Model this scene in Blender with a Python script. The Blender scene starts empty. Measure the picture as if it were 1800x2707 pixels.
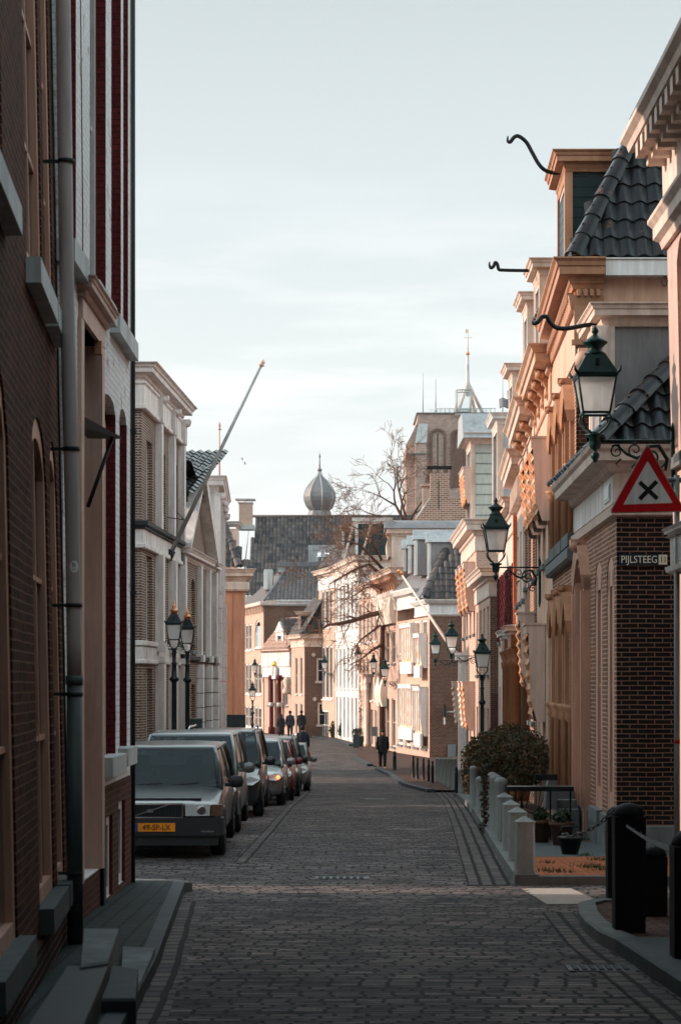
import bpy, math, random
from mathutils import Vector, Matrix
R = math.radians
random.seed(7)
SC = bpy.context.scene
COL = SC.collection
# ------------------------------------------------------------------ camera
CZ = 1.75          # camera height over the ground under it
FPX, CX, HY = 5500.0, 900.0, 1800.0
cam = bpy.data.objects.new("camera", bpy.data.cameras.new("camera"))
COL.objects.link(cam)
cam.location = (0, 0, CZ); cam.rotation_euler = (R(90), 0, 0)
cam.data.sensor_fit = 'VERTICAL'; cam.data.sensor_height = 36; cam.data.sensor_width = 24
cam.data.lens = 36*FPX/2707; cam.data.shift_y = (HY-1353.5)/2707
cam.data.clip_start = .5; cam.data.clip_end = 6000
cam.data.dof.use_dof = True; cam.data.dof.focus_distance = 38; cam.data.dof.aperture_fstop = 5.0
SC.camera = cam
# ------------------------------------------------------------------ sky, sun, exposure
HAZE = .00016
ZEN = 3.2
SUN_EL, SUN_AZ = 20.0, -84.0      # azimuth from +Y, negative = left of the camera
w = bpy.data.worlds.new("World"); SC.world = w; w.use_nodes = True
nt = w.node_tree; nt.nodes.clear()
def wn(t, **k):
    n = nt.nodes.new(t)
    for a, b in k.items(): setattr(n, a, b)
    return n
out = wn('ShaderNodeOutputWorld'); bg = wn('ShaderNodeBackground')
sky = wn('ShaderNodeTexSky', sky_type='NISHITA', sun_disc=False)
sky.sun_elevation = R(SUN_EL); sky.sun_rotation = R(SUN_AZ); sky.air_density = 1.0; sky.dust_density = 3.0; sky.ozone_density = 1.0
tc = wn('ShaderNodeTexCoord'); sep = wn('ShaderNodeSeparateXYZ')
nt.links.new(tc.outputs['Generated'], sep.inputs[0])
ramp = wn('ShaderNodeValToRGB'); nt.links.new(sep.outputs['Z'], ramp.inputs[0])
cr = ramp.color_ramp
cr.elements[0].position = 0.0; cr.elements[0].color = (.86, .86, .84, 1)
cr.elements[1].position = .36; cr.elements[1].color = (.52, .58, .59, 1)
e = cr.elements.new(.10); e.color = (.81, .855, .845, 1)
e = cr.elements.new(.22); e.color = (.69, .755, .765, 1)
mp = wn('ShaderNodeMapping'); mp.inputs['Scale'].default_value = (5, 5, 34)
nt.links.new(tc.outputs['Generated'], mp.inputs[0])
no = wn('ShaderNodeTexNoise'); no.inputs['Scale'].default_value = 1.6; no.inputs['Detail'].default_value = 7; no.inputs['Roughness'].default_value = .55
nt.links.new(mp.outputs[0], no.inputs['Vector'])
cl = wn('ShaderNodeValToRGB'); cl.color_ramp.elements[0].position = .44; cl.color_ramp.elements[1].position = .66
cl.color_ramp.elements[1].color = (.8, .8, .8, 1)
nt.links.new(no.outputs['Fac'], cl.inputs[0])
band = wn('ShaderNodeMapRange'); band.inputs['From Min'].default_value = .245; band.inputs['From Max'].default_value = .14
nt.links.new(sep.outputs['Z'], band.inputs['Value'])
mul = wn('ShaderNodeMath', operation='MULTIPLY'); nt.links.new(cl.outputs[0], mul.inputs[0]); nt.links.new(band.outputs[0], mul.inputs[1])
mx1 = wn('ShaderNodeMix', data_type='RGBA'); nt.links.new(mul.outputs[0], mx1.inputs['Factor'])
nt.links.new(ramp.outputs[0], mx1.inputs['A']); mx1.inputs['B'].default_value = (.95, .965, .96, 1)
sc10 = wn('ShaderNodeMix', data_type='RGBA', blend_type='MULTIPLY'); sc10.inputs['Factor'].default_value = 1
SKYK = 9.5
nt.links.new(mx1.outputs['Result'], sc10.inputs['A'])
# bright sky band added above the view to fill the shaded fronts
zt_c = wn('ShaderNodeValToRGB'); zr_ = zt_c.color_ramp; q = 1/ZEN
for i, (p_, v_) in enumerate(((0, (q, q, q)), (.33, (q, q, q)), (.46, (.92, .98, 1)), (.66, (.90, .97, 1)), (.86, (.30, .36, .40)))):
    e = zr_.elements[i] if i < 2 else zr_.elements.new(p_)
    e.position = p_; e.color = (*v_, 1)
nt.links.new(sep.outputs['Z'], zt_c.inputs[0])
zm = wn('ShaderNodeVectorMath', operation='SCALE'); nt.links.new(zt_c.outputs[0], zm.inputs[0]); zm.inputs['Scale'].default_value = SKYK*ZEN; nt.links.new(zm.outputs[0], sc10.inputs['B'])
mx2 = wn('ShaderNodeMix', data_type='RGBA'); mx2.inputs['Factor'].default_value = .93
nt.links.new(sky.outputs[0], mx2.inputs['A']); nt.links.new(sc10.outputs['Result'], mx2.inputs['B'])
nt.links.new(mx2.outputs['Result'], bg.inputs[0]); bg.inputs[1].default_value = .1
nt.links.new(bg.outputs[0], out.inputs[0])
sl = bpy.data.lights.new("sun", 'SUN'); sl.energy = 4.6; sl.angle = R(1.2); sl.color = (1, .80, .67)
so = bpy.data.objects.new("sun", sl); COL.objects.link(so)
sd = Vector((math.sin(R(SUN_AZ))*math.cos(R(SUN_EL)), math.cos(R(SUN_AZ))*math.cos(R(SUN_EL)), math.sin(R(SUN_EL))))
so.rotation_euler = sd.to_track_quat('Z', 'Y').to_euler(); so.location = (-30, 0, 40)
SC.view_settings.view_transform = 'Standard'; SC.view_settings.look = 'None'
SC.view_settings.exposure = 0.34; SC.view_settings.gamma = 1
SC.cycles.max_bounces = 6; SC.cycles.volume_bounces = 0; SC.cycles.use_denoising = True
# ------------------------------------------------------------------ materials
MATS = {}
def nodes(name, rough=.7, metal=0, spec=None):
    m = bpy.data.materials.new(name); m.use_nodes = True; t = m.node_tree
    b = t.nodes['Principled BSDF']; b.inputs['Roughness'].default_value = rough; b.inputs['Metallic'].default_value = metal
    if spec is not None: b.inputs['Specular IOR Level'].default_value = spec
    MATS[name] = m
    return m, t, b
def c4(c, k=1): return (c[0]*k, c[1]*k, c[2]*k, 1)
def mixc(t, fac, a, b, bt='MIX'):
    n = t.nodes.new('ShaderNodeMix'); n.data_type = 'RGBA'; n.blend_type = bt
    for s, v in (('Factor', fac), ('A', a), ('B', b)):
        if isinstance(v, (int, float)): n.inputs[s].default_value = v
        elif isinstance(v, tuple): n.inputs[s].default_value = v
        else: t.links.new(v, n.inputs[s])
    return n.outputs['Result']
def noise(t, scale, detail=4, vec=None, rough=.55, stretch=None):
    n = t.nodes.new('ShaderNodeTexNoise'); n.inputs['Scale'].default_value = scale; n.inputs['Detail'].default_value = detail
    n.inputs['Roughness'].default_value = rough
    if vec is None:
        vec = t.nodes.new('ShaderNodeTexCoord').outputs['Object']
    if stretch:
        mpn = t.nodes.new('ShaderNodeMapping'); mpn.inputs['Scale'].default_value = stretch
        t.links.new(vec, mpn.inputs[0]); vec = mpn.outputs[0]
    t.links.new(vec, n.inputs['Vector'])
    return n.outputs['Fac']
def ramp2(t, fac, p0, p1, c0=(0, 0, 0, 1), c1=(1, 1, 1, 1)):
    n = t.nodes.new('ShaderNodeValToRGB'); n.color_ramp.elements[0].position = p0; n.color_ramp.elements[1].position = p1
    n.color_ramp.elements[0].color = c0; n.color_ramp.elements[1].color = c1
    t.links.new(fac, n.inputs[0]); return n.outputs[0]
def bump(t, b, h, s=.4, d=.01):
    n = t.nodes.new('ShaderNodeBump'); n.inputs['Strength'].default_value = s; n.inputs['Distance'].default_value = d
    t.links.new(h, n.inputs['Height']); t.links.new(n.outputs[0], b.inputs['Normal'])
def plain(name, col, rough=.6, metal=0, var=.18, scale=6, bmp=.12, dirt=None, spec=.22):
    m, t, b = nodes(name, rough, metal, spec)
    f = noise(t, scale, 5)
    c = mixc(t, f, c4(col, 1-var), c4(col, 1+var))
    if dirt:
        f2 = ramp2(t, noise(t, 1.7, 6, stretch=(1, 1, .35)), .5, .75)
        c = mixc(t, f2, c, c4(dirt))
    gr_ = noise(t, 2.6, 8, stretch=(2.4, 2.4, .28), rough=.7)
    c = mixc(t, 1.0, c, ramp2(t, gr_, .28, .62, (.70, .68, .66, 1), (1.05, 1.05, 1.05, 1)), 'MULTIPLY')
    t.links.new(c, b.inputs['Base Color'])
    if bmp: bump(t, b, noise(t, scale*7, 3), bmp, .004)
    return m
def brick(name, c1, c2, mortar, w=.215, h=.0625, ms=.009, bmp=.7, rough=.85, dirt=.35, dcol=None, rot=False, tone=None, bias=0.0, wear=None, streak=None, spec=.08):
    m, t, b = nodes(name, rough, 0, spec)
    uv = t.nodes.new('ShaderNodeUVMap').outputs[0]
    if rot:
        mpn = t.nodes.new('ShaderNodeMapping'); mpn.inputs['Rotation'].default_value = (0, 0, R(90)); t.links.new(uv, mpn.inputs[0]); uv = mpn.outputs[0]
    # small waviness so that the courses are not ruler-straight
    nz = t.nodes.new('ShaderNodeTexNoise'); nz.inputs['Scale'].default_value = 2.2; t.links.new(uv, nz.inputs['Vector'])
    ad = t.nodes.new('ShaderNodeMix'); ad.data_type = 'RGBA'; ad.blend_type = 'LINEAR_LIGHT'; ad.inputs['Factor'].default_value = h*.13
    t.links.new(uv, ad.inputs['A']); t.links.new(nz.outputs['Color'], ad.inputs['B'])
    vec = ad.outputs['Result']
    if streak:   # every course is shifted by its own amount, so that the joints never line up
        ad.inputs['Factor'].default_value = h*.42
        sx = t.nodes.new('ShaderNodeSeparateXYZ'); t.links.new(vec, sx.inputs[0])
        dv = t.nodes.new('ShaderNodeMath'); dv.operation = 'DIVIDE'; t.links.new(sx.outputs['Y'], dv.inputs[0]); dv.inputs[1].default_value = h
        fl = t.nodes.new('ShaderNodeMath'); fl.operation = 'FLOOR'; t.links.new(dv.outputs[0], fl.inputs[0])
        wn_ = t.nodes.new('ShaderNodeTexWhiteNoise'); wn_.noise_dimensions = '1D'; t.links.new(fl.outputs[0], wn_.inputs['W'])
        mu = t.nodes.new('ShaderNodeMath'); mu.operation = 'MULTIPLY_ADD'; t.links.new(wn_.outputs['Value'], mu.inputs[0]); mu.inputs[1].default_value = w*2; t.links.new(sx.outputs['X'], mu.inputs[2])
        cb = t.nodes.new('ShaderNodeCombineXYZ'); t.links.new(mu.outputs[0], cb.inputs['X']); t.links.new(sx.outputs['Y'], cb.inputs['Y']); vec = cb.outputs[0]
    br = t.nodes.new('ShaderNodeTexBrick'); t.links.new(vec, br.inputs['Vector'])
    br.inputs['Scale'].default_value = 1; br.inputs['Brick Width'].default_value = w; br.inputs['Row Height'].default_value = h
    br.inputs['Mortar Size'].default_value = ms; br.inputs['Mortar Smooth'].default_value = .25; br.inputs['Bias'].default_value = bias
    br.inputs['Color1'].default_value = c4(c1); br.inputs['Color2'].default_value = c4(c2); br.inputs['Mortar'].default_value = c4(mortar)
    f = noise(t, 1.1, 6)
    c = mixc(t, ramp2(t, f, .35, .75, (1, 1, 1, 1), (1-dirt,)*3+(1,)), (0, 0, 0, 1), br.outputs['Color'])
    fine = noise(t, 35, 3)
    c = mixc(t, .5, c, ramp2(t, fine, .2, .8, (.55,)*3+(1,), (1.3,)*3+(1,)), 'MULTIPLY')
    if streak:
        sf = noise(t, 1, 6, vec=uv, rough=.65, stretch=(1.3, 9, 1)); c = mixc(t, 1.0, c, ramp2(t, sf, .36, .66, (1-streak,)*3+(1,), (1+streak*.9,)*3+(1,)), 'MULTIPLY')
        lf = noise(t, .42, 5, rough=.6); c = mixc(t, 1.0, c, ramp2(t, lf, .3, .7, (.66, .68, .72, 1), (1.30, 1.22, 1.16, 1)), 'MULTIPLY')
        st_ = ramp2(t, noise(t, 1.7, 7, rough=.75), .60, .72, (1, 1, 1, 1), (.55, .56, .58, 1)); c = mixc(t, 1.0, c, st_, 'MULTIPLY')
        br.offset = 0
    if wear:
        wf = ramp2(t, noise(t, 4.5, 8, rough=.7), .56, .70)
        c = mixc(t, wf, c, c4(wear))
    t.links.new(c, b.inputs['Base Color'])
    inv = t.nodes.new('ShaderNodeMath'); inv.operation = 'SUBTRACT'; inv.inputs[0].default_value = 1; t.links.new(br.outputs['Fac'], inv.inputs[1])
    add = t.nodes.new('ShaderNodeMath'); add.operation = 'MULTIPLY_ADD'; t.links.new(fine, add.inputs[0]); add.inputs[1].default_value = .5; t.links.new(inv.outputs[0], add.inputs[2])
    hgt = add.outputs[0]
    if streak:
        a2 = t.nodes.new('ShaderNodeMath'); a2.operation = 'MULTIPLY_ADD'; t.links.new(noise(t, 1, 5, vec=uv, rough=.7, stretch=(2.2, 5, 1)), a2.inputs[0]); a2.inputs[1].default_value = 2.2; t.links.new(hgt, a2.inputs[2]); hgt = a2.outputs[0]
    bump(t, b, hgt, bmp, .02 if streak else .012)
    return m
# ------------------------------------------------------------------ mesh builder
class MB:
    def __init__(s): s.v = []; s.f = []; s.sm = []
    def add(s, vs, fs, smooth=False):
        o = len(s.v); s.v += [tuple(p) for p in vs]
        for f in fs: s.f.append(tuple(i+o for i in f)); s.sm.append(smooth)
        return s
    def box(s, x0, x1, y0, y1, z0, z1):
        return s.hexa([(x0,y0,z0),(x1,y0,z0),(x1,y1,z0),(x0,y1,z0),(x0,y0,z1),(x1,y0,z1),(x1,y1,z1),(x0,y1,z1)])
    def hexa(s, p):
        return s.add(p, [(0,3,2,1),(4,5,6,7),(0,1,5,4),(1,2,6,5),(2,3,7,6),(3,0,4,7)])
    def loft(s, rings, closed=True, caps=True, smooth=False):
        n = len(rings[0]); vs = [p for r in rings for p in r]; fs = []
        for i in range(len(rings)-1):
            for j in range(n if closed else n-1):
                a = i*n+j; b = i*n+(j+1) % n
                fs.append((a, b, b+n, a+n))
        if caps and closed: fs += [tuple(range(n))[::-1], tuple((len(rings)-1)*n+j for j in range(n))]
        return s.add(vs, fs, smooth)
    def tube(s, path, rad, n=8, smooth=True, caps=True):
        path = [Vector(p) for p in path]
        if isinstance(rad, (int, float)): rad = [rad]*len(path)
        rings = []; up = None
        for i, p in enumerate(path):
            t = (path[min(i+1, len(path)-1)]-path[max(i-1, 0)])
            if t.length < 1e-9: t = Vector((0, 0, 1))
            t.normalize()
            if up is None: up = Vector((0, 0, 1)) if abs(t.z) < .9 else Vector((1, 0, 0))
            a = t.cross(up)
            if a.length < 1e-6: a = t.orthogonal()
            a.normalize(); b = t.cross(a).normalized(); up = a.cross(t)
            rings.append([p+(a*math.cos(2*math.pi*k/n)+b*math.sin(2*math.pi*k/n))*rad[i] for k in range(n)])
        return s.loft(rings, True, caps, smooth)
    def lathe(s, prof, c=(0, 0, 0), n=14, rot=0, smooth=True, sx=1, sy=1):
        rings = [[(c[0]+sx*r*math.cos(rot+2*math.pi*k/n), c[1]+sy*r*math.sin(rot+2*math.pi*k/n), c[2]+z) for k in range(n)] for r, z in prof]
        return s.loft(rings, True, True, smooth)
    def sweep(s, path, prof, z0, side, smooth=False, caps=True):
        """profile [(out, dz)] carried along a plan polyline with mitred corners; side +1: outward is left of the path"""
        P = [Vector((p[0], p[1])) for p in path]; N = []
        for i in range(len(P)-1):
            t = (P[i+1]-P[i]).normalized(); N.append(Vector((-t.y, t.x))*side)
        rings = []
        for i, p in enumerate(P):
            if i == 0: m = N[0]
            elif i == len(P)-1: m = N[-1]
            else:
                m = N[i-1]+N[i]; m.normalize(); m = m/max(.3, m.dot(N[i]))
            rings.append([(p.x+m.x*d, p.y+m.y*d, z0+z) for d, z in prof])
        return s.loft(rings, True, caps, smooth)
    def build(s, name, m, parent=None, smooth_all=None):
        me = bpy.data.meshes.new(name); me.from_pydata(s.v, [], s.f); me.update()
        for p, q in zip(me.polygons, s.sm): p.use_smooth = q
        uvl = me.uv_layers.new(name="UVMap"); V = me.vertices
        for p in me.polygons:
            n = p.normal
            if abs(n.z) > .75: 
                for li in p.loop_indices:
                    co = V[me.loops[li].vertex_index].co; uvl.data[li].uv = (co.x, co.y)
            else:
                h = math.hypot(n.x, n.y) or 1; tx, ty = -n.y/h, n.x/h
                if abs(tx)*1.0 >= abs(ty): sg = 1 if tx > 0 else -1
                else: sg = 1 if ty > 0 else -1
                for li in p.loop_indices:
                    co = V[me.loops[li].vertex_index].co; uvl.data[li].uv = ((co.x*tx+co.y*ty)*sg, co.z)
        o = bpy.data.objects.new(name, me); COL.objects.link(o)
        for mm in (m if isinstance(m, (list, tuple)) else [m]): me.materials.append(MATS[mm])
        if parent:
            o.parent = parent
            if parent.name in WROOT: o.matrix_parent_inverse = Matrix.Translation(-Vector(WROOT[parent.name]))
        return o
WROOT = {}
def empty(name, loc=(0, 0, 0), rz=0):
    o = bpy.data.objects.new(name, None); COL.objects.link(o); o.location = loc; o.rotation_euler = (0, 0, rz); o.empty_display_size = .2
    return o
def wempty(name, loc):
    """the Empty at the base of a thing whose parts are built in world coordinates"""
    o = empty(name, loc); WROOT[o.name] = tuple(loc); return o
def tag(o, label=None, cat=None, group=None, kind=None):
    if label: o['label'] = label
    if cat: o['category'] = cat
    if group: o['group'] = group
    if kind: o['kind'] = kind
    return o
def copy_tree(o, parent=None, first=True):
    c = o.copy(); COL.objects.link(c)
    if parent: c.parent = parent
    for ch in list(o.children): copy_tree(ch, c)
    return c
def zp(py, Y): return CZ+(HY-py)*Y/FPX
def xp(px, Y): return (px-CX)*Y/FPX
def PP(px, py, Y): return Vector((xp(px, Y), Y, zp(py, Y)))
# ground height under (any x, y): the street runs gently downhill away from the camera
HT = [(-60, .6), (-5, 1.66), (0, 1.75), (10, 1.97), (20, 2.17), (27, 2.33), (35, 2.49), (45, 2.74), (58, 3.2), (70, 3.55), (87, 3.75), (100, 3.79), (140, 3.76), (2000, 3.76)]
def H(y):
    for i in range(len(HT)-1):
        if y <= HT[i+1][0]:
            a, b = HT[i], HT[i+1]; t = (y-a[0])/(b[0]-a[0]); return a[1]+(b[1]-a[1])*t
    return HT[-1][1]
def Hs(y):
    return (H(y-3)+H(y-1.5)+H(y)+H(y+1.5)+H(y+3))/5
def gz(y): return CZ-Hs(y)
def gp(px, py):
    """where the pixel's ray meets the street"""
    lo, hi = 2.0, 900.0
    for _ in range(60):
        m = (lo+hi)/2
        if (py-HY)*m/FPX < Hs(m): lo = m
        else: hi = m
    return (xp(px, lo), lo)
class W:
    """a wall plane in plan: p0 near, p1 far; side=-1 for houses on the right (outward is left of p0->p1), +1 on the left"""
    def __init__(s, p0, p1, right=True):
        s.p0 = Vector(p0); s.p1 = Vector(p1); s.L = (s.p1-s.p0).length; s.t = (s.p1-s.p0)/s.L
        s.n = Vector((-s.t.y, s.t.x)) if right else Vector((s.t.y, -s.t.x))
        s.side = 1 if right else -1
    def pt(s, u, d, z):
        q = s.p0+s.t*u+s.n*d; return (q.x, q.y, z)
    def at(s, px):           # u where the pixel column px meets the wall
        k = (px-CX)/FPX
        # p0.x+t.x u = k (p0.y + t.y u)
        return (k*s.p0.y-s.p0.x)/(s.t.x-k*s.t.y)
    def Y(s, u): return s.p0.y+s.t.y*u
    def box(s, mb, u0, u1, d0, d1, z0, z1):
        p = s.pt
        return mb.hexa([p(u0,d0,z0),p(u1,d0,z0),p(u1,d1,z0),p(u0,d1,z0),p(u0,d0,z1),p(u1,d0,z1),p(u1,d1,z1),p(u0,d1,z1)])
    def wall(s, mb, u0, u1, z0, z1, holes=(), rec=.12):
        us = sorted({u0, u1}|{h[0] for h in holes}|{h[1] for h in holes}); zs = sorted({z0, z1}|{h[2] for h in holes}|{h[3] for h in holes})
        us = [u for u in us if u0-1e-6 <= u <= u1+1e-6]; zs = [z for z in zs if z0-1e-6 <= z <= z1+1e-6]
        for i in range(len(us)-1):
            for j in range(len(zs)-1):
                uc, zc = (us[i]+us[i+1])/2, (zs[j]+zs[j+1])/2
                if any(h[0] < uc < h[1] and h[2] < zc < h[3] for h in holes): continue
                mb.add([s.pt(us[i],0,zs[j]), s.pt(us[i+1],0,zs[j]), s.pt(us[i+1],0,zs[j+1]), s.pt(us[i],0,zs[j+1])], [(0,1,2,3)])
        for h in holes:
            a, b, c, d = h[:4]; arch = h[4] if len(h) > 4 else 0; r = h[5] if len(h) > 5 else rec
            q = s.pt
            if arch:
                pts = [(a+(b-a)*k/8, d-arch+arch*math.sqrt(max(0, 1-(k/4-1)**2))) for k in range(9)]
                for k in range(8):
                    (ua, za), (ub, zb) = pts[k], pts[k+1]
                    mb.add([q(ua,0,za), q(ub,0,zb), q(ub,0,d), q(ua,0,d)], [(0,1,2,3)])
                    mb.add([q(ua,0,za), q(ub,0,zb), q(ub,-r,zb), q(ua,-r,za)], [(0,1,2,3)])
                td = d-arch
            else:
                td = d; mb.add([q(a,0,d), q(b,0,d), q(b,-r,d), q(a,-r,d)], [(0,1,2,3)])
            mb.add([q(a,0,c), q(a,0,td), q(a,-r,td), q(a,-r,c)], [(0,1,2,3)])
            mb.add([q(b,0,c), q(b,0,td), q(b,-r,td), q(b,-r,c)], [(0,1,2,3)])
            mb.add([q(a,0,c), q(b,0,c), q(b,-r,c), q(a,-r,c)], [(0,1,2,3)])
        return mb
def window(w, par, h, fm='cream', rec=.12, nx=2, nz=3, fw=.07, sill='stone', glass='glass', sd=.07, sh=.09, mull=.035, name='window', proud=.0, curtain=False):
    a, b, c, d = h[:4]; arch = h[4] if len(h) > 4 else 0; r = h[5] if len(h) > 5 else rec
    m = MB(); i0, i1 = -r, -r+.06+proud
    w.box(m, a, a+fw, i0, i1, c, d-arch*.6); w.box(m, b-fw, b, i0, i1, c, d-arch*.6)
    w.box(m, a+fw, b-fw, i0, i1, c, c+fw)
    if arch:
        pts = [(a+(b-a)*k/8, d-arch+arch*math.sqrt(max(0, 1-(k/4-1)**2))) for k in range(9)]
        for k in range(8):
            (ua, za), (ub, zb) = pts[k], pts[k+1]
            m.hexa([w.pt(ua,i0,za-fw*1.3), w.pt(ub,i0,zb-fw*1.3), w.pt(ub,i1,zb-fw*1.3), w.pt(ua,i1,za-fw*1.3), w.pt(ua,i0,za), w.pt(ub,i0,zb), w.pt(ub,i1,zb), w.pt(ua,i1,za)])
    else: w.box(m, a+fw, b-fw, i0, i1, d-fw, d)
    for k in range(1, nx):
        u = a+(b-a)*k/nx; w.box(m, u-mull/2, u+mull/2, i0, i1-.02, c+fw, d-fw)
    for k in range(1, nz):
        z = c+(d-c)*k/nz
        for q in range(nx):
            ua = a+(b-a)*q/nx+(mull/2 if q else fw); ub = a+(b-a)*(q+1)/nx-(mull/2 if q < nx-1 else fw)
            w.box(m, ua, ub, i0, i1-.024, z-mull/2, z+mull/2)
    fr = m.build(name, fm, par)
    g = MB(); g.add([w.pt(a+.01,i0+.012,c+.01), w.pt(b-.01,i0+.012,c+.01), w.pt(b-.01,i0+.012,d-arch*.5-.01), w.pt(a+.01,i0+.012,d-arch*.5-.01)], [(0,1,2,3)])
    g.build('pane', glass, fr)
    if sill:
        sm = MB(); w.box(sm, a-.06, b+.06, -r+.03, sd, c-sh, c+.004); sm.build('sill', sill, fr)
    return fr
def door(w, par, h, dm='darkwood', fm='cream', rec=.25, fan=True):
    a, b, c, d = h[:4]; r = h[5] if len(h) > 5 else rec
    m = MB(); t = d-(d-c)*.24 if fan else d-.08
    for (x0, x1, z0, z1) in ((a, a+.09, c, d), (b-.09, b, c, d), (a+.09, b-.09, d-.09, d), (a+.09, b-.09, t-.05, t+.03)):
        w.box(m, x0, x1, -r, -r+.08, z0, z1)
    f = m.build('door_frame', fm, par)
    if fan:
        g = MB(); g.add([w.pt(a,-r+.02,t), w.pt(b,-r+.02,t), w.pt(b,-r+.02,d), w.pt(a,-r+.02,d)], [(0,1,2,3)]); g.build('pane', 'glass', f)
    m = MB(); w.box(m, a+.09, b-.09, -r, -r+.04, c, t-.05)
    W_, x = (b-a-.18), a+.09
    for z0, z1 in ((c+.15, c+(t-c)*.42), (c+(t-c)*.5, t-.2)):
        for k in range(2): w.box(m, x+W_*(.1+.45*k), x+W_*(.45+.45*k), -r+.04, -r+.06, z0, z1)
    dd = m.build('door', dm, par)
    k = MB(); k.lathe([(0, 0), (.03, .01), (.035, .03), (.02, .05), (0, .055)], w.pt(x+W_*.9, -r+.07, c+1.0), 8); k.build('handle', 'brass', dd)
    return dd
# pantile roof: o origin at the eave, ud along the eave, vd up the slope, clip(u,v)->bool
def pantiles(mb, o, ud, vd, ul, vl, tw=.24, th=.32, clip=None, amp=.035, nu=6):
    o, ud, vd = Vector(o), Vector(ud).normalized(), Vector(vd).normalized(); n = ud.cross(vd).normalized()
    if n.z < 0: n = -n
    nc = int(ul/tw+.5); nr = int(vl/th+.5)
    for r in range(nr):
        v0, v1 = r*th, (r+1)*th+.03
        for c in range(nc):
            uc, vc = (c+.5)*tw, (r+.5)*th
            if clip and not clip(uc, vc): continue
            jit = random.uniform(-.012, .012); jn = random.uniform(0, .014)
            row = []
            for v, lift in ((v0, .045), (v1, .012)):
                for k in range(nu+1):
                    f = k/nu; h = amp*math.sin(2*math.pi*(f-.2))*(1 if f < .7 else 1.05)
                    row.append(o+ud*(c*tw+f*tw*1.001)+vd*(v+jit)+n*(h+lift+jn))
            row += [o+ud*(c*tw+k/nu*tw*1.001)+vd*(v0+jit)+n*(amp*math.sin(2*math.pi*(k/nu-.2))+.018+jn) for k in range(nu+1)]
            m = nu+1
            mb.add(row, [(k, k+1, k+1+m, k+m) for k in range(nu)], True)
            mb.add(row, [(k+2*m, k+1+2*m, k+1, k) for k in range(nu)], False)
def ridge_tiles(mb, a, b, rad=.13, step=.38, n=8):
    a, b = Vector(a), Vector(b); L = (b-a).length; k = max(1, int(L/step)); d = (b-a)/k; t = d.normalized()
    sd_ = t.cross(Vector((0, 0, 1)))
    sd_.normalize(); up = sd_.cross(t).normalized()
    for i in range(k):
        rings = []
        for f, rr in ((-.10, rad*1.13), (.5, rad*1.02), (1, rad*.95)):
            p = a+d*(i+f)+up*random.uniform(-.006, .006)
            rings.append([p+sd_*math.cos(math.pi*j/n)*rr*1.05+up*math.sin(math.pi*j/n)*rr for j in range(n+1)])
        mb.loft(rings, False, False, True)
        # thickness lip at the low end
        p0 = rings[0]; mb.loft([p0, [q-up*.02 for q in p0]], False, False, False)
        mb.tube([a+d*(i+.35)+up*(rad*1.0), a+d*(i+.35)+up*(rad*1.12)], .02, 6)
# ------------------------------------------------------------------ palette
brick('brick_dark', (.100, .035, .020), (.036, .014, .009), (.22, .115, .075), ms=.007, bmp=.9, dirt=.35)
brick('brick_shade', (.022, .014, .013), (.011, .010, .011), (.24, .13, .092), w=.215, h=.0625, ms=.008, bmp=.9, dirt=.4)  # walls turned from the sun: shade put into the brick colour
brick('brick_street', (.34, .165, .105), (.18, .09, .065), (.62, .44, .34), bmp=.8, dirt=.25)
brick('brick_warm', (.58, .37, .28), (.48, .29, .215), (.70, .54, .46), bmp=.5, dirt=.15)  # pale tone carries sunlight on the far street fronts
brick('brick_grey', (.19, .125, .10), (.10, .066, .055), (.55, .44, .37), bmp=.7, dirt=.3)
brick('brick_pale', (.62, .42, .31), (.50, .32, .23), (.66, .5, .42), bmp=.4, dirt=.15)  # sunlit faces at the bend, brightness put into the colour
brick('brick_brown', (.20, .092, .062), (.10, .052, .038), (.34, .22, .165), bmp=.6, dirt=.25)  # on the far side walls this darker tone stands in for shade
brick('brick_gable', (.42, .22, .15), (.26, .13, .09), (.62, .47, .38), w=.30, h=.11, ms=.022, bmp=.4, dirt=.2)
brick('brick_tower', (.56, .38, .31), (.38, .25, .20), (.58, .44, .37), w=.6, h=.22, ms=.04, bmp=.6, dirt=.35)
brick('brick_orange', (.62, .16, .07), (.5, .12, .05), (.62, .25, .14), bmp=.5, dirt=.1)
brick('brick_red_reveal', (.16, .028, .03), (.12, .022, .024), (.10, .018, .02), bmp=.8, dirt=.3)
brick('brick_painted', (.90, .88, .87), (.85, .83, .82), (.76, .72, .69), bmp=.8, dirt=.10, wear=(.22, .13, .10))
brick('brick_low_dark', (.12, .055, .045), (.075, .035, .03), (.17, .09, .07), bmp=.8, dirt=.3)
brick('clinker', (.25, .20, .185), (.068, .066, .074), (.006, .007, .009), w=.2, h=.098, ms=.017, bmp=1.0, rough=.8, dirt=.5, bias=-.15, streak=.92, spec=.14)
brick('cobble_strip', (.17, .135, .12), (.085, .075, .075), (.004, .004, .005), w=.26, h=.15, ms=.024, bmp=1.0, rough=.75, dirt=.3, rot=True)
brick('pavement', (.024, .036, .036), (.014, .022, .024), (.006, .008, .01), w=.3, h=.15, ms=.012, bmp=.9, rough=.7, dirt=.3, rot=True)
brick('pavement_warm', (.15, .085, .065), (.09, .055, .045), (.03, .02, .018), w=.2, h=.1, ms=.01, bmp=.7, dirt=.3)
brick('orange_paving', (.50, .15, .055), (.40, .11, .045), (.16, .07, .04), w=.2, h=.075, ms=.012, bmp=1.0, dirt=.3)
plain('cream', (.70, .56, .48), .5, dirt=(.50, .38, .32))
plain('cream_warm', (.74, .56, .47), .5, dirt=(.55, .37, .27))
plain('pink_cream', (.60, .41, .34), .45, dirt=(.5, .34, .28), var=.1)
plain('frame_pink', (.58, .33, .245), .4, var=.08)
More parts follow.
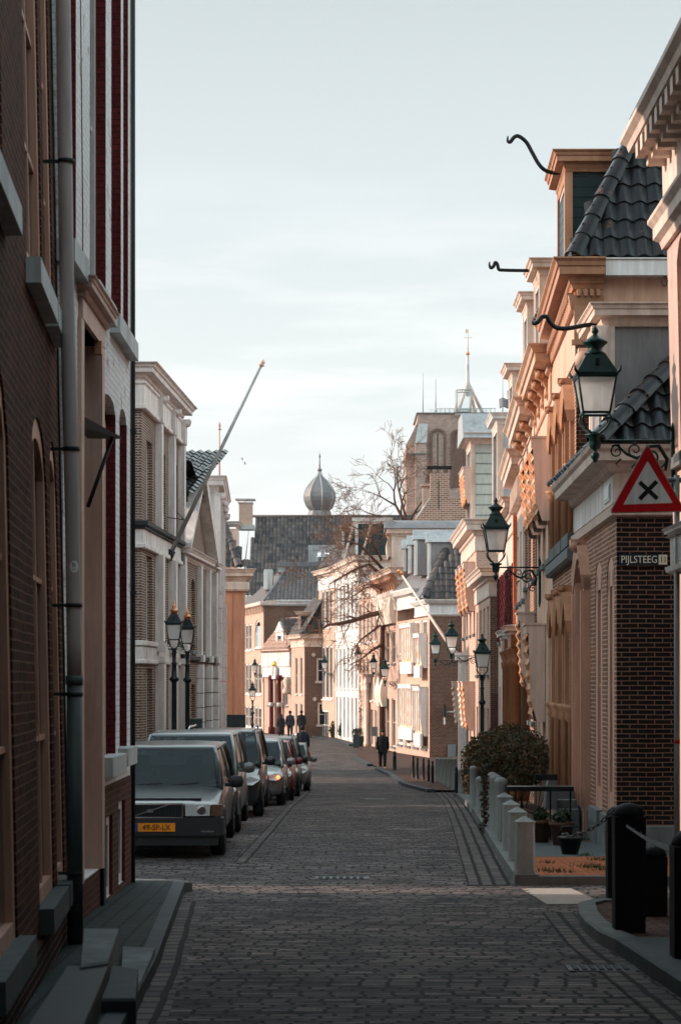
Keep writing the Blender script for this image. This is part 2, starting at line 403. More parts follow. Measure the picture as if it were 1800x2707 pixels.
plain('white_paint', (.78, .75, .72), .45, dirt=(.6, .54, .5), var=.08)
plain('white_stone', (.70, .66, .64), .7, dirt=(.40, .35, .32))
plain('stone', (.15, .165, .17), .65, dirt=(.12, .13, .13))
plain('stone_dark', (.022, .028, .032), .6, dirt=(.012, .015, .018))
plain('ochre', (.50, .25, .145), .45, dirt=(.36, .17, .09), var=.12)
plain('ochre_light', (.66, .43, .32), .5, dirt=(.55, .3, .14))
plain('oak', (.22, .080, .032), .4, var=.3, dirt=(.2, .07, .025))
plain('salmon', (.62, .36, .25), .8, dirt=(.55, .31, .22), var=.06)
plain('orange_wall', (.60, .27, .165), .85, dirt=(.53, .23, .14), var=.05)
plain('grey_render', (.27, .25, .25), .8, dirt=(.19, .18, .18), var=.12)
plain('light_render', (.62, .60, .58), .8, dirt=(.5, .48, .46), var=.06)
plain('cladding', (.50, .52, .47), .6, var=.06)
plain('green_board', (.012, .03, .032), .35, var=.2)
plain('zinc', (.40, .42, .43), .5, .3, dirt=(.28, .30, .31), var=.12)
plain('lead', (.20, .19, .195), .5, .3, dirt=(.14, .15, .17))
plain('lead_pale', (.45, .47, .46), .55, .2, dirt=(.34, .36, .35))
plain('iron', (.02, .022, .024), .45, .6, var=.3)
plain('iron_green', (.006, .028, .026), .38, .0, var=.2)
plain('lamp_black', (.012, .016, .018), .35, .2, var=.2)
plain('copper', (.72, .30, .12), .35, .7, var=.15)
plain('brass', (.65, .42, .15), .3, .9, var=.1)
plain('pipe_grey', (.47, .42, .41), .4, var=.08, scale=2)
plain('pipe_green', (.06, .085, .085), .45, var=.3, dirt=(.14, .15, .15))
plain('wood_dark', (.006, .0045, .005), .7, var=.35, scale=14, bmp=.5)
plain('darkwood', (.05, .028, .022), .5, var=.25)
plain('concrete', (.26, .27, .26), .85, var=.18, scale=9, bmp=.35, dirt=(.17, .18, .17))
plain('kerb', (.14, .145, .14), .8, var=.2, scale=8, bmp=.4, dirt=(.16, .16, .16))
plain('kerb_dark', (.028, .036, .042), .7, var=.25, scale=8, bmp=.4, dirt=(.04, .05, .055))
plain('slab', (.13, .14, .142), .8, var=.3, scale=9, bmp=.8, dirt=(.22, .23, .23))
brick('slab_sun_streaks', (.62, .54, .47), (.52, .46, .40), (.20, .17, .15), w=1.3, h=.14, ms=.03, bmp=.8, dirt=.35)  # pale slabs; sun streaks and post shadows painted in as stripes
plain('cream_cool', (.74, .67, .64), .55, dirt=(.52, .45, .42))
plain('indicator', (.14, .075, .05), .3)
plain('sill_pale', (.52, .55, .55), .55, var=.1, dirt=(.3, .32, .33))
plain('slab_grey', (.07, .085, .09), .75, var=.15, scale=5, bmp=.3)
plain('soil', (.12, .07, .05), .95, var=.35, scale=10, bmp=.6)
plain('rubber', (.012, .012, .013), .8, var=.2)
plain('alloy', (.35, .36, .37), .3, .8, var=.1)
plain('chrome', (.6, .6, .6), .18, 1.0, var=.05)
plain('sign_red', (.72, .010, .014), .38, var=.25, scale=12, dirt=(.45, .008, .012))
plain('sign_white', (.93, .95, .93), .4, var=.06, scale=12, dirt=(.80, .82, .80))
plain('sign_black', (.012, .016, .018), .5)
plain('sign_blue', (.008, .022, .040), .35, var=.1)
plain('sign_cream', (.80, .74, .60), .45, var=.05)
plain('plate_yellow', (.80, .27, .02), .45, var=.06)
plain('plate_blue', (.02, .08, .25), .4)
plain('skin', (.42, .24, .17), .6, var=.1)
plain('hair_dark', (.015, .012, .010), .7, var=.3)
plain('cloth_black', (.012, .013, .017), .9, var=.3, scale=20)
plain('cloth_navy', (.018, .025, .038), .9, var=.3, scale=20)
plain('denim', (.02, .024, .032), .9, var=.3, scale=20)
plain('bag_orange', (.80, .16, .015), .55, var=.1)
plain('shoe_pink', (.42, .25, .2), .7)
plain('awning_cloth', (.74, .62, .52), .8, var=.08, dirt=(.6, .48, .4))
plain('awning_box', (.62, .45, .375), .55, var=.06)
plain('bark', (.10, .052, .034), .9, var=.35, scale=10, bmp=.6)
plain('twig', (.20, .10, .062), .85, var=.3, scale=4, bmp=0)
plain('terracotta', (.10, .05, .035), .8, var=.3)
plain('planter_blue', (.05, .085, .10), .6, var=.2)
plain('panel_grey', (.20, .22, .225), .5, var=.08)
plain('red_sticker', (.5, .02, .02), .5)
plain('reflector', (.55, .60, .62), .3, var=.08)
plain('gold', (.85, .55, .12), .3, .6)
def leafmat(name, a, b_, k=2.2):
    m, t, b = nodes(name, .7, 0, .2)
    oi = t.nodes.new('ShaderNodeNewGeometry')
    f = noise(t, k, 3)
    n2 = t.nodes.new('ShaderNodeTexWhiteNoise'); n2.noise_dimensions = '1D'; t.links.new(oi.outputs['Random Per Island'], n2.inputs['W'])
    c = mixc(t, n2.outputs['Value'], c4(a), c4(b_)); c = mixc(t, f, c4((.02, .03, .012)), c)
    t.links.new(c, b.inputs['Base Color'])
leafmat('leaf_hedge', (.020, .042, .015), (.19, .06, .022))
leafmat('leaf_dark', (.02, .045, .018), (.05, .07, .03))
leafmat('leaf_purple', (.10, .035, .03), (.07, .05, .03))
leafmat('grass', (.06, .11, .03), (.12, .15, .05))
def pantile_mat(name, a, b_, rust=None, rough=.38, rf=(.60, .66)):
    m, t, b = nodes(name, rough, 0, .25)
    g = t.nodes.new('ShaderNodeNewGeometry')
    c = mixc(t, g.outputs['Random Per Island'], c4(a), c4(b_))
    if rust: c = mixc(t, ramp2(t, noise(t, 3.1, 7, rough=.7), *rf), c, c4(rust))
    t.links.new(c, b.inputs['Base Color']); bump(t, b, noise(t, 30, 4), .2, .004)
pantile_mat('tile_black', (.010, .010, .012), (.020, .017, .017), (.20, .065, .03), .30, (.62, .70))
pantile_mat('tile_grey', (.045, .042, .045), (.11, .085, .078), (.30, .13, .08), .55, (.64, .72))
pantile_mat('tile_far', (.018, .021, .026), (.12, .095, .085), (.42, .17, .09), .5, (.66, .74))
pantile_mat('shingle', (.42, .26, .20), (.30, .19, .15), (.2, .1, .07), .8)
# glass of windows: dark, glossy
m, t, b = nodes('glass', .07); b.inputs['Base Color'].default_value = (.022, .028, .032, 1); b.inputs['Specular IOR Level'].default_value = .8
bump(t, b, noise(t, 2.5, 2), .08, .01)
m, t, b = nodes('glass_pale', .15); b.inputs['Base Color'].default_value = (.33, .38, .40, 1)
m, t, b = nodes('glass_black', .12); b.inputs['Base Color'].default_value = (.006, .008, .010, 1)
m, t, b = nodes('car_glass', .05); b.inputs['Base Color'].default_value = (.02, .028, .03, 1); b.inputs['Specular IOR Level'].default_value = .7
tp = t.nodes.new('ShaderNodeBsdfTransparent'); tp.inputs['Color'].default_value = (.75, .85, .84, 1); ms_ = t.nodes.new('ShaderNodeMixShader'); ms_.inputs[0].default_value = .45
t.links.new(b.outputs[0], ms_.inputs[1]); t.links.new(tp.outputs[0], ms_.inputs[2]); t.links.new(ms_.outputs[0], t.nodes['Material Output'].inputs[0])
# frosted lantern glass: passes light
m, t, b = nodes('lamp_glass', .45); b.inputs['Base Color'].default_value = (.82, .80, .78, 1)
b.inputs['Transmission Weight'].default_value = 0.0; b.inputs['Subsurface Weight'].default_value = 0
tr = t.nodes.new('ShaderNodeBsdfTranslucent'); tr.inputs['Color'].default_value = (.97, .97, .95, 1)
ms_ = t.nodes.new('ShaderNodeMixShader'); ms_.inputs[0].default_value = .72
t.links.new(b.outputs[0], ms_.inputs[1]); t.links.new(tr.outputs[0], ms_.inputs[2])
tp = t.nodes.new('ShaderNodeBsdfTransparent'); m2_ = t.nodes.new('ShaderNodeMixShader'); m2_.inputs[0].default_value = .30
t.links.new(ms_.outputs[0], m2_.inputs[1]); t.links.new(tp.outputs[0], m2_.inputs[2]); t.links.new(m2_.outputs[0], t.nodes['Material Output'].inputs[0])
bump(t, b, noise(t, 90, 3), .3, .004)
m, t, b = nodes('lamp_clear', .1); b.inputs['Base Color'].default_value = (.75, .74, .72, 1)
tp = t.nodes.new('ShaderNodeBsdfTransparent'); ms_ = t.nodes.new('ShaderNodeMixShader'); ms_.inputs[0].default_value = .55
t.links.new(b.outputs[0], ms_.inputs[1]); t.links.new(tp.outputs[0], ms_.inputs[2]); t.links.new(ms_.outputs[0], t.nodes['Material Output'].inputs[0])
m, t, b = nodes('railing_glass', .05); b.inputs['Base Color'].default_value = (.6, .75, .74, 1)
tp = t.nodes.new('ShaderNodeBsdfTransparent'); ms_ = t.nodes.new('ShaderNodeMixShader'); ms_.inputs[0].default_value = .86
t.links.new(b.outputs[0], ms_.inputs[1]); t.links.new(tp.outputs[0], ms_.inputs[2]); t.links.new(ms_.outputs[0], t.nodes['Material Output'].inputs[0])
m, t, b = nodes('headlamp', .1); b.inputs['Base Color'].default_value = (.42, .45, .45, 1); bump(t, b, noise(t, 40, 2), .5, .01)
m, t, b = nodes('lit_orange', .4); b.inputs['Base Color'].default_value = (1, .3, .08, 1); b.inputs['Emission Color'].default_value = (1, .25, .08, 1); b.inputs['Emission Strength'].default_value = 2.2
def paint(name, col, met=.3, rough=.28):
    m, t, b = nodes(name, rough, met); b.inputs['Base Color'].default_value = c4(col); b.inputs['Coat Weight'].default_value = .3; b.inputs['Specular IOR Level'].default_value = .35; b.inputs['Coat Roughness'].default_value = .06
    f = noise(t, 3, 5); t.links.new(mixc(t, f, c4(col, .85), c4(col, 1.15)), b.inputs['Base Color'])
paint('paint_graphite', (.018, .020, .022), .0, .3); paint('paint_silver', (.22, .23, .235), .5); paint('paint_dark', (.015, .018, .02), .1); paint('paint_red', (.16, .012, .02))
paint('paint_light', (.16, .165, .165), .4); paint('paint_black', (.012, .013, .015)); paint('paint_blue', (.025, .028, .034), .1)
m, t, b = nodes('bumper', .6); b.inputs['Base Color'].default_value = (.010, .012, .014, 1)
# checked awning cloth in orange and cream
def checked(name, s, a, b_):
    m, t, b = nodes(name, .8); uv = t.nodes.new('ShaderNodeTexCoord').outputs['Object']
    ck = t.nodes.new('ShaderNodeTexChecker'); ck.inputs['Scale'].default_value = s; t.links.new(uv, ck.inputs['Vector'])
    ck.inputs['Color1'].default_value = c4(a); ck.inputs['Color2'].default_value = c4(b_)
    t.links.new(mixc(t, ramp2(t, noise(t, 3, 5), .4, .9), ck.outputs[0], c4(b_)), b.inputs['Base Color'])
checked('check_orange', 3.4, (.50, .14, .035), (.62, .36, .22)); checked('check_pale', 3.2, (.62, .30, .15), (.74, .58, .46))
# ------------------------------------------------------------------ ground
def lerp_line(pts):
    q = sorted([(p[1], p[0]) for p in pts])
    def f(y):
        if y <= q[0][0]: a, b = q[0], q[1]
        elif y >= q[-1][0]: a, b = q[-2], q[-1]
        else:
            for i in range(len(q)-1):
                if q[i][0] <= y <= q[i+1][0]: a, b = q[i], q[i+1]; break
        return a[1]+(b[1]-a[1])*(y-a[0])/(b[0]-a[0])
    return f
def strip(name, m, xl, xr, y0, y1, lift, step=1.0, skirt=0, kind='structure', nx=1):
    n = max(1, int((y1-y0)/step)); mb = MB(); vs = []
    for i in range(n+1):
        y = y0+(y1-y0)*i/n; z = gz(y)+lift; a, b = xl(y), xr(y)
        vs += [(a+(b-a)*k/nx, y, z) for k in range(nx+1)]
    k = nx+1
    mb.add(vs, [(i*k+j, i*k+j+1, i*k+j+1+k, i*k+j+k) for i in range(n) for j in range(nx)])
    if skirt:
        for c in (0, nx):
            e = []
            for i in range(n+1): p = vs[i*k+c]; e += [p, (p[0], p[1], p[2]-skirt)]
            mb.add(e, [(2*i, 2*i+1, 2*i+3, 2*i+2) for i in range(n)])
        for i in (0, n):
            p, q = vs[i*k], vs[i*k+nx]; mb.add([p, q, (q[0], q[1], q[2]-skirt), (p[0], p[1], p[2]-skirt)], [(0, 1, 2, 3)])
    o = mb.build(name, m); tag(o, kind=kind)
    if name == 'cobble_gutter':      # the rows of cobbles follow the kerb
        uvl = o.data.uv_layers[0]; V = o.data.vertices
        for lp in o.data.loops:
            co = V[lp.vertex_index].co; uvl.data[lp.index].uv = (co.x-xl(co.y), co.y)
    return o
def cst(v): return lambda y: v
mb = MB(); ys = [-60, -20, -5]+list(range(0, 151, 3))+[170, 200, 300, 500, 900, 1600, 2500]
xs = [-1500, -400, -60, -10, 0, 10, 60, 400, 1500]
for y in ys: mb.v += [(x, y, gz(y)-.012) for x in xs]
k = len(xs)
for i in range(len(ys)-1):
    for j in range(k-1): mb.f.append((i*k+j, i*k+j+1, i*k+j+1+k, i*k+j+k)); mb.sm.append(False)
tag(mb.build('ground', 'pavement_warm'), kind='structure')
strip('road', 'clinker', cst(-9), cst(9), 2, 172, 0, 1.5)
# brick gutter strips laid lengthwise
R_IN = lerp_line([gp(1235, 2340), gp(1198, 2200), gp(1168, 2115), gp(1142, 2084)])
R_OUT = lerp_line([gp(1361, 2341), gp(1300, 2243), gp(1246, 2148), gp(1212, 2114), gp(1180, 2092)])
yA = gp(1300, 2341)[1]; yB = gp(1150, 2082)[1]
strip('cobble_gutter', 'cobble_strip', R_IN, lambda y: R_OUT(y)+.02, yA, yB, .006, .7)
LK = lerp_line([gp(477, 2390), gp(411, 2575), gp(345, 2707)])
LG = lerp_line([gp(543, 2390), gp(490, 2550), gp(440, 2707)])
strip('cobble_gutter', 'cobble_strip', lambda y: LK(y)-.02, LG, 11.2, gp(477, 2386)[1], .006, .5)
CG0 = lerp_line([gp(618, 2282), gp(700, 2195), gp(812, 2085)]); CG1 = lerp_line([gp(660, 2282), gp(735, 2195), gp(826, 2085)])
strip('cobble_gutter', 'cobble_strip', CG0, CG1, gp(640, 2282)[1], gp(816, 2085)[1], .006, .8)
RG0 = lerp_line([gp(1432, 2415), gp(1500, 2500), gp(1640, 2620), gp(1740, 2707)]); RG1 = lerp_line([gp(1520, 2420), gp(1590, 2505), gp(1720, 2600), gp(1900, 2707)])
strip('cobble_gutter', 'cobble_strip', RG0, RG1, 11.5, gp(1500, 2412)[1], .007, .5)
# left pavement in front of the stoop
yL = gp(411, 2352)[1]
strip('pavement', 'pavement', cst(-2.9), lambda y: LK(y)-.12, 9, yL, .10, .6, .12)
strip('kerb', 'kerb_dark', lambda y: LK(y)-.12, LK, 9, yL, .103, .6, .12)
mb = MB(); a, b = gp(345, 2345), gp(474, 2362)
pl = [(-2.4, yL+.16), (LK(yL)-.45, yL+.10), (LK(yL)-.12, yL-.02), (LK(yL), yL-.25)]
mb.sweep(pl, [(-.12, -.15), (.10, -.15), (.10, .085), (.08, .10), (-.12, .10)], gz(yL), 1)
tag(mb.build('kerb', 'kerb'), kind='structure')
# right: raised stoep behind the bollards
strip('pavement', 'orange_paving', lambda y: R_OUT(y)+.26, cst(4.6), gp(1400, 2333)[1], 26.4, .085, .6, .1)
strip('pavement', 'slab_grey', lambda y: R_OUT(y)+.26, cst(5.2), 26.4, 29.6, .087, .6, .1)
strip('pavement', 'pavement_warm', lambda y: R_OUT(y)+.26, cst(7.6), 29.6, 60, .085, .8, .1)
mb = MB(); yy = gp(1400, 2338)[1]
mb.box(R_OUT(yy)+.25, 4.6, yy-.12, yy+.0, gz(yy)-.1, gz(yy)+.10); tag(mb.build('kerb', 'kerb'), kind='structure')
strip('kerb', 'kerb', lambda y: R_OUT(y), lambda y: R_OUT(y)+.26, yy-.12, gp(1200, 2106)[1], .115, .6, .13)
strip('sun_streaked_slab', 'slab_sun_streaks', lambda y: xp(1368, 22.4)+(22.4-y)*.045, lambda y: xp(1500, 22.4)+(22.4-y)*.06, gp(1400, 2392)[1], gp(1400, 2350)[1], .008, .3)  # pale slab with the sun between the posts put into its colour
# right foreground platform with curved kerb
RK = [gp(1622, 2408), gp(1560, 2411), gp(1526, 2420), gp(1530, 2446), gp(1548, 2470), gp(1580, 2497), gp(1628, 2520), gp(1800, 2640), gp(2000, 2780)]
poly = [(x, y) for x, y in RK]+[(7.5, RK[-1][1]), (7.5, RK[0][1])]
mb = MB(); ztop = .10
vs = [(x, y, gz(y)+ztop) for x, y in poly]; mb.add(vs, [tuple(range(len(vs)))])
tag(mb.build('pavement', 'pavement_warm'), kind='structure')
def kerb_along(pts, m, lift, wd=.2, side=1, dp=.15, sub=4):
    P = []
    for i in range(len(pts)-1):
        for k in range(sub): f = k/sub; P.append((pts[i][0]+(pts[i+1][0]-pts[i][0])*f, pts[i][1]+(pts[i+1][1]-pts[i][1])*f))
    P.append(pts[-1]); rings = []
    for i, p in enumerate(P):
        a, b = Vector(P[max(0, i-1)]), Vector(P[min(len(P)-1, i+1)]); t = (b-a).normalized(); n = Vector((-t.y, t.x))*side
        z = gz(p[1]); rings.append([(p[0]+n.x*d, p[1]+n.y*d, z+h) for d, h in ((0, -dp), (0, lift-.02), (.02, lift), (wd, lift), (wd, -dp))])
    mb = MB().loft(rings); return tag(mb.build('kerb', m), kind='structure')
kerb_along(RK[:7], 'kerb', .125, .16, 1)
kerb_along(RK[6:], 'slab_grey', .125, .5, 1)
# far pavements
FK = [gp(830, 1949), gp(868, 1955), gp(905, 1962), gp(934, 1972), gp(960, 1985), gp(938, 2001), gp(960, 2012), gp(985, 2026), gp(1004, 2034), gp(1040, 2050), gp(1082, 2077), gp(1150, 2095)]
FK = [(FK[i][0], FK[i][1]) for i in range(len(FK))]
poly = FK+[(12, FK[-1][1]), (12, FK[0][1]+6), (FK[0][0]-.5, FK[0][1]+6)]
vs = [(x, y, gz(y)+.07) for x, y in poly]; mb = MB().add(vs, [tuple(range(len(vs)))]); tag(mb.build('pavement', 'pavement_warm'), kind='structure')
kerb_along(FK[:4], 'kerb_dark', .11, .25, -1); kerb_along(FK[5:8], 'kerb_dark', .11, .25, -1); kerb_along(FK[8:], 'kerb_dark', .10, .25, -1)
FL = [gp(560, 1938), gp(700, 1945), gp(780, 1948), gp(835, 1945)]
vs = [(x, y, gz(y)+.06) for x, y in FL]+[(x, y+30, gz(y)+.06) for x, y in FL[::-1]]
mb = MB().add(vs, [tuple(range(len(vs)))]); tag(mb.build('pavement', 'pavement_warm'), kind='structure')
kerb_along(FL, 'kerb', .09, .25, 1)
# manhole slot and drain cover
def cover(px, py, wx, wy, label):
    x, y = gp(px, py); r = wempty('drain_cover', (x, y, gz(y))); z = gz(y)
    m = MB(); m.box(x-wx/2, x+wx/2, y-wy/2, y+wy/2, z-.02, z+.010); m.build('rim', 'iron', r)
    m = MB()
    for k in range(7): m.box(x-wx/2+.04+k*(wx-.08)/7, x-wx/2+.04+(k+.6)*(wx-.08)/7, y-wy/2+.04, y+wy/2-.04, z+.010, z+.018)
    m.build('bars', 'kerb_dark', r); tag(r, label, 'drain cover')
cover(905, 2322, .62, .28, "wide iron drain cover in the middle of the lit stretch of paving")
cover(990, 2113, .45, .4, "small iron drain cover further down the brick road")
cover(1590, 2562, .5, .3, "dark iron gully cover in the gutter by the curved kerb on the right")

# ------------------------------------------------------------------ house helpers
def arc(n, r, a0, a1, cx=0, cz=0): return [(cx+r*math.cos(R(a0+(a1-a0)*k/n)), cz+r*math.sin(R(a0+(a1-a0)*k/n))) for k in range(n+1)]
def corn(out, h):
    """classical cornice profile, top at z=0"""
    return [(-.06, -h), (.02, -h), (.04, -h*.86), (out*.22, -h*.80), (out*.24, -h*.62), (out*.70, -h*.56), (out*.72, -h*.30), (out*.80, -h*.27), (out*.86, -h*.14), (out*.97, -h*.07), (out, -h*.05), (out, 0), (-.06, .02)]
def band(out, h): return [(-.04, -h), (out*.7, -h), (out, -h*.8), (out, -h*.1), (out*.85, 0), (-.04, 0)]
def house(name, label, p0, p1, zt, holes, wm, right=True, side=4.0, sidem=None, zb=None, rec=.12, depth=6, cat='house'):
    w = W(p0, p1, right); zb = zb if zb is not None else min(gz(p0[1]), gz(p1[1]))-.15
    r = wempty(name, (p0[0], p0[1], gz(p0[1])))
    tag(r, label, cat)
    m = MB(); w.wall(m, 0, w.L, zb, zt, holes, rec)
    m.add([w.pt(0, -rec-.35, zb), w.pt(w.L, -rec-.35, zb), w.pt(w.L, -rec-.35, zt-.02), w.pt(0, -rec-.35, zt-.02)], [(0, 1, 2, 3)])
    m.build('wall', wm, r)
    m = MB(); sx = -1 if not right else 1
    q0, q1 = Vector(p0), Vector(p1)
    s0 = (q0.x+sx*side, q0.y); s1 = (q1.x+sx*side, q1.y)
    m.add([(q0.x, q0.y, zb), (s0[0], s0[1], zb), (s0[0], s0[1], zt), (q0.x, q0.y, zt)], [(0, 1, 2, 3)])
    m.add([(q1.x, q1.y, zb), (s1[0], s1[1], zb), (s1[0], s1[1], zt), (q1.x, q1.y, zt)], [(0, 1, 2, 3)])
    m.add([(q0.x, q0.y, zt), (s0[0], s0[1], zt), (s1[0], s1[1], zt), (q1.x, q1.y, zt)], [(0, 1, 2, 3)])
    m.add([(s0[0], s0[1], zb), (s1[0], s1[1], zb), (s1[0], s1[1], zt), (s0[0], s0[1], zt)], [(0, 1, 2, 3)])
    m.build('side_wall', sidem or wm, r)
    return r, w, zb
def hpath(w, side, right=True, far=True, e=0):
    """plan path along the camera-facing side, the street front and the far end"""
    sx = 1 if right else -1; a, b = w.p0, w.p1
    P = [(a.x+sx*side, a.y-e), (a.x, a.y-e), (b.x, b.y)]
    if far: P.append((b.x+sx*.6, b.y))
    return P
def cornice(w, r, zt, out, h, m, side=2.0, right=True, far=True, name='cornice', prof=None):
    mb = MB(); mb.sweep(hpath(w, side, right, far), prof or corn(out, h), zt, w.side if right else -1*1)
    return mb.build(name, m, r)
def dentils(w, par, u0, u1, z, m, wd=.09, h=.11, d=.09, gap=.1):
    mb = MB(); u = u0
    while u+wd <= u1: w.box(mb, u, u+wd, -.02, d, z-h, z); u += wd+gap
    return mb.build('dentils', m, par)
def console(w, mb, u, z, wd=.16, h=.5, d=.35):
    """scrolled bracket"""
    prof = [(0, 0), (d, 0), (d, -h*.12), (d*.95, -h*.2), (d*.75, -h*.34), (d*.5, -h*.42), (d*.32, -h*.6), (d*.36, -h*.78), (d*.25, -h*.95), (0, -h)]
    mb.loft([[w.pt(u-wd/2, a-.01, z+b) for a, b in prof], [w.pt(u+wd/2, a-.01, z+b) for a, b in prof]])
    for s_ in (-1, 1):
        c = w.pt(u+s_*(wd/2+.005), d*.68, z-h*.2); c2 = w.pt(u+s_*(wd/2+.005), d*.2, z-h*.8)
        for cc, rr in ((c, h*.14), (c2, h*.1)):
            cv = Vector(cc); tt = Vector((w.t.x, w.t.y, 0))*s_
            mb.tube([cv, cv+tt*.03], rr, 10)
def awning(w, par, u0, u1, z1, z0, d, cloth='check_orange', box='awning_box', flat=False):
    """folded window awning: side boards and box in cream, pleated cloth hanging in scallops"""
    m = MB(); w.box(m, u0, u1, .01, d, z1-.16, z1); w.box(m, u0-.02, u1+.02, .0, d+.03, z1, z1+.04)
    for u in (u0, u1-.05):
        m.add([w.pt(u, .01, z0), w.pt(u, d*.45, z0), w.pt(u, d*.8, z0+(z1-z0)*.25), w.pt(u, d*.9, z1-.16), w.pt(u, .01, z1-.16),
               w.pt(u+.05, .01, z0), w.pt(u+.05, d*.45, z0), w.pt(u+.05, d*.8, z0+(z1-z0)*.25), w.pt(u+.05, d*.9, z1-.16), w.pt(u+.05, .01, z1-.16)],
              [(0,1,2,3,4), (5,6,7,8,9), (0,1,6,5), (1,2,7,6), (2,3,8,7), (3,4,9,8)])
    a = m.build('awning', box, par)
    m = MB(); n = 14; k = 7; rings = []
    for i in range(n+1):
        z = z1-.16-(z1-.16-z0-.03)*i/n; row = []
        for j in range(k*2+1):
            u = u0+.05+(u1-u0-.1)*j/(k*2)
            dd = d*.72*(1-.12*i/n)+.045*math.sin(j*1.9)+.012*math.sin(i*2.1+j) if flat else d*(.84+.16*abs(math.sin(i*.5*math.pi)))*(1-.35*i/n)+.03*(j % 2)+.02
            row.append(w.pt(u, dd, z+(.05 if (j % 2 and i == n) else 0)))
        rings.append(row)
    m.loft(rings, False, False, flat); m.build('cloth', cloth, a)
    if flat:
        q = max(2, int((u1-u0)/.55))
        for i in range(q+1): m = MB(); u = u0+(u1-u0-.08)*i/q; w.box(m, u, u+.08, d*.9, d+.02, z0+.25, z1-.16); m.build('bar', box, a)
        m = MB(); w.box(m, u0, u1, d*.6, d*.9, z0-.45, z0+.12); m.build('valance', box, a)
    return a
def flue(cx, cy, z0, z1, par, wx=.5, wy=.5, m='brick_brown', capm='zinc'):
    mb = MB(); mb.box(cx-wx/2, cx+wx/2, cy-wy/2, cy+wy/2, z0, z1); mb.box(cx-wx/2-.05, cx+wx/2+.05, cy-wy/2-.05, cy+wy/2+.05, z1, z1+.12)
    c = mb.build('chimney', m, par)
    mb = MB()
    for sx in (-1, 1):
        for sy in (-1, 1): mb.box(cx+sx*wx*.35-.02, cx+sx*wx*.35+.02, cy+sy*wy*.35-.02, cy+sy*wy*.35+.02, z1+.12, z1+.34)
    mb.box(cx-wx/2-.22, cx+wx/2+.22, cy-wy/2-.2, cy+wy/2+.2, z1+.34, z1+.40)
    mb.build('cap', capm, c); return c
def hook(path, rad, par, m='iron'):
    mb = MB(); n = []
    P = [Vector(p) for p in path]
    for i in range(len(P)-1):
        p0 = P[max(0, i-1)]; p1 = P[i]; p2 = P[i+1]; p3 = P[min(len(P)-1, i+2)]
        for k in range(5):
            t = k/5; n.append(.5*((2*p1)+(-p0+p2)*t+(2*p0-5*p1+4*p2-p3)*t*t+(-p0+3*p1-3*p2+p3)*t**3))
    n.append(P[-1]); L = len(n)
    mb.tube(n, [rad*(1 if i < L*.8 else max(.25, 1-(i-L*.8)/(L*.2)*.75)) for i in range(L)], 8)
    return mb.build('hoist_hook', m, par)
# ================================================================== LEFT SIDE
# --- dark brick building, nearest on the left
p0, p1 = (-1.655, 8.2), (-2.2, 16.5)
w0 = W(p0, p1, False)
Yu = lambda w, Y: (Y-w.p0.y)/w.t.y
zr = lambda v: CZ+v
gh = [(Yu(w0, a), Yu(w0, b), zr(-1.5), zr(1.83), .42, .075) for a, b in ((10.4, 12.12), (13.74, 15.1), (15.4, 16.2))]
uh = [(Yu(w0, a), Yu(w0, b), zr(2.78), zr(6.4), 0, .075) for a, b in ((10.4, 12.12), (13.74, 15.1), (15.4, 16.2))]
r1, wl1, zb = house('brick_building', "dark brown brick building with arched windows at the near left edge", p0, p1, zr(18), gh+uh, 'brick_dark', False, 7, 'brick_dark', zb=-1.0, rec=.075)  # upper wall above the view raised to darken the foreground
wl1 = w0
m = MB(); m.add([(p0[0], p0[1], -1), (p0[0]-.4, -14, -1), (p0[0]-.4, -14, zr(18)), (p0[0], p0[1], zr(18))], [(0, 1, 2, 3)]); m.add([(p0[0]-7, p0[1], zr(18)), (p0[0]-7, -14, zr(18)), (p0[0]-.4, -14, zr(18)), (p0[0], p0[1], zr(18))], [(0, 1, 2, 3)]); m.add([(p0[0]-.4, -12, -2), (9, -12, -2), (9, -12, zr(18)), (p0[0]-.4, -12, zr(18))], [(0, 1, 2, 3)]); m.build('unseen_shade_wall', 'brick_dark', r1)  # unseen walls added behind the camera to shade the foreground
for h in gh:
    window(wl1, r1, h, 'frame_pink', nx=2, nz=3, fw=.11, sill=None, glass='glass')
for h in gh+uh:
    if h in uh: window(wl1, r1, h, 'frame_pink', nx=2, nz=4, fw=.11, sill=None)
    m = MB(); wl1.box(m, h[0]-.10, h[1]+.10, -.06, .10, h[2]-.16, h[2]+.01); m.build('sill', 'sill_pale' if h in uh else 'slab_grey', r1)
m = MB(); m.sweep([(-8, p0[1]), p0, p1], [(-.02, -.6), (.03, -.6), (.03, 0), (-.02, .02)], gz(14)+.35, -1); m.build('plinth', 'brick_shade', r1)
m = MB(); wl1.box(m, wl1.L-.03, wl1.L+.012, -.3, .015, -1, zr(17)); m.build('wall_joint', 'stone_dark', r1)
r1.rotation_euler = (0, -.020, 0); r1.location.x += .045
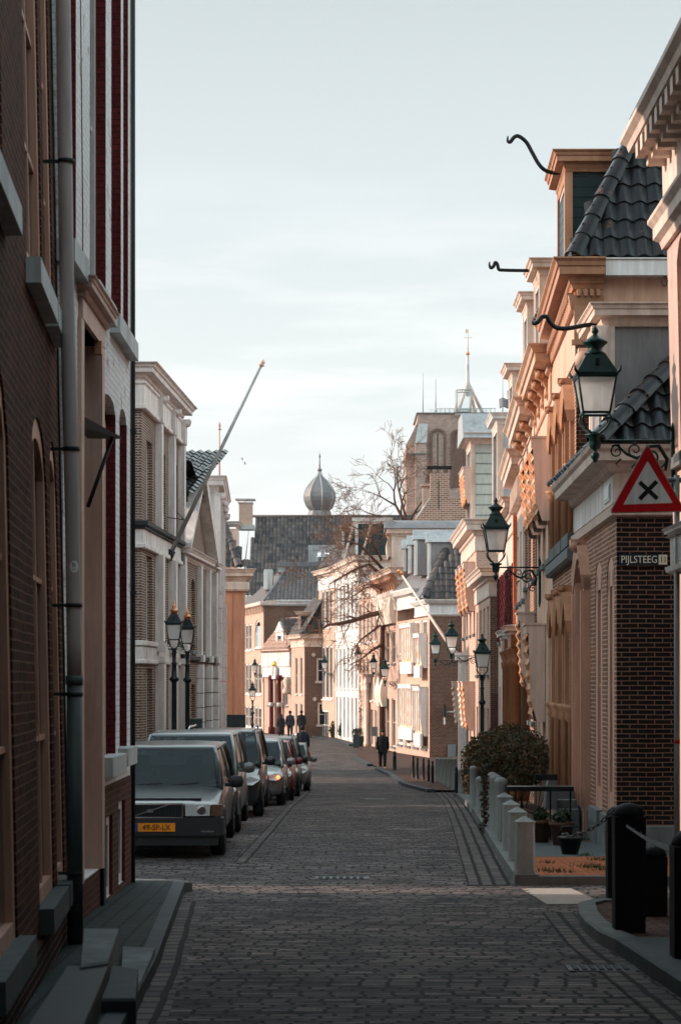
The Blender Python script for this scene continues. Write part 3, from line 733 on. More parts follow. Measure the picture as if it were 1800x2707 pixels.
# --- drainpipe
pr = wempty('drainpipe', (-2.06, 15.7, gz(15.7))); m = MB()
m.tube([(-2.11, 15.7, zr(7)), (-2.09, 15.7, zr(5.1)), (-2.065, 15.7, zr(3.1)), (-2.02, 15.7, zr(1.2)), (-2.008, 15.7, zr(.3)), (-2.005, 15.7, zr(0))], .056, 16)
m.build('upper_pipe', 'pipe_grey', pr)
m = MB(); m.tube([(-2.005, 15.7, zr(.03)), (-2.0, 15.7, gz(15.7)+.05)], .060, 16)
m.tube([(-2.005, 15.7, zr(.04)), (-2.005, 15.7, zr(-.03))], .066, 16); m.build('lower_pipe', 'pipe_green', pr)
for zc in (3.92, 1.75, .57, -.10, -1.45):
    x = -2.006-.017*max(0, zc-.3); m = MB(); m.tube([(x, 15.7, zr(zc)+.014), (x, 15.7, zr(zc)-.014)], .066, 16); m.box(x-.20, x, 15.69, 15.71, zr(zc)-.012, zr(zc)+.012); m.build('clamp', 'stone_dark', pr)
m = MB()
cz_, rr = zr(.86), .046
m.loft([[(-2.014+.0575*math.sin(a), 15.7-.0578*math.cos(a), cz_+rr*s*math.sqrt(max(0, 1-((a-.25)/.62)**2))) for a in [-.37+1.24*k/10 for k in range(11)]] for s in (1, -1)], False, False)
m.build('sticker', 'sign_white', pr)
m = MB()
def on_pipe(a, z): return (-2.014+.059*math.sin(a), 15.7-.059*math.cos(a), z)
for pts in (((-.05, .02), (.1, .03), (.05, 0), (.2, .015)), ((.0, -.03), (.15, -.012), (.3, -.03), (.45, -.015)), ((.25, .03), (.3, -.005), (.42, .02), (.5, .0)), ((-.1, .035), (-.04, .03))):
    m.tube([on_pipe(a, cz_+b) for a, b in pts], .0022, 5)
m.build('scribble', 'sign_black', pr)
tag(pr, "tall round drainpipe, grey above and dark green below, with a round white sticker", 'drainpipe')
# --- white painted building with dark red window reveals
XL = -2.20
yy2 = lambda px: XL*FPX/(px-CX)
p0, p1 = (XL, 16.52), (XL, 21.8)
w2 = W(p0, p1, False)
U = lambda Y: Y-16.52
door_h = (U(17.62), U(19.0), gz(18)+.42, zr(3.05), 0, .22)
g1 = (U(19.35), U(20.35), zr(-.72), zr(2.72), .12, .17); g2 = (U(20.75), U(21.42), zr(-.68), zr(2.75), .12, .17)
u_ = [(U(a), U(b), zr(3.5), zr(8.4), 0, .17) for a, b in ((16.6, 17.3), (18.3, 19.5), (20.0, 20.85), (21.1, 21.55))]
b_ = [(U(19.45), U(20.0), gz(20)+.12, zr(-1.28), 0, .10), (U(20.55), U(21.15), gz(20)+.14, zr(-1.2), 0, .10)]
r2, wl2, zb = house('painted_brick_house', "tall white painted brick house with dark red window reveals on the left", p0, p1, zr(12), [door_h, g1, g2]+u_+b_, 'brick_painted', False, 7, 'brick_painted', zb=-1.0, rec=.1)
dh_0 = door_h[0]
# darker unpainted base
m = MB(); wl2.wall(m, U(19.02), wl2.L+.004, -1.0, zr(-.98), [(h[0], h[1], h[2], h[3], 0, .02) for h in b_], .02)
wl2.wall(m, 0, dh_0-.16, -1.0, zr(-.98)); wl2.wall(m, dh_0-.16, U(19.02), -1.0, door_h[2])
for v in range(len(m.v)): m.v[v] = (m.v[v][0]+.012, m.v[v][1], m.v[v][2])
m.add([(XL+.012, 21.8, -1), (XL-.6, 21.804, -1), (XL-.6, 21.804, zr(-.98)), (XL+.012, 21.8, zr(-.98))], [(0,1,2,3)])
m.build('base', 'brick_low_dark', r2)
def red_reveal(w, par, h, depth=.1):
    a, b, c, d = h[:4]; mm = MB(); rr = h[5]
    w.box(mm, b-.010, b+.004, -rr, .003, c, d-(h[4] or 0)); mm.build('reveal', 'brick_red_reveal', par)
    mm = MB(); w.box(mm, a-.004, a+.010, -rr, .003, c, d-(h[4] or 0)); mm.build('reveal', 'brick_red_reveal', par)
for h in [g1, g2]+u_+b_:
    f = window(wl2, r2, (h[0]+.012, h[1]-.012)+h[2:], 'cream' if h in (g1, g2) else 'white_stone', nx=1 if h in b_ else 2, nz=1 if h in b_ else 3, fw=.09, sill=None, proud=.02)
    red_reveal(wl2, r2, h)
    if h not in b_:
        m = MB(); wl2.box(m, h[0]-.12, h[1]+.12, -.06, .10, h[2]-.17, h[2]+.01); m.build('sill', 'sill_pale', r2)
dh = door_h; door(wl2, r2, dh, 'pink_cream', 'pink_cream')
m = MB()      # fluted portal jambs and hood
for u in (dh[0]-.14, dh[1]):
    wl2.box(m, u-.05, u+.14, -.22, .035, dh[2]-.0, dh[3])
    for k in range(3): wl2.box(m, u-.006, u+.146, -.12+.045*k, -.10+.045*k, dh[2]+.5, dh[3]-.2)
wl2.box(m, dh[0]-.14, dh[1]+.14, -.16, .04, dh[3], dh[3]+.2)
m.sweep([(XL-.01, 16.52+dh[0]-.14), (XL+.04, 16.52+dh[0]-.14), (XL+.04, 16.52+dh[1]+.14), (XL-.01, 16.52+dh[1]+.14)], corn(.12, .16), dh[3]+.34, -1)
pf = m.build('portal', 'pink_cream', r2)
m = MB(); m.sweep([(XL-.01, 16.52+dh[1]+.139), (XL+.035, 16.52+dh[1]+.139), (XL+.035, 16.52+dh[1]-.02)], [(0, 0), (.012, 0), (.012, .42), (0, .42)], dh[2]-.42, 1); m.build('portal_base', 'stone_dark', r2)
m = MB(); wl2.box(m, dh[1]-.35, dh[1]-.25, .0, .06, dh[3]-.12, dh[3]+.0); m.build('porch_lamp', 'ochre', r2)
# steel hood on a strut
m = MB(); a = Vector(wl2.pt(U(18.0), 0, zr(2.20)))
Yh = 18.05
m.loft([[(XL-.05, Yh-.5, zr(2.16)), (XL+.27, Yh+.35, zr(2.14)), (XL-.05, Yh+.5, zr(2.16))], [(XL-.05, Yh-.5, zr(2.28)), (XL+.27, Yh+.35, zr(2.155)), (XL-.05, Yh+.5, zr(2.28))]])
m.tube([(XL+.19, Yh+.3, zr(2.14)), (XL-.0, Yh+.1, zr(1.52))], .018, 6)
m.build('steel_hood', 'iron', r2)
m = MB(); m.tube([(XL+.02, 21.83, zr(9.8)), (XL+.02, 21.83, gz(21.8))], .03, 8)
for z_ in (2.6, .9, -.9): m.box(XL-.02, XL+.06, 21.78, 21.88, zr(z_), zr(z_)+.04)
m.build('corner_pipe', 'stone_dark', r2)
m = MB(); m.tube([(XL+.002, 16.6+.9, zr(7)), (XL+.004, 17.75, zr(4)), (XL+.002, 17.75, zr(3.4))], .006, 5); m.build('cable', 'brick_red_reveal', r2)

# stoop: two stone slabs and a dark block
def slab_poly(name, label, pts, z0, z1, m, cat):
    """pts plan polygon"""
    mb = MB(); c = .015; cx = sum(p[0] for p in pts)/len(pts); cy = sum(p[1] for p in pts)/len(pts)
    ins = [(p[0]+(cx-p[0])*.03, p[1]+(cy-p[1])*.03) for p in pts]
    mb.loft([[(x, y, z0) for x, y in pts], [(x, y, z1-c) for x, y in pts], [(x, y, z1) for x, y in ins]])
    o = mb.build(name, m); tag(o, label, cat); return o
g = gz(18)
def inv(px, py, z): # point on horizontal plane z seen at the pixel
    Y = (z-CZ)/((HY-py)/FPX); return (xp(px, Y), Y)
z1 = g+.42
slab_poly('stone_step', "upper grey stone doorstep against the left house, beside the drainpipe", [inv(214, 2551, z1), inv(287, 2540, z1), inv(316, 2453, z1), inv(222, 2453, z1)], g, z1, 'slab', 'doorstep')
z1 = g+.22
slab_poly('stone_step', "lower grey stone doorstep nearest the left kerb", [inv(318, 2610, z1), inv(372, 2600, z1), inv(411, 2505, z1), inv(325, 2500, z1)], g, z1, 'slab', 'doorstep')
z1 = g+.30
slab_poly('stone_block', "dark blue-grey stone block in front of the left doorsteps", [inv(268, 2640, z1), inv(360, 2640, z1), inv(366, 2560, z1), inv(280, 2548, z1)], g, z1, 'kerb_dark', 'stone block')
z1 = g+.12
slab_poly('cellar_slab', "low brownish slab in the bottom left corner, in front of the dark stone block", [inv(200, 2790, z1), inv(325, 2790, z1), inv(334, 2622, z1), inv(250, 2622, z1)], g-.2, z1, 'terracotta', 'slab')
z1 = g+.39
slab_poly('brick_landing', "raised dark landing along the foot of the left brick wall", [inv(20, 2790, z1), inv(190, 2790, z1), inv(290, 2551, z1), inv(180, 2551, z1)], g-.2, z1, 'stone_dark', 'landing')

# --- brick town building with white entablature (flagpole)
p0, p1 = (-4.65, 48.7), (-4.32, 56.2)
zt = zr(7.4)
w3 = W(p0, p1, False)
us = [1.35, 3.9, 6.4]
up = [(u-.5, u+.5, zr(3.78), zr(5.75), 0, .18) for u in us]; lo = [(u-.5, u+.5, zr(.95), zr(3.0), 0, .18) for u in us]; gr = [(u-.5, u+.5, zr(-1.9), zr(.3), 0, .18) for u in us]
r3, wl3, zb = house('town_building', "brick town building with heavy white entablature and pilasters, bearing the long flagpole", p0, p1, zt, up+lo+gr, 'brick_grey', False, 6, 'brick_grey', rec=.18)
for h in up+lo+gr: window(wl3, r3, h, 'white_stone', nx=2, nz=2, sill=None)
cornice(wl3, r3, zr(7.42), .42, .40, 'cream_cool', 3, False)
m = MB(); m.sweep(hpath(wl3, 3, False), [(-.02, -.6), (.06, -.6), (.08, -.55), (.08, -.1), (.12, -.06), (.12, 0), (-.02, 0)], zr(7.02), -1)
m.sweep(hpath(wl3, 3, False), band(.12, .12), zr(6.47), -1); m.build('entablature', 'cream_cool', r3)
m = MB()
for u in (2.62, 5.15, 7.3):
    m = MB(); wl3.box(m, u-.16, u+.16, -.02, .16, zr(3.66), zr(6.35)); wl3.box(m, u-.2, u+.2, -.02, .19, zr(6.35), zr(7.0)); console(wl3, m, u, zr(7.02), .3, .5, .32)
    wl3.box(m, u-.18, u+.18, -.02, .2, zr(.98), zr(3.1)); wl3.box(m, u-.24, u+.24, -.02, .26, zr(.72), zr(.98)); wl3.box(m, u-.18, u+.18, -.02, .22, -2.2, zr(.45)); wl3.box(m, u-.22, u+.22, -.02, .24, zr(.45), zr(.6))
    m.build('pilaster', 'white_stone', r3)
m = MB(); m.sweep(hpath(wl3, 3, False), band(.17, .13), zr(3.75), -1); m.sweep(hpath(wl3, 3, False), band(.10, .06), zr(3.62), -1); m.build('string_course', 'stone_dark', r3)
m = MB(); m.sweep(hpath(wl3, 3, False), [(-.02, -.4), (.05, -.4), (.05, 0), (-.02, 0)], zr(3.6), -1); m.sweep(hpath(wl3, 3, False), band(.1, .12), zr(3.22), -1)
m.sweep(hpath(wl3, 3, False), band(.08, .13), zr(.95), -1); m.sweep(hpath(wl3, 3, False), [(-.02, -.3), (.04, -.3), (.04, 0), (-.02, 0)], zr(.8), -1); m.sweep(hpath(wl3, 3, False), band(.08, .1), zr(.5), -1); m.build('stone_bands', 'white_stone', r3)
m = MB(); pantiles(m, (-7.6, 48.4, zr(7.42)), (1, 0, 0), (0, 1, .9), 2.7, 2.6, clip=lambda u, v: u < 2.6-v*.75); ridge_tiles(m, (-4.95, 48.5, zr(7.5)), (-7, 50.5, zr(9.3)), .14); m.build('roof', 'tile_grey', r3)
m = MB()
for u in (1.35,): wl3.box(m, u-.02, u+.02, .02, .2, zr(5.2), zr(5.25))
# --- pedimented house behind it
p0, p1 = (-4.33, 56.2), (-3.93, 64.6)
w4 = W(p0, p1, False)
hs = [(u-.45, u+.45, zr(.85), zr(2.9), .25, .2) for u in (1.2, 3.0, 5.2, 7.2)]+[(u-.45, u+.45, zr(-1.9), zr(-.1), 0, .2) for u in (1.2, 3.0, 5.2, 7.2)]
r4, wl4, zb = house('pediment_house', "brick house with white pediment gable between the flagpole building and the tall stone-fronted house", p0, p1, zr(3.7), hs, 'brick_grey', False, 6, 'light_render', rec=.2)
for h in hs: window(wl4, r4, h, 'white_stone', nx=2, nz=2)
m = MB(); mid = 3.4     # gable triangle and raking cornices
pr_ = [(0, 3.55), (mid, 5.75), (6.8, 3.55)]
m.loft([[wl4.pt(u, 0, zr(z)) for u, z in pr_], [wl4.pt(u, -.3, zr(z)) for u, z in pr_]]); m.build('gable', 'brick_grey', r4)
m = MB()
for (ua, za), (ub, zb_) in (((-.2, 3.45), (mid, 5.8)), ((mid, 5.8), (7.0, 3.45))):
    m.hexa([wl4.pt(ua, -.2, zr(za)), wl4.pt(ub, -.2, zr(zb_)), wl4.pt(ub, .32, zr(zb_)), wl4.pt(ua, .32, zr(za)), wl4.pt(ua, -.2, zr(za+.26)), wl4.pt(ub, -.2, zr(zb_+.26)), wl4.pt(ub, .34, zr(zb_+.26)), wl4.pt(ua, .34, zr(za+.26))])
m.sweep(hpath(wl4, 2, False), corn(.3, .3), zr(3.62), -1); m.build('pediment_cornice', 'cream_cool', r4)
m = MB()
for u in (.3, 4.1, 6.4, 8.2):
    m = MB(); wl4.box(m, u-.16, u+.16, -.02, .14, zr(.75), zr(3.35)); wl4.box(m, u-.22, u+.22, -.02, .2, zr(.55), zr(.75))
    for k in range(7): wl4.box(m, u-.2, u+.2, -.02, .18, zr(.5-.42*(k+1)), zr(.5-.42*k-.03))
    m.build('rusticated_pilaster', 'white_stone', r4)
m = MB(); m.sweep(hpath(wl4, 1, False), band(.12, .14), zr(.7), -1); m.build('string_course', 'stone_dark', r4)
m = MB(); pantiles(m, (-7.6, 57.2, zr(4.4)), (1, 0, 0), (0, 1, .75), 3.3, 3.3); ridge_tiles(m, (-4.2, 57, zr(5.9)), (-4.0, 62, zr(4.9)), .13); 
pantiles(m, (-6.4, 56.6, zr(5.1)), (1, 0, 0), (.15, 1, .35), 2.3, 5.2, clip=lambda u, v: u > v*.05); m.build('roof', 'tile_black', r4)
m = MB(); m.tube([(-4.25, 56.05, zr(5.2)), (-4.25, 56.05, gz(56))], .07, 8); m.build('drainpipe', 'pipe_green', r4)
# --- tall stone-fronted house
p0, p1 = (-3.88, 64.6), (-4.20, 73.2)
w5 = W(p0, p1, False)
hs = [(u-.5, u+.5, z0, z1, 0, .2) for u in (1.5, 4.2, 7.0) for z0, z1 in ((zr(3.1), zr(5.0)), (zr(.3), zr(2.4)), (zr(-2.4), zr(-.3)))]
r5, wl5, zb = house('stone_fronted_house', "tall left house with pink-white stone quoins, pale grey side and a thin roof mast", p0, p1, zr(6.2), hs, 'brick_grey', False, 6, 'light_render', rec=.2)
for h in hs: window(wl5, r5, h, 'white_stone', nx=2, nz=2)
cornice(wl5, r5, zr(6.35), .36, .5, 'cream_cool', 2.5, False); dentils(wl5, r5, 0, 8.6, zr(5.88), 'cream_cool')
m = MB(); 
for u in (.2, 2.8, 5.6, 8.4):
    m = MB(); wl5.box(m, u-.2, u+.2, -.02, .16, zr(2.8), zr(5.8)); console(wl5, m, u, zr(5.85), .3, .6, .34)
    for k in range(12): wl5.box(m, u-.22, u+.22, -.02, .2, zr(2.7-.45*(k+1)), zr(2.7-.45*k-.03))
    m.build('quoin', 'cream_cool', r5)
m = MB(); m.tube([(-4.1, 64.5, zr(6.0)), (-4.1, 64.5, zr(1.8))], .07, 8); m.build('downpipe', 'white_paint', r5)
m = MB(); m.tube([(-3.86, 66.5, zr(6.3)), (-3.86, 66.5, zr(8.0))], [.035, .02], 6); m.lathe([(0, 0), (.07, .03), (.02, .08), (.05, .14), (0, .3)], (-3.86, 66.5, zr(8.0)), 8); m.build('mast', 'frame_pink', r5)
# --- orange rendered house end
p0, p1 = (xp(648, 80), 80), (xp(648, 80)-.8, 88)
r6, wl6, zb = house('orange_house', "orange rendered house end with black painted base", p0, p1, zr(4.1), [], 'orange_wall', False, 3.2, 'orange_wall')
m = MB(); m.sweep(hpath(wl6, 3, False), corn(.42, .5), zr(4.30), -1); m.sweep(hpath(wl6, 3, False), band(.16, .35), zr(3.8), -1); m.build('cornice', 'cream_warm', r6)
m = MB(); m.sweep(hpath(wl6, 3, False), [(-.02, -2.5), (.02, -2.5), (.02, 0), (-.02, 0)], zr(-1.3), -1); m.build('black_base', 'stone_dark', r6)
m = MB(); pantiles(m, (xp(590, 80)-1.2, 79.8, zr(4.35)), (1, 0, 0), (0, 1, 1.6), 2.3, 3.2, clip=lambda u, v: u+v*.62 < 2.3); ridge_tiles(m, (xp(632, 80), 79.8, zr(4.4)), (xp(588, 81), 81.2, zr(6.3)), .14); m.build('roof', 'tile_grey', r6)
m = MB(); m.box(xp(588, 82), xp(626, 82), 82, 84, zr(4.2), zr(6.0)); m.build('roof_hut', 'cream', r6)
m = MB(); m.sweep([(xp(586, 82), 81.95), (xp(627, 82), 81.95), (xp(627, 82), 84)], corn(.14, .22), zr(6.28), -1); m.build('hut_cornice', 'lead_pale', r6)

# unseen house added in the left side street to shade the road opening
r, w_, zb = house('unseen_shade_house', "unseen brick house added across the left side street to shade the right-hand walls", (-11.5, 24.5), (-11.5, 47), zr(8.6), [(2+k*3.2, 3.2+k*3.2, zr(a), zr(a+2), 0, .12) for k in range(6) for a in (-1.5, 2.2)], 'brick_grey', False, 6, 'brick_grey', rec=.12)
m = MB(); m.sweep([(-14, 24.5), (-11.5, 24.5), (-11.5, 47)], corn(.35, .4), zr(8.8), -1); m.build('cornice', 'cream', r)
# ================================================================== RIGHT SIDE
SDPATH = lambda w, s: [(w.p0.x+s, w.p0.y), (w.p0.x, w.p0.y), (w.p1.x, w.p1.y)]
# --- nearest right: cream corner house with big modillion cornice
p0, p1 = (3.44, 14.0), (3.48, 22.2)
w = W(p1, (3.44, 14.0), False)  # u runs from the far corner toward the camera
w.n = Vector((-1, 0)); 
r, _, zb = None, None, None
rn = wempty('corner_house', (3.48, 22.2, gz(22))); tag(rn, "cream corner house with bracketed cornice at the right edge, carrying the nearest street lantern", 'house')
hl = [(.62, 1.9, zr(2.35), zr(4.6), .25, .14)]
m = MB(); w.wall(m, 0, w.L, -1, zr(5.0), hl, .14)
m.add([(3.48, 22.2, -1), (9, 22.2, -1), (9, 22.2, zr(5)), (3.48, 22.2, zr(5))], [(0,1,2,3)])
m.add([w.pt(0, -.4, -1), w.pt(w.L, -.4, -1), w.pt(w.L, -.4, zr(5)), w.pt(0, -.4, zr(5))], [(0,1,2,3)])
m.add([(3.48, 22.2, zr(5)), (9, 22.2, zr(5)), (9, 14, zr(5)), (3.44, 14, zr(5))], [(0,1,2,3)])
m.add([(3.44, 14, -1), (3.4, 12, -1), (3.4, 12, zr(5.5)), (3.44, 14, zr(5.5))], [(0,1,2,3)]); m.box(3.4, 9, 7, 12, -1, zr(6.5)); m.box(3.4, 9, -12, 6.9, -1, zr(15))  # unseen blocks added toward the camera to keep sky light off the road
m.build('wall', 'pink_cream', rn)
for h in hl: window(w, rn, h, 'cream', nx=2, nz=3)
m = MB(); P = [(9, 22.2), (3.48, 22.2), (3.44, 14.0)]
m.sweep(P, [(-.05, -.38), (.10, -.36), (.14, -.30), (.14, -.2), (.34, -.17), (.36, -.10), (.42, -.05), (.42, 0), (-.05, .03)], zr(5.9), -1)
m.sweep(P, [(-.05, -.7), (.03, -.7), (.03, 0), (-.05, 0)], zr(5.56), -1)
m.sweep(P, [(-.05, -.34), (.05, -.34), (.07, -.26), (.13, -.22), (.13, -.10), (.18, -.04), (.18, 0), (-.05, .02)], zr(4.95), -1)
m.build('cornice', 'cream', rn)
for k in range(9):
    m = MB(); u = .12+k*.34; w.box(m, u, u+.16, .02, .33, zr(5.55), zr(5.70)); w.box(m, u+.02, u+.14, .02, .22, zr(5.46), zr(5.55)); m.build('modillion', 'cream', rn)
m = MB(); w.box(m, .3, 2.2, .0, .07, zr(2.22), zr(2.34)); m.build('window_ledge', 'stone', rn)
# cream showcase box
bx = wempty('bay', (3.3, 20.6, zr(.9)))
m = MB(); X0 = 3.21; m.box(X0, 3.47, 19.2, 20.75, zr(1.10), zr(1.42)); m.build('bay_body', 'cream', rn)
COL.objects.unlink(bx); WROOT.pop(bx.name); bpy.data.objects.remove(bx)
m = MB(); m.sweep([(3.47, 20.75), (X0, 20.75), (X0, 19.2)], corn(.07, .09), zr(1.52), -1); m.sweep([(3.47, 20.75), (X0, 20.75), (X0, 19.2)], [(0, -.07), (.04, -.05), (.05, 0), (0, 0)], zr(1.14), -1); m.build('bay_moulding', 'white_paint', rn)
m = MB(); m.add([(X0-.004, 19.3, zr(1.17)), (X0-.004, 20.6, zr(1.17)), (X0-.004, 20.6, zr(1.40)), (X0-.004, 19.3, zr(1.40))], [(0,1,2,3)])
m.add([(X0+.03, 19.196, zr(1.17)), (X0+.22, 19.196, zr(1.17)), (X0+.22, 19.196, zr(1.40)), (X0+.03, 19.196, zr(1.40))], [(0,1,2,3)]); m.build('bay_glass', 'glass_pale', rn)
m = MB()
for k in range(16): a = k/15*2*math.pi*.93; m.tube([(3.45-.045+.06*math.sin(a)*0-.03*math.cos(a), 21.95, zr(4.22)+.05*math.sin(a)), (3.45-.045-.03*math.cos(a+.42), 21.95, zr(4.22)+.05*math.sin(a+.42))], .007, 5)
m.build('ring', 'iron', rn)
m = MB(); m.loft([[(3.06, y, zr(5.92)), (6.6, y, zr(9.4)), (9.5, y, zr(9.4)), (9.5, y, zr(5.92))] for y in (21.9, 12)]); m.build('roof', 'tile_black', rn)  # hidden behind the cornice, added to block sky light from the foreground
rn.location.x += .15; rn.rotation_euler = (0, -.022, 0)
# --- brick corner house of the alley
p0, p1 = (3.59, 27.1), (3.70, 32.7)
w = W(p0, p1); at = w.at
ya = 27.1
hs = [(at(1594)+.0, at(1594)+.0, 0, 0)]
o1 = (.28, 1.18, gz(28)+.55, zr(1.66), .30, .10); o2 = (1.75, 2.75, gz(28)+.55, zr(1.68), .32, .10); o3 = (3.55, 4.75, gz(30)+.15, zr(1.62), .35, .14)
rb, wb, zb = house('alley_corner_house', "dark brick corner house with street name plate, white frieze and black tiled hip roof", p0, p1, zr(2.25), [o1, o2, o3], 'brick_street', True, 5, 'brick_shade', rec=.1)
for h in (o1, o2): window(w, rb, h, 'frame_pink', nx=1, nz=2, fw=.30, sill=None, rec=.1, proud=.03)
for h in (o1, o2):
    m = MB(); w.box(m, h[0]-.08, h[1]+.08, -.06, .09, h[2]-.18, h[2]+.01); m.build('sill', 'slab', rb)
door(w, rb, (o3[0], o3[1], o3[2], o3[3]-.2, 0, .14), 'frame_pink', 'frame_pink')
m = MB()
for u in (o3[0]-.16, o3[1]): w.box(m, u, u+.16, -.02, .10, o3[2], o3[3]-.1); w.box(m, u+.04, u+.12, .1, .14, o3[2]+.4, o3[3]-.3)
pts = [(o3[0]-.16+(1.52)*k/10, o3[3]-.12+.5*math.sin(math.pi*k/10)) for k in range(11)]
for k in range(10):
    (ua, za), (ub, zb_) = pts[k], pts[k+1]
    m.hexa([w.pt(ua,-.02,za-.16), w.pt(ub,-.02,zb_-.16), w.pt(ub,.12,zb_-.16), w.pt(ua,.12,za-.16), w.pt(ua,-.02,za+.06), w.pt(ub,-.02,zb_+.06), w.pt(ub,.15,zb_+.06), w.pt(ua,.15,za+.06)])
console(w, m, o3[0]+.6, o3[3]+.5, .26, .5, .24); m.build('door_surround', 'frame_pink', rb)
m = MB(); m.sweep([(8.6, 27.1), p0, p1], [(-.02, -1), (.05, -1), (.05, 0), (-.02, .02)], gz(28)+.45, 1); m.build('plinth', 'slab', rb)
m = MB(); m.sweep([(8.6, 27.1), p0, p1], [(-.1, -.9), (.02, -.9), (.07, -.88), (.09, -.78), (.03, -.74), (.03, -.34), (.10, -.30), (.13, -.22), (.33, -.20), (.34, -.09), (.38, -.05), (.40, 0), (-.1, .02)], zr(3.04), 1); m.build('cornice', 'cream', rb)
m = MB(); w.box(m, 0.0, w.L, .025, .045, zr(2.32), zr(2.68)); m.build('frieze', 'white_stone', rb)
m = MB(); w.box(m, .30, .95, .045, .065, zr(2.38), zr(2.60)); w.box(m, .33, .92, .065, .072, zr(2.41), zr(2.57)); m.build('plaque', 'reflector', rb)
m = MB(); e0 = Vector((3.32, 26.8, zr(3.06))); L = 5.3
pantiles(m, e0, (1, 0, 0), (0, 1, 1), L, 4.2, .24, .33, clip=lambda u, v: u+.12 > v*.707)
ro = m.build('roof', 'tile_black', rb)
m = MB(); pantiles(m, (3.3, 33.0, zr(3.06)), (0, -1, 0), (1, 0, 1), 6.2, 4.2, .24, .33, clip=lambda u, v: (6.2-u) > v*.707-.2); m.build('roof', 'tile_black', rb)
m = MB(); ridge_tiles(m, e0+Vector((0, 0, .04)), e0+Vector((3, 3, 3.05)), .135, .36); m.build('ridge', 'tile_black', rb)
# its dormer
Dz0, Dz1 = zr(3.2), zr(4.85)
wd = W((3.60, 28.35), (3.64, 30.3))
m = MB(); m.box(3.66, 7, 28.45, 30.2, Dz0, Dz1); dm = m.build('dormer', 'grey_render', rb)
m = MB(); m.sweep([(7, 28.42), (3.60, 28.42), (3.62, 30.3)], corn(.22, .30), zr(5.14), 1); m.build('dormer_cornice', 'cream_warm', dm)
m = MB()
for u in (0, 1.75): wd.box(m, u, u+.16, -.06, .03, Dz0, Dz1)
wd.box(m, .16, 1.75, -.06, .02, Dz1-.2, Dz1); m.box(3.60, 3.74, 28.40, 28.44, Dz0, Dz1); m.build('dormer_front', 'cream', dm)
m = MB()
for u in (-.01, 1.9):
    m = MB(); console(wd, m, u, zr(4.83), .14, .75, .20); m.build('dormer_bracket', 'cream_warm', dm)
window(wd, dm, (.16, 1.75, Dz0+.1, Dz1-.2, 0, .05), 'white_paint', nx=2, nz=1, sill=None)
m = MB(); m.box(5.28, 5.33, 28.42, 28.44, zr(3.5), zr(4.75)); m.lathe([(0,0),(.07,.02),(.075,.12),(0,.16)], (5.305, 28.42, zr(4.62)), 8); m.lathe([(0,0),(.05,.02),(.055,.1),(0,.14)], (5.305, 28.42, zr(3.72)), 8); m.build('lightning_strip', 'stone', dm)
hook([PP(1575, 858, 28.9), PP(1545, 860, 28.9), PP(1500, 868, 28.9), PP(1470, 866, 28.9), PP(1452, 850, 28.9), PP(1445, 838, 28.9), PP(1432, 838, 28.9), PP(1422, 850, 28.9), PP(1410, 856, 28.9), PP(1406, 850, 28.9)], .032, rb)
# street name plate and number
def text(s, size, loc, m, par, rot=(R(90), 0, 0), ext=.003, sx=1, name='lettering'):
    cu = bpy.data.curves.new('lettering', 'FONT'); cu.body = s; cu.size = size; cu.extrude = ext; cu.resolution_u = 3
    cu.align_x = 'CENTER'; cu.align_y = 'CENTER'; tmp = bpy.data.objects.new('tmp', cu); COL.objects.link(tmp)
    bpy.context.view_layer.update(); me = bpy.data.meshes.new_from_object(tmp); bpy.data.objects.remove(tmp)
    me.materials.clear(); me.materials.append(MATS[m]); M = Matrix.Translation(loc) @ Matrix.Rotation(rot[2], 4, 'Z') @ Matrix.Rotation(rot[0], 4, 'X') @ Matrix.Diagonal((sx, 1, 1, 1))
    me.transform(M); o = bpy.data.objects.new(name, me); COL.objects.link(o)
    if par:
        o.parent = par
        if par.name in WROOT: o.matrix_parent_inverse = Matrix.Translation(-Vector(WROOT[par.name]))
    return o
sx0, sx1, sz0, sz1 = xp(1637, 27.05), xp(1764, 27.05), zp(1494, 27.05), zp(1465, 27.05); sxm = xp(1740, 27.05)
sg = wempty('street_name_sign', (sx0, 27.06, sz0)); tag(sg, "navy street name plate with cream number panel on the dark brick side wall", 'street sign')
m = MB(); m.box(sx0, sx1, 27.06, 27.095, sz0, sz1); m.build('plate', 'sign_blue', sg)
m = MB(); m.box(sxm, sx1-.008, 27.052, 27.06, sz0+.008, sz1-.008); m.build('number_panel', 'sign_cream', sg)
text("PIJLSTEEG", .135, ((sx0+sxm)/2, 27.055, (sz0+sz1)/2), 'sign_cream', sg, sx=.82)
text("11", .115, ((sxm+sx1)/2, 27.048, (sz0+sz1)/2), 'sign_black', sg, sx=.8)
# --- ochre cornice house with black roof and green boarded dormer
p0, p1 = (3.70, 32.72), (3.93, 38.6)
w = W(p0, p1); ztc = zr(6.6)
upper = [(.5+k*1.75, 1.55+k*1.75, zr(2.35), zr(4.6), .35, .12) for k in range(3)]
low = [(.5+k*1.75, 1.55+k*1.75, gz(33)+.5, zr(1.25), .35, .12) for k in range(3)]
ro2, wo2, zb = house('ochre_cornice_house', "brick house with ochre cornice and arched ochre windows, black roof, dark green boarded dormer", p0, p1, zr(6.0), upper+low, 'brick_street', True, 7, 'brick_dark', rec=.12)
for h in upper+low: window(w, ro2, h, 'ochre', nx=2, nz=2, sill=None, fw=.09, glass='glass_black')
m = MB(); w.wall(m, 0, w.L, zr(5.05), zr(6.02), []); 
for i in range(len(m.v)): m.v[i] = (m.v[i][0]-.015, m.v[i][1], m.v[i][2])
m.build('upper_band', 'ochre_light', ro2)
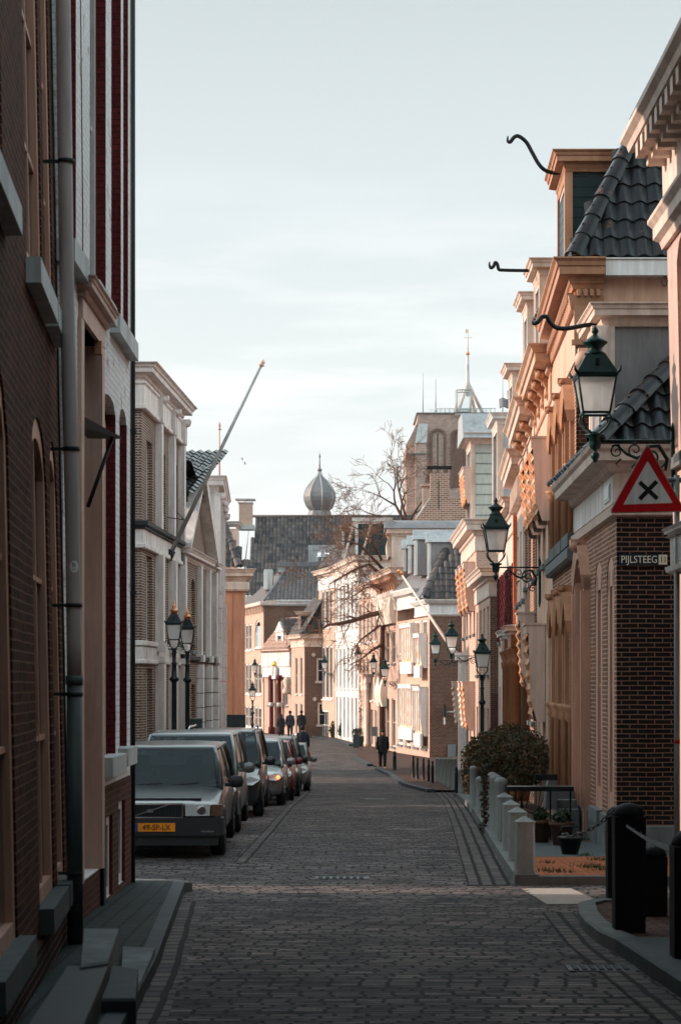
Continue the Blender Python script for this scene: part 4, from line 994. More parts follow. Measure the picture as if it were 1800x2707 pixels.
m = MB(); m.add([(3.69, 32.70, zr(4.3)), (11, 32.70, zr(4.3)), (11, 32.70, zr(6.35)), (3.69, 32.70, zr(6.35))], [(0,1,2,3)]); m.build('rendered_side', 'salmon', ro2)
m = MB(); m.box(3.66, 4.10, 32.62, 32.70, zr(5.35), zr(6.1)); m.box(3.62, 4.12, 32.60, 32.70, zr(5.27), zr(5.35)); m.build('corner_pilaster', 'ochre', ro2)
m = MB(); m.sweep([(4.12, 32.68), (3.66, 32.68), p1], corn(.34, .45), ztc, 1); m.sweep([(4.12, 32.68), (3.66, 32.68), p1], [(-.02, -.22), (.05, -.22), (.09, 0), (-.02, 0)], zr(6.05), 1); m.build('cornice', 'ochre', ro2)
m = MB(); m.box(4.13, 9, 32.45, 32.70, zr(6.33), zr(6.58)); m.box(4.13, 9, 32.42, 32.72, zr(6.58), zr(6.60)); m.build('gutter', 'white_paint', ro2)
for k in range(26):
    u = .08+k*.22
    m = MB(); w.box(m, u, u+.11, .0, .14, zr(5.98), zr(6.12)); m.build('dentil', 'ochre', ro2)
for k in range(4):
    m = MB(); m.box(3.70+k*.10, 3.76+k*.10, 32.55, 32.64, zr(6.03), zr(6.13)); m.build('dentil', 'ochre', ro2)
for hh in upper+low:
    m = MB(); a, b, c, d = hh[:4]
    for u in (a-.13, b+.03): w.box(m, u, u+.10, -.01, .07, c+(d-c)*.45, d-.32); 
    pts = [(a-.19+(b-a+.38)*k/10, d-.34+.5*math.sin(math.pi*k/10)) for k in range(11)]
    for k in range(10):
        (ua, za), (ub, zb_) = pts[k], pts[k+1]
        m.hexa([w.pt(ua,-.01,za-.13), w.pt(ub,-.01,zb_-.13), w.pt(ub,.12,zb_-.13), w.pt(ua,.12,za-.13), w.pt(ua,-.01,za+.05), w.pt(ub,-.01,zb_+.05), w.pt(ub,.16,zb_+.05), w.pt(ua,.16,za+.05)])
    console(w, m, (a+b)/2, d+.30, .2, .32, .24)
    for u in (a-.11, b+.11): 
        q = w.pt(u, .06, 0); m.lathe([(.045, c), (.045, c+(d-c)*.40), (.09, c+(d-c)*.42), (.07, c+(d-c)*.44), (.11, c+(d-c)*.47), (.12, c+(d-c)*.49)], (q[0], q[1], 0), 8)
    m.build('arch_surround', 'ochre', ro2)
    m = MB(); w.box(m, a-.25, b+.25, -.06, .12, c-.2, c+.0); m.build('sill', 'slab', ro2)
m = MB(); m.sweep([p0, p1], band(.14, .22), zr(2.12), 1); m.build('stone_course', 'stone', ro2)
# roof
e0 = Vector((3.60, 32.5, zr(6.62))); sl_ = 1.88; vl = 2.95
vd = Vector((0, 1, sl_)).normalized()
m = MB(); pantiles(m, e0, (1, 0, 0), (0, 1, sl_), 5.6, vl, .255, .36, clip=lambda u, v: u+.12 > v/math.sqrt(1+sl_**2)); m.build('roof', 'tile_black', ro2)
m = MB(); pantiles(m, (3.60, 38.6, zr(6.62)), (0, -1, 0), (1, 0, sl_), 6.0, vl, .255, .36, clip=lambda u, v: (6.0-u) > v/math.sqrt(1+sl_**2)); m.build('roof', 'tile_black', ro2)
m = MB(); ridge_tiles(m, e0+Vector((.06, .06, .03)), e0+Vector((1.42, 1.42, 1.42*sl_+.05)), .14, .37); m.build('ridge', 'tile_black', ro2)
# green dormer
m = MB(); zt_ = zp(440, 34.6); zz = zr(6.7); bh = (zt_-zz)/11
for k in range(11): m.box(3.80, 7.5, 34.6, 36.3, zz+k*bh, zz+(k+.93)*bh); m.box(3.81, 7.49, 34.612, 36.29, zz+(k+.9)*bh, zz+(k+1.02)*bh)
dm = m.build('dormer', 'green_board', ro2)
wd = W((3.76, 34.56), (3.82, 36.4)); m = MB()
for u in (0, 1.68): wd.box(m, u, u+.15, -.08, .04, zz, zt_)
wd.box(m, .15, 1.68, -.08, .03, zt_-.2, zt_); m.box(3.765, 3.85, 34.55, 34.598, zz, zt_); m.build('dormer_front', 'ochre', dm)
window(wd, dm, (.15, 1.68, zz+.1, zt_-.2, 0, .05), 'cream', nx=2, nz=2, sill=None)
m = MB(); m.sweep([(5.6, 34.56), (3.76, 34.56), (3.82, 36.4)], corn(.26, .32), zt_+.22, 1); m.build('dormer_cornice', 'ochre', dm)
hook([PP(1478, 457, 35.2), PP(1462, 457, 35.2), PP(1440, 450, 35.2), PP(1423, 433, 35.2), PP(1406, 403, 35.2), PP(1390, 375, 35.2), PP(1370, 360, 35.2), PP(1358, 363, 35.2), PP(1348, 375, 35.2), PP(1341, 372, 35.2), PP(1342, 360, 35.2)], .034, ro2)
# --- generic right-hand terrace houses
def row(name, label, p0, p1, zt, corn_h, corn_o, wallm, trim, floors, n, frame='cream', sidem=None, awn=None, door_i=None, sills='stone', side=5, corn_m=None, ww=.95, nx=2, nz=2, con=0, far=False, glass='glass', shut=None, side_c=1.6, dent=False):
    w = W(p0, p1); L = w.L; hs = []; g = max(gz(p0[1]), gz(p1[1]))
    for fi, (z0, z1) in enumerate(floors):
        for k in range(n):
            uc = L*(k+.5)/n
            if door_i is not None and fi == len(floors)-1 and k == door_i: hs.append((uc-ww/2, uc+ww/2, g+.25, z1, 0, .2)); continue
            hs.append((uc-ww/2, uc+ww/2, z0, z1, 0, .13))
    r, w, zb = house(name, label, p0, p1, zt-.05, hs, wallm, True, side, sidem, rec=.13)
    for i, h in enumerate(hs):
        fi, k = divmod(i, n)
        if door_i is not None and fi == len(floors)-1 and k == door_i: door(w, r, h, 'darkwood', frame); continue
        window(w, r, h, frame, nx=nx, nz=nz, sill=sills, glass=glass)
        if shut and fi == 0:
            for u in (h[0]-.42, h[1]+.02):
                m = MB(); w.box(m, u, u+.40, .01, .05, h[2], h[3]); 
                for q in range(8): w.box(m, u+.03, u+.37, .05, .065, h[2]+.04+(h[3]-h[2]-.08)*q/8, h[2]+.04+(h[3]-h[2]-.08)*(q+.6)/8)
                m.build('shutter', shut, r)
    if corn_h:
        m = MB(); P = hpath(w, side_c, True, far); m.sweep(P, corn(corn_o, corn_h), zt+.25, 1); m.sweep(P, [(-.02, -.45), (.03, -.45), (.05, -.42), (.05, 0), (-.02, 0)], zt+.25-corn_h+.02, 1); m.build('cornice', corn_m or trim, r)
        for k in range(con):
            m = MB(); u = L*(k+.5)/con; console(w, m, u, zt+.25-corn_h*.55, .2, .62, corn_o*.62); m.build('bracket', awn and 'ochre' or trim, r)
    if awn:
        for (fi, k, d, cl) in awn:
            h = hs[fi*n+k]; awning(w, r, h[0]-.12, h[1]+.12, h[3]+.25, h[2]+(h[3]-h[2])*.35, d, cl)
    return r, w, hs
XR = lambda Y: 3.93+(Y-38.6)*.043
g = zr
rA, wA, hA = row('plastered_house', "plastered cream and ochre house with deep cornice and orange chequered window blinds, beyond the ochre-corniced brick house", (XR(38.6), 38.62), (XR(44.3), 44.3), g(5.95), .55, .48, 'ochre_light', 'cream_warm', [(g(2.3), g(4.3)), (g(-1.7), g(.85))], 3, con=4, awn=[(0, 0, .38, 'check_orange'), (0, 1, .38, 'check_orange'), (0, 2, .38, 'check_orange'), (1, 1, .38, 'check_orange')], corn_m='ochre_light', door_i=0, sills='stone')
rA['label'] = "cream and ochre plastered house with deep cornice and orange chequered blinds"
rA['label'] = rA['label']
rB, wB, hB = row('scroll_bracket_house', "house with ochre scroll brackets under a tall cornice, brown brick front and oak doorway", (XR(44.3)-.02, 44.32), (XR(50), 50), g(5.75), .6, .52, 'brick_street', 'cream_warm', [(g(2.2), g(4.2)), (g(-.9), g(1.2))], 3, con=3, corn_m='cream_warm', door_i=None, awn=[(1, 0, .36, 'check_orange')], glass='glass_black')
rC, wC, hC = row('ribbed_cornice_house', "house with ribbed cream cornice and a bright orange brick pilaster, mid street right", (XR(50)+.02, 50.02), (XR(56)+.05, 56), g(5.3), .65, .5, 'cream_warm', 'cream_warm', [(g(2.0), g(3.8)), (g(-1.6), g(.6))], 3, con=0, corn_m='cream_warm', frame='white_paint', nx=2)
for k in range(14):
    m = MB(); wC.box(m, .2+k*.42, .36+k*.42, 0, .2, g(4.45), g(4.95)); m.build('rib', 'cream_warm', rC)
m = MB(); wC.box(m, wC.L-.5, wC.L-.05, -.01, .10, g(.9), g(4.4)); m.build('brick_pilaster', 'brick_orange', rC)
rD, wD, hD = row('shuttered_house', "cream fronted house with dark red louvred shutters upstairs", (XR(56), 56.02), (XR(66)-.12, 65.9), g(4.7), .5, .4, 'cream_warm', 'cream', [(g(1.2), g(3.2)), (g(-2.2), g(-.2))], 4, shut='brick_red_reveal', frame='white_paint', door_i=1)
# oak portal with fluted columns
def portal(w, par, u0, u1, zc, m1='oak', m2='cream_warm', d=.42):
    base = gz(w.Y(u0))
    for u in (u0, u0+.42, u1-.42, u1):
        q = w.pt(u, d*.7, 0); m = MB(); m.lathe([(.15, base), (.15, base+.3), (.12, base+.34), (.105, zc-.5), (.12, zc-.46), (.15, zc-.30), (.11, zc-.26), (.18, zc-.06), (.18, zc)], (q[0], q[1], 0), 12); m.build('column', m1, par)
    m = MB(); w.box(m, u0-.2, u1+.2, .0, d, zc, zc+.28); m.build('lintel', m1, par)
    m = MB(); P = [w.pt(u0-.2, 0, 0)[:2], w.pt(u0-.2, d, 0)[:2], w.pt(u1+.2, d, 0)[:2], w.pt(u1+.2, 0, 0)[:2]]; m.sweep(P, corn(.16, .22), zc+.5, w.side); m.build('canopy', m2, par)
    m = MB(); w.box(m, u0+.1, u1-.1, .01, .12, base, zc); m.build('panelling', m1, par)
portal(wB, rB, 3.4, 5.2, zp(1712, 48)); portal(wC, rC, 3.2, 5.2, zp(1722, 55), 'oak', 'white_paint')
# --- brick gable house with side wall facing the camera
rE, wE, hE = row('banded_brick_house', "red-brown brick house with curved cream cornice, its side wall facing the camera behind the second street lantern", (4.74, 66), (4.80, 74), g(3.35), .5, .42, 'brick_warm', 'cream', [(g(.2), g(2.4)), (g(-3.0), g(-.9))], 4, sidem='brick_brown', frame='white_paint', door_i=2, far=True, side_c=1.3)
rE['label'] = "red-brown brick house, its side wall seen behind the second street lantern"
m = MB(); m.box(4.76, 6.4, 65.94, 66, gz(66), g(-.4)); m.build('dark_base', 'brick_low_dark', rE)
rF, wF, hF = row('awning_cream_house', "tall cream house with orange chequered blinds, beyond the side-on red-brown brick house", (4.82, 74.02), (4.90, 84), g(5.5), .7, .5, 'brick_warm', 'cream', [(g(1.7), g(4.0)), (g(-2.6), g(-.3))], 4, awn=[(0, 0, .42, 'check_orange'), (0, 1, .42, 'check_orange'), (0, 2, .42, 'check_orange'), (1, 0, .45, 'check_orange'), (1, 1, .45, 'check_pale'), (1, 3, .45, 'check_pale')], frame='white_paint', corn_m='cream', far=True)
m = MB(); wF.box(m, 6.6, 7.1, .0, .3, gz(80), g(.8)); wF.box(m, 6.5, 7.2, .0, .42, g(.8), g(1.1)); m.build('white_pier', 'white_paint', rF)
# dormers rising over the row
def dormer(par, x0, y0, y1, z0, z1, front='cream', sidem='cladding', cm='cream_warm', depth=3, ch=.3, co=.25, roofm=None, win=True):
    m = MB(); m.box(x0+.06, x0+depth, y0+.04, y1-.04, z0, z1); d = m.build('dormer', sidem, par)
    wd = W((x0, y0), (x0+.02, y1)); m = MB()
    for u in (0, y1-y0-.14): wd.box(m, u, u+.14, -.08, .03, z0, z1)
    wd.box(m, .14, y1-y0-.14, -.08, .02, z1-.18, z1); m.box(x0, x0+.14, y0-.01, y0+.038, z0, z1); m.build('dormer_front', front, d)
    if win: window(wd, d, (.14, y1-y0-.14, z0+.05, z1-.18, 0, .05), 'white_paint', nx=2, nz=1, sill=None)
    m = MB(); m.sweep([(x0+depth, y0), (x0, y0), (x0+.02, y1)], corn(co, ch), z1+ch*.7, 1); m.build('dormer_cornice', cm, d)
    if roofm:
        m = MB(); a, b, ym = z1+ch*.7, z1+ch*.7+(y1-y0)*.42, (y0+y1)/2
        m.loft([[(x0-co, y0-co, a), (x0-co, y1+co, a), (x0-co, ym, b)], [(x0+depth, y0-co, a), (x0+depth, y1+co, a), (x0+depth, ym, b)]]); m.build('dormer_roof', roofm, d)
    return d
dormer(rA, xp(1425, 41.2), 40.9, 42.3, g(6.1), zp(715, 40.9), 'ochre_light', 'ochre_light', 'cream_warm', 2)
hook([PP(1428, 714, 41.5), PP(1405, 715, 41.5), PP(1370, 715, 41.5), PP(1330, 714, 41.5), PP(1318, 712, 41.5), PP(1314, 698, 41.5), PP(1308, 694, 41.5), PP(1304, 704, 41.5), PP(1297, 708, 41.5), PP(1293, 700, 41.5), PP(1294, 692, 41.5)], .034, rA)
dormer(rB, xp(1392, 46.6), 46.2, 47.6, g(6.0), zp(800, 46.2), 'cream_warm', 'cream_warm', 'cream_warm', 2)
dormer(rC, xp(1352, 52.5), 52.0, 53.4, g(5.5), zp(985, 52.0), 'cream_warm', 'cream_warm', 'cream_warm', 2)
d = dormer(rD, xp(1312, 58.6), 58, 60.2, g(4.9), zp(1112, 58), 'cream_warm', 'zinc', 'white_paint', 2.2)
m = MB(); pantiles(m, (xp(1318, 58), 57.8, zp(1082, 58)), (1, 0, 0), (0, 1, 1.5), 2.6, 1.3, clip=lambda u, v: u > v*.5); m.build('dormer_roof', 'lead', d)
# large clad dormer with zinc roof and blind
d = dormer(rF, xp(1243, 77), 76.4, 79.4, g(5.6), zp(1165, 76.4), 'cream_warm', 'cladding', 'cream_warm', 4.5, .4, .3)
m = MB(); z_ = zp(1160, 76.4); x_ = xp(1222, 76.4); m.loft([[(x_, 76.0, z_), (x_, 79.8, z_), (x_, 79.2, z_+1.0), (x_, 76.9, z_+1.0)], [(x_+5, 76.0, z_), (x_+5, 79.8, z_), (x_+5, 79.2, z_+1.0), (x_+5, 76.9, z_+1.0)]]); m.build('dormer_roof', 'zinc', d)
m = MB(); 
for k in range(9): m.box(xp(1250, 76.4), xp(1250, 76.4)+4, 76.415, 76.43, g(5.7)+k*.38, g(5.7)+k*.38+.025)
m.build('cladding_joints', 'panel_grey', d)
wdd = W((xp(1243, 77)-.0, 76.4), (xp(1243, 77)+.02, 79.4)); awning(wdd, d, .1, 2.9, zp(1235, 76.4), zp(1330, 76.4), .3, 'check_orange')
# brick party wall with chimneys behind
rG = wempty('gable_wall', (xp(1160, 113), 113, gz(113))); tag(rG, "brick party gable with a broad capped chimney rising above the cream cornices", 'gable wall')
m = MB(); Yg = 113; pr_ = [(1100, 1400), (1100, 1372), (1137, 1318), (1137, 1250), (1187, 1250), (1187, 1318), (1240, 1318), (1240, 1430), (1100, 1430)]
m.loft([[(xp(a, Yg), Yg, zp(b, Yg)) for a, b in pr_], [(xp(a, Yg), Yg+.5, zp(b, Yg)) for a, b in pr_]]); m.build('wall', 'brick_gable', rG)
m = MB(); m.box(xp(1128, Yg), xp(1194, Yg), Yg-.1, Yg+.6, zp(1238, Yg), zp(1232, Yg))
for a in (1140, 1180): m.box(xp(a, Yg), xp(a+2, Yg), Yg+.1, Yg+.2, zp(1250, Yg), zp(1238, Yg))
m.build('cap', 'wood_dark', rG)
m = MB(); m.box(xp(1158, Yg), xp(1160, Yg), Yg-.03, Yg, zp(1345, Yg), zp(1270, Yg)); m.build('wall_anchor', 'iron', rG)
m = MB(); m.tube([(xp(1100, Yg), Yg+.2, zp(1372, Yg)), (xp(1137, Yg), Yg+.2, zp(1317, Yg))], .07, 6); m.build('coping', 'lead_pale', rG)
m = MB(); m.box(xp(1117, 116), xp(1136, 116), 116, 116.6, zp(1420, 116), zp(1292, 116)); m.box(xp(1112, 116), xp(1138, 116), 115.9, 116.7, zp(1285, 116), zp(1279, 116)); m.box(xp(1120, 116), xp(1133, 116), 116.1, 116.5, zp(1292, 116), zp(1285, 116)); m.build('small_chimney', 'brick_warm', rG)
# --- brick house with white frieze, tiled hip roof and zinc dormers
p0, p1 = (xp(1135, 97), 97), (xp(1050, 105.5), 105.5)
hs = []
w = W(p0, p1)
for z0, z1 in ((g(1.3), g(2.9)), (g(-3.2), g(-.6))):
    for k in range(4): hs.append((.6+k*2.15, 1.9+k*2.15, z0, z1, 0, .1))
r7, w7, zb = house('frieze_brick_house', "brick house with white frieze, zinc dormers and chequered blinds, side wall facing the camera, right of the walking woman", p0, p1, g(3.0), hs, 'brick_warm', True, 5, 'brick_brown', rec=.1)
r7['label'] = "brick house with white frieze, zinc dormers, chequered blinds and a brown side wall"
for h in hs: window(w7, r7, h, 'white_paint', nx=3, nz=2, fw=.12)
for (u0, u1, z1, z0) in ((.5, 2.0, 2.2, .6), (2.7, 5.8, 2.75, .8), (.4, 2.1, -.3, -2.6), (2.6, 6.2, -.2, -2.4)): awning(w7, r7, u0, u1, g(z1), g(z0), .42, 'check_pale', 'white_paint', True)
m = MB(); m.sweep([(p0[0]+5, 97), p0, w7.pt(3.6, 0, 0)[:2]], [(-.1, -.75), (.05, -.75), (.08, -.68), (.04, -.66), (.04, -.2), (.2, -.18), (.3, -.05), (.3, 0), (-.1, .02)], g(3.8), 1); m.build('frieze', 'white_paint', r7)
m = MB(); m.sweep([w7.pt(3.4, -1, 0)[:2], w7.pt(3.4, 0, 0)[:2], p1], [(-.1, -.95), (.05, -.95), (.04, -.3), (.25, -.26), (.36, -.05), (.36, 0), (-.1, .02)], g(4.5), 1); m.build('raised_frieze', 'white_paint', r7)
m = MB(); zz = zp(1583, 97); pantiles(m, (p0[0]-.3, 96.7, zz), (1, 0, 0), (0, 1, 1.5), 5.2, 4.6, .25, .36, clip=lambda u, v: u+.1 > v*.55); ridge_tiles(m, (p0[0]-.25, 96.75, zz+.05), (xp(1192, 99), 99.2, zp(1425, 99)), .19, .5); m.build('roof', 'tile_grey', r7)
m = MB(); m.add([(p0[0]-.2, 96.8, zz), (p1[0]-.2, 105.5, g(4.5)), (p1[0]+2.2, 106, g(7.5)), (xp(1192, 99), 99.3, zp(1430, 99))], [(0,1,2,3)]); m.build('street_roof', 'lead', r7)
for px, pyt, pyb, Y in ((1133, 1412, 1530, 98.6), (1098, 1405, 1520, 100.6), (1082, 1420, 1515, 102.6), (1068, 1430, 1510, 104.4)):
    x = xp(px, Y); zt_, zb_ = zp(pyt, Y), zp(pyb, Y); m = MB(); m.box(x+.05, x+2.6, Y, Y+1.1, zb_, zt_-.35); d = m.build('dormer', 'grey_render', r7)
    m = MB(); m.loft([[(x-.12, Y-.12, zt_-.38), (x-.12, Y+1.22, zt_-.38), (x-.12, Y+.55, zt_+.12)], [(x+2.6, Y-.12, zt_-.38), (x+2.6, Y+1.22, zt_-.38), (x+2.6, Y+.55, zt_+.12)]]); m.build('dormer_roof', 'zinc', d)
    for a in (Y-.02, Y+1.0): m = MB(); m.box(x-.03, x+.10, a, a+.13, zb_, zt_-.38); m.build('corner_post', 'white_paint', d)
    window(W((x, Y+.1), (x+.001, Y+1.0)), d, (0, .9, zb_+.05, zt_-.4, 0, .03), 'white_paint', nx=1, nz=1, sill=None)
m = MB(); m.box(xp(1164, 96.9), xp(1169, 96.9), 96.88, 96.95, zp(1900, 97), zp(1790, 97)) if False else None
m = MB(); m.box(xp(1193, 97), xp(1197, 97), 96.7, 96.98, zp(1945, 97), zp(1870, 97)) if False else None
m = MB(); m.box(xp(1184, 97), xp(1203, 97), 96.75, 96.98, zp(2000, 97), zp(1968, 97)); m.build('meter_box', 'panel_grey', r7)
si = wempty('bracket_sign', (xp(1175, 96.5), 96.6, zp(1880, 96.6))); m = MB(); m.box(xp(1172, 96.5), xp(1177, 96.5), 96.2, 96.9, zp(1895, 96.5), zp(1862, 96.5)); m.build('board', 'stone_dark', si); m = MB(); m.tube([(xp(1177, 96.5), 96.55, zp(1882, 96.5)), (xp(1200, 96.5), 96.55, zp(1882, 96.5))], .03, 6); m.box(xp(1173, 96.5), xp(1177, 96.5), 96.4, 96.7, zp(1915, 96.5), zp(1895, 96.5)); m.build('arm', 'white_paint', si); tag(si, "small projecting sign on a white arm against the brown side wall", 'sign')
# --- house with white canopies, ochre bracket cornice and large cream dormer
p0, p1 = (xp(1050, 105.6), 105.6), (xp(1000, 114), 114)
hs = [(.8+k*2.6, 2.4+k*2.6, z0, z1, 0, .12) for z0, z1 in ((g(.9), g(2.6)), (g(-3.4), g(-.9))) for k in range(3)]
r8, w8, zb = house('canopy_house', "brick house with white bulging canopies, ochre bracketed cornice and a big cream dormer", p0, p1, g(4.0), hs, 'brick_warm', True, 4, 'salmon', rec=.12)
for h in hs: window(w8, r8, h, 'cream', nx=2, nz=2, glass='glass_black')
m = MB(); m.sweep(hpath(w8, 4, True, True), corn(.55, .5), zp(1500, 105.6), 1); m.build('cornice', 'cream_warm', r8)
for k in range(9): m = MB(); console(w8, m, .3+k*.95, zp(1520, 106), .3, 1.0, .5); m.build('bracket', 'gold' if False else 'ochre', r8)
m = MB(); m.sweep(hpath(w8, 4, True, True), [(-.1, -1.0), (.1, -1), (.15, -.6), (.3, -.2), (.3, 0), (-.1, 0)], g(4.6), 1); m.build('moulded_course', 'cream', r8)
def bulge(w, par, u0, u1, zt, zb, d):
    m = MB(); rings = []
    for i in range(11):
        f = i/10; z = zt+(zb-zt)*f; dd = d*math.sin(math.pi*(.15+.62*f))
        rings.append([w.pt(u0+(u1-u0)*j/12, dd*(1+.05*(j % 2)), z) for j in range(13)])
    m.loft(rings, False, False, True)
    for s in (0, 12): m.add([r_[s] for r_ in rings]+[w.pt(u0 if s == 0 else u1, 0, zb), w.pt(u0 if s == 0 else u1, 0, zt)], [tuple(range(13))])
    return m.build('canopy', 'awning_cloth', par)
bulge(w8, r8, .6, 6.6, zp(1562, 108), zp(1650, 108), .34); bulge(w8, r8, 4.4, 7.2, zp(1790, 110), zp(1868, 110), .36)
d = dormer(r8, xp(1036, 108), 107.4, 111.5, g(5.8), zp(1412, 107.4), 'cream_warm', 'cream', 'cream_warm', 4.4, .35, .3)
m = MB(); x_ = xp(1018, 107.4); zq = zp(1397, 107.4); rings = []
for xx in (x_, x_+3, x_+5.5): rings.append([(xx, 107.2+4.4*k/8, zq+.55*math.sin(math.pi*k/8)**.5) for k in range(9)])
m.loft(rings, False, False, True); m.add(rings[0], [tuple(range(9))]); m.build('dormer_roof', 'lead', d)
wdd = W((xp(1036, 108)-.02, 107.4), (xp(1036, 108), 111.5)); bulge(wdd, d, .6, 3.4, zp(1412, 108), zp(1472, 108), .26)
# ================================================================== FAR END OF THE STREET
def simple_house(name, label, p0, p1, zt, floors, n, wallm, sidem, frame='white_paint', corn_h=.45, corn_o=.35, cm='cream', side=4, ww=.9, glass='glass', door_i=None, far=True, side_c=2, sills='white_stone', nx=2, nz=2):
    r, w, hs = row(name, label, p0, p1, zt, corn_h, corn_o, wallm, cm, floors, n, frame=frame, sidem=sidem, side=side, ww=ww, glass=glass, door_i=door_i, far=far, side_c=side_c, sills=sills, nx=nx, nz=nz)
    return r, w
P_ = lambda px, Y: (xp(px, Y), Y)
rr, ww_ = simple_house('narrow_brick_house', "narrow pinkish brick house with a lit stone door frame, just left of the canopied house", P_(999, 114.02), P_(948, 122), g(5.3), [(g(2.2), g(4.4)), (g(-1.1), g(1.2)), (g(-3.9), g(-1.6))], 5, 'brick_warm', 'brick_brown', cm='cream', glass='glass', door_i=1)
portal(ww_, rr, 3.0, 4.6, zp(1805, 117), 'cream_warm', 'cream_warm', .3)
rr, ww_ = simple_house('white_terrace_house', "white plastered terrace house with tall narrow windows, behind the bare branches", P_(947, 122.02), P_(886, 133.5), g(7.1), [(g(3.2), g(5.9)), (g(-.5), g(2.0)), (g(-3.5), g(-1.0))], 6, 'white_paint', 'light_render', cm='cream', ww=.95, door_i=3)
rw = rr; 
for k, (px, Y) in enumerate(((905, 131), (940, 124))):
    z0 = g(7.3); dormer(rr, xp(px, Y), Y, Y+2.2, z0, zp(1400-20*k, Y), 'white_paint', 'green_board', 'white_paint', 2.2, .35, .22)
m = MB(); pantiles(m, (xp(840, 138), 138, g(7.4)), (xp(950, 124)-xp(840, 138), -14, 0), (1.2, .3, 1.5), 14, 2.9, .3, .4); m.build('roof', 'tile_grey', rr)
m = MB(); 
for px in (952, 906): m.hexa([(xp(px, 124), 124, g(7.3)), (xp(px+6, 124), 124, g(7.3)), (xp(px+6, 124), 124.6, g(7.3)), (xp(px, 124), 124.6, g(7.3)), (xp(px+28, 124), 124, zp(1372, 124)), (xp(px+36, 124), 124, zp(1372, 124)), (xp(px+36, 124), 124.6, zp(1372, 124)), (xp(px+28, 124), 124.6, zp(1372, 124))])
m.build('roof_verge', 'cream_warm', rr)
m = MB(); m.tube([P_(950, 121.9)+(g(6.9),), P_(952, 121.9)+(gz(122),)], .06, 6); m.tube([P_(888, 133.3)+(g(6.9),), P_(890, 133.3)+(gz(133),)], .06, 6); m.build('downpipes', 'lead', rr)
# obliquely facing pink brick house
p0, p1 = P_(885, 133.6), P_(843, 139)
w = W(p0, p1)
hs = [(1.0, 2.0, g(3.5), g(6.0), 0, .1), (2.2, 3.3, g(3.5), g(6.0), 0, .1), (3.6, 4.6, g(3.5), g(6.0), 0, .1), (.9, 1.9, g(-1.2), g(2.3), 0, .1), (2.1, 3.3, g(-1.2), g(2.3), 0, .1), (3.5, 4.5, g(-1.2), g(2.3), 0, .1), (2.2, 5.2, g(-3.9), g(-1.9), 0, .1)]
r, w, zb = house('pink_brick_house', "pink-brown brick house with triple windows and white door screen, at the bend", p0, p1, g(7.0), hs, 'brick_pale', True, 3, 'brick_brown', rec=.1)
for i, h in enumerate(hs): window(w, r, h, 'white_paint', nx=1 if i < 6 else 4, nz=2, fw=.13, sill='white_paint')
m = MB(); m.sweep(hpath(w, .2, True, True), corn(.45, .5), g(7.3), 1); m.build('cornice', 'cream', r)
m = MB(); m.sweep(hpath(w, .0, True, True), [(0, -.8), (.04, -.8), (.04, 0), (0, 0)], g(6.8), 1); m.build('frieze', 'white_paint', r)
# --- corner brick building with lit narrow face
p0, p1 = P_(805, 138), P_(770, 142.5)
w = W(p0, p1)
hs = [(.7+k*1.7, 1.5+k*1.7, z0, z1, 0, .1) for z0, z1 in ((g(-.9), g(1.6)), (g(-3.6), g(-1.5))) for k in range(2)]
r, w, zb = house('hipped_corner_house', "brown brick corner house with tiled hip roof and dormer, directly right of the gatehouse", p0, p1, g(2.6), hs, 'brick_warm', True, 2.6, 'brick_brown', rec=.1)
for h in hs: window(w, r, h, 'cream', nx=1, nz=2, sill='white_stone')
m = MB(); m.sweep([P_(858, 138), p0, p1, P_(800, 142.5)], corn(.45, .45), g(3.1), 1); m.sweep([P_(858, 138), p0, p1], [(-.02, -.4), (.05, -.4), (.05, 0), (-.02, 0)], g(2.66), 1); m.build('cornice', 'cream_warm', r)
for px0, px1, py0, py1 in ((833, 857, 1745, 1800), (836, 858, 1862, 1915)):
    m = MB(); Y = 137.95; x0, x1, z0, z1 = xp(px0, Y), xp(px1, Y), zp(py1, Y), zp(py0, Y)
    m.box(x0, x1, Y-.06, Y, z0-.15, z0); m.box(x0+.1, x0+.22, Y-.05, Y, z0, z1); m.box(x0+.1, x1, Y-.05, Y, z1, z1+.12); m.box(x0+.22, x1, Y-.03, Y, (z0+z1)/2-.03, (z0+z1)/2+.03); f = m.build('window', 'cream_warm', r)
    m = MB(); m.box(x0+.22, x1, Y-.015, Y, z0, z1); m.build('pane', 'glass_black', f)
    m = MB(); s = .16; cx_, cz_2 = x0-.1, z1+.35; m.loft([[(cx_-s, Y-.03, cz_2), (cx_, Y-.03, cz_2+s), (cx_+s, Y-.03, cz_2), (cx_, Y-.03, cz_2-s)], [(cx_-s, Y, cz_2), (cx_, Y, cz_2+s), (cx_+s, Y, cz_2), (cx_, Y, cz_2-s)]]); m.build('stone_block', 'cream_warm', r)
m = MB(); zz = g(3.12); a = Vector((xp(800, 137.6), 137.6, zz)); pantiles(m, a, (1, 0, 0), (0, 1, 1.5), 1.9, 3.8, .26, .36, clip=lambda u, v: u > v*.5)
pantiles(m, (xp(763, 143), 143, zz), (xp(800, 137.6)-xp(763, 143), -5.4, 0), (.75, .2, 1.3), 5.5, 4.0, .26, .36, clip=lambda u, v: v < 3.6-.2*(5.5-u) and v*.55 < u+.2); m.build('roof', 'tile_grey', r)
m = MB(); ridge_tiles(m, a, (xp(848, 140), 140, zp(1605, 140)), .17, .5); m.build('ridge', 'tile_grey', r)
dormer(r, xp(790, 139.5), 139.2, 140.6, g(3.4), zp(1625, 139.2), 'cream_warm', 'green_board', 'cream_warm', 1.3, .3, .3)
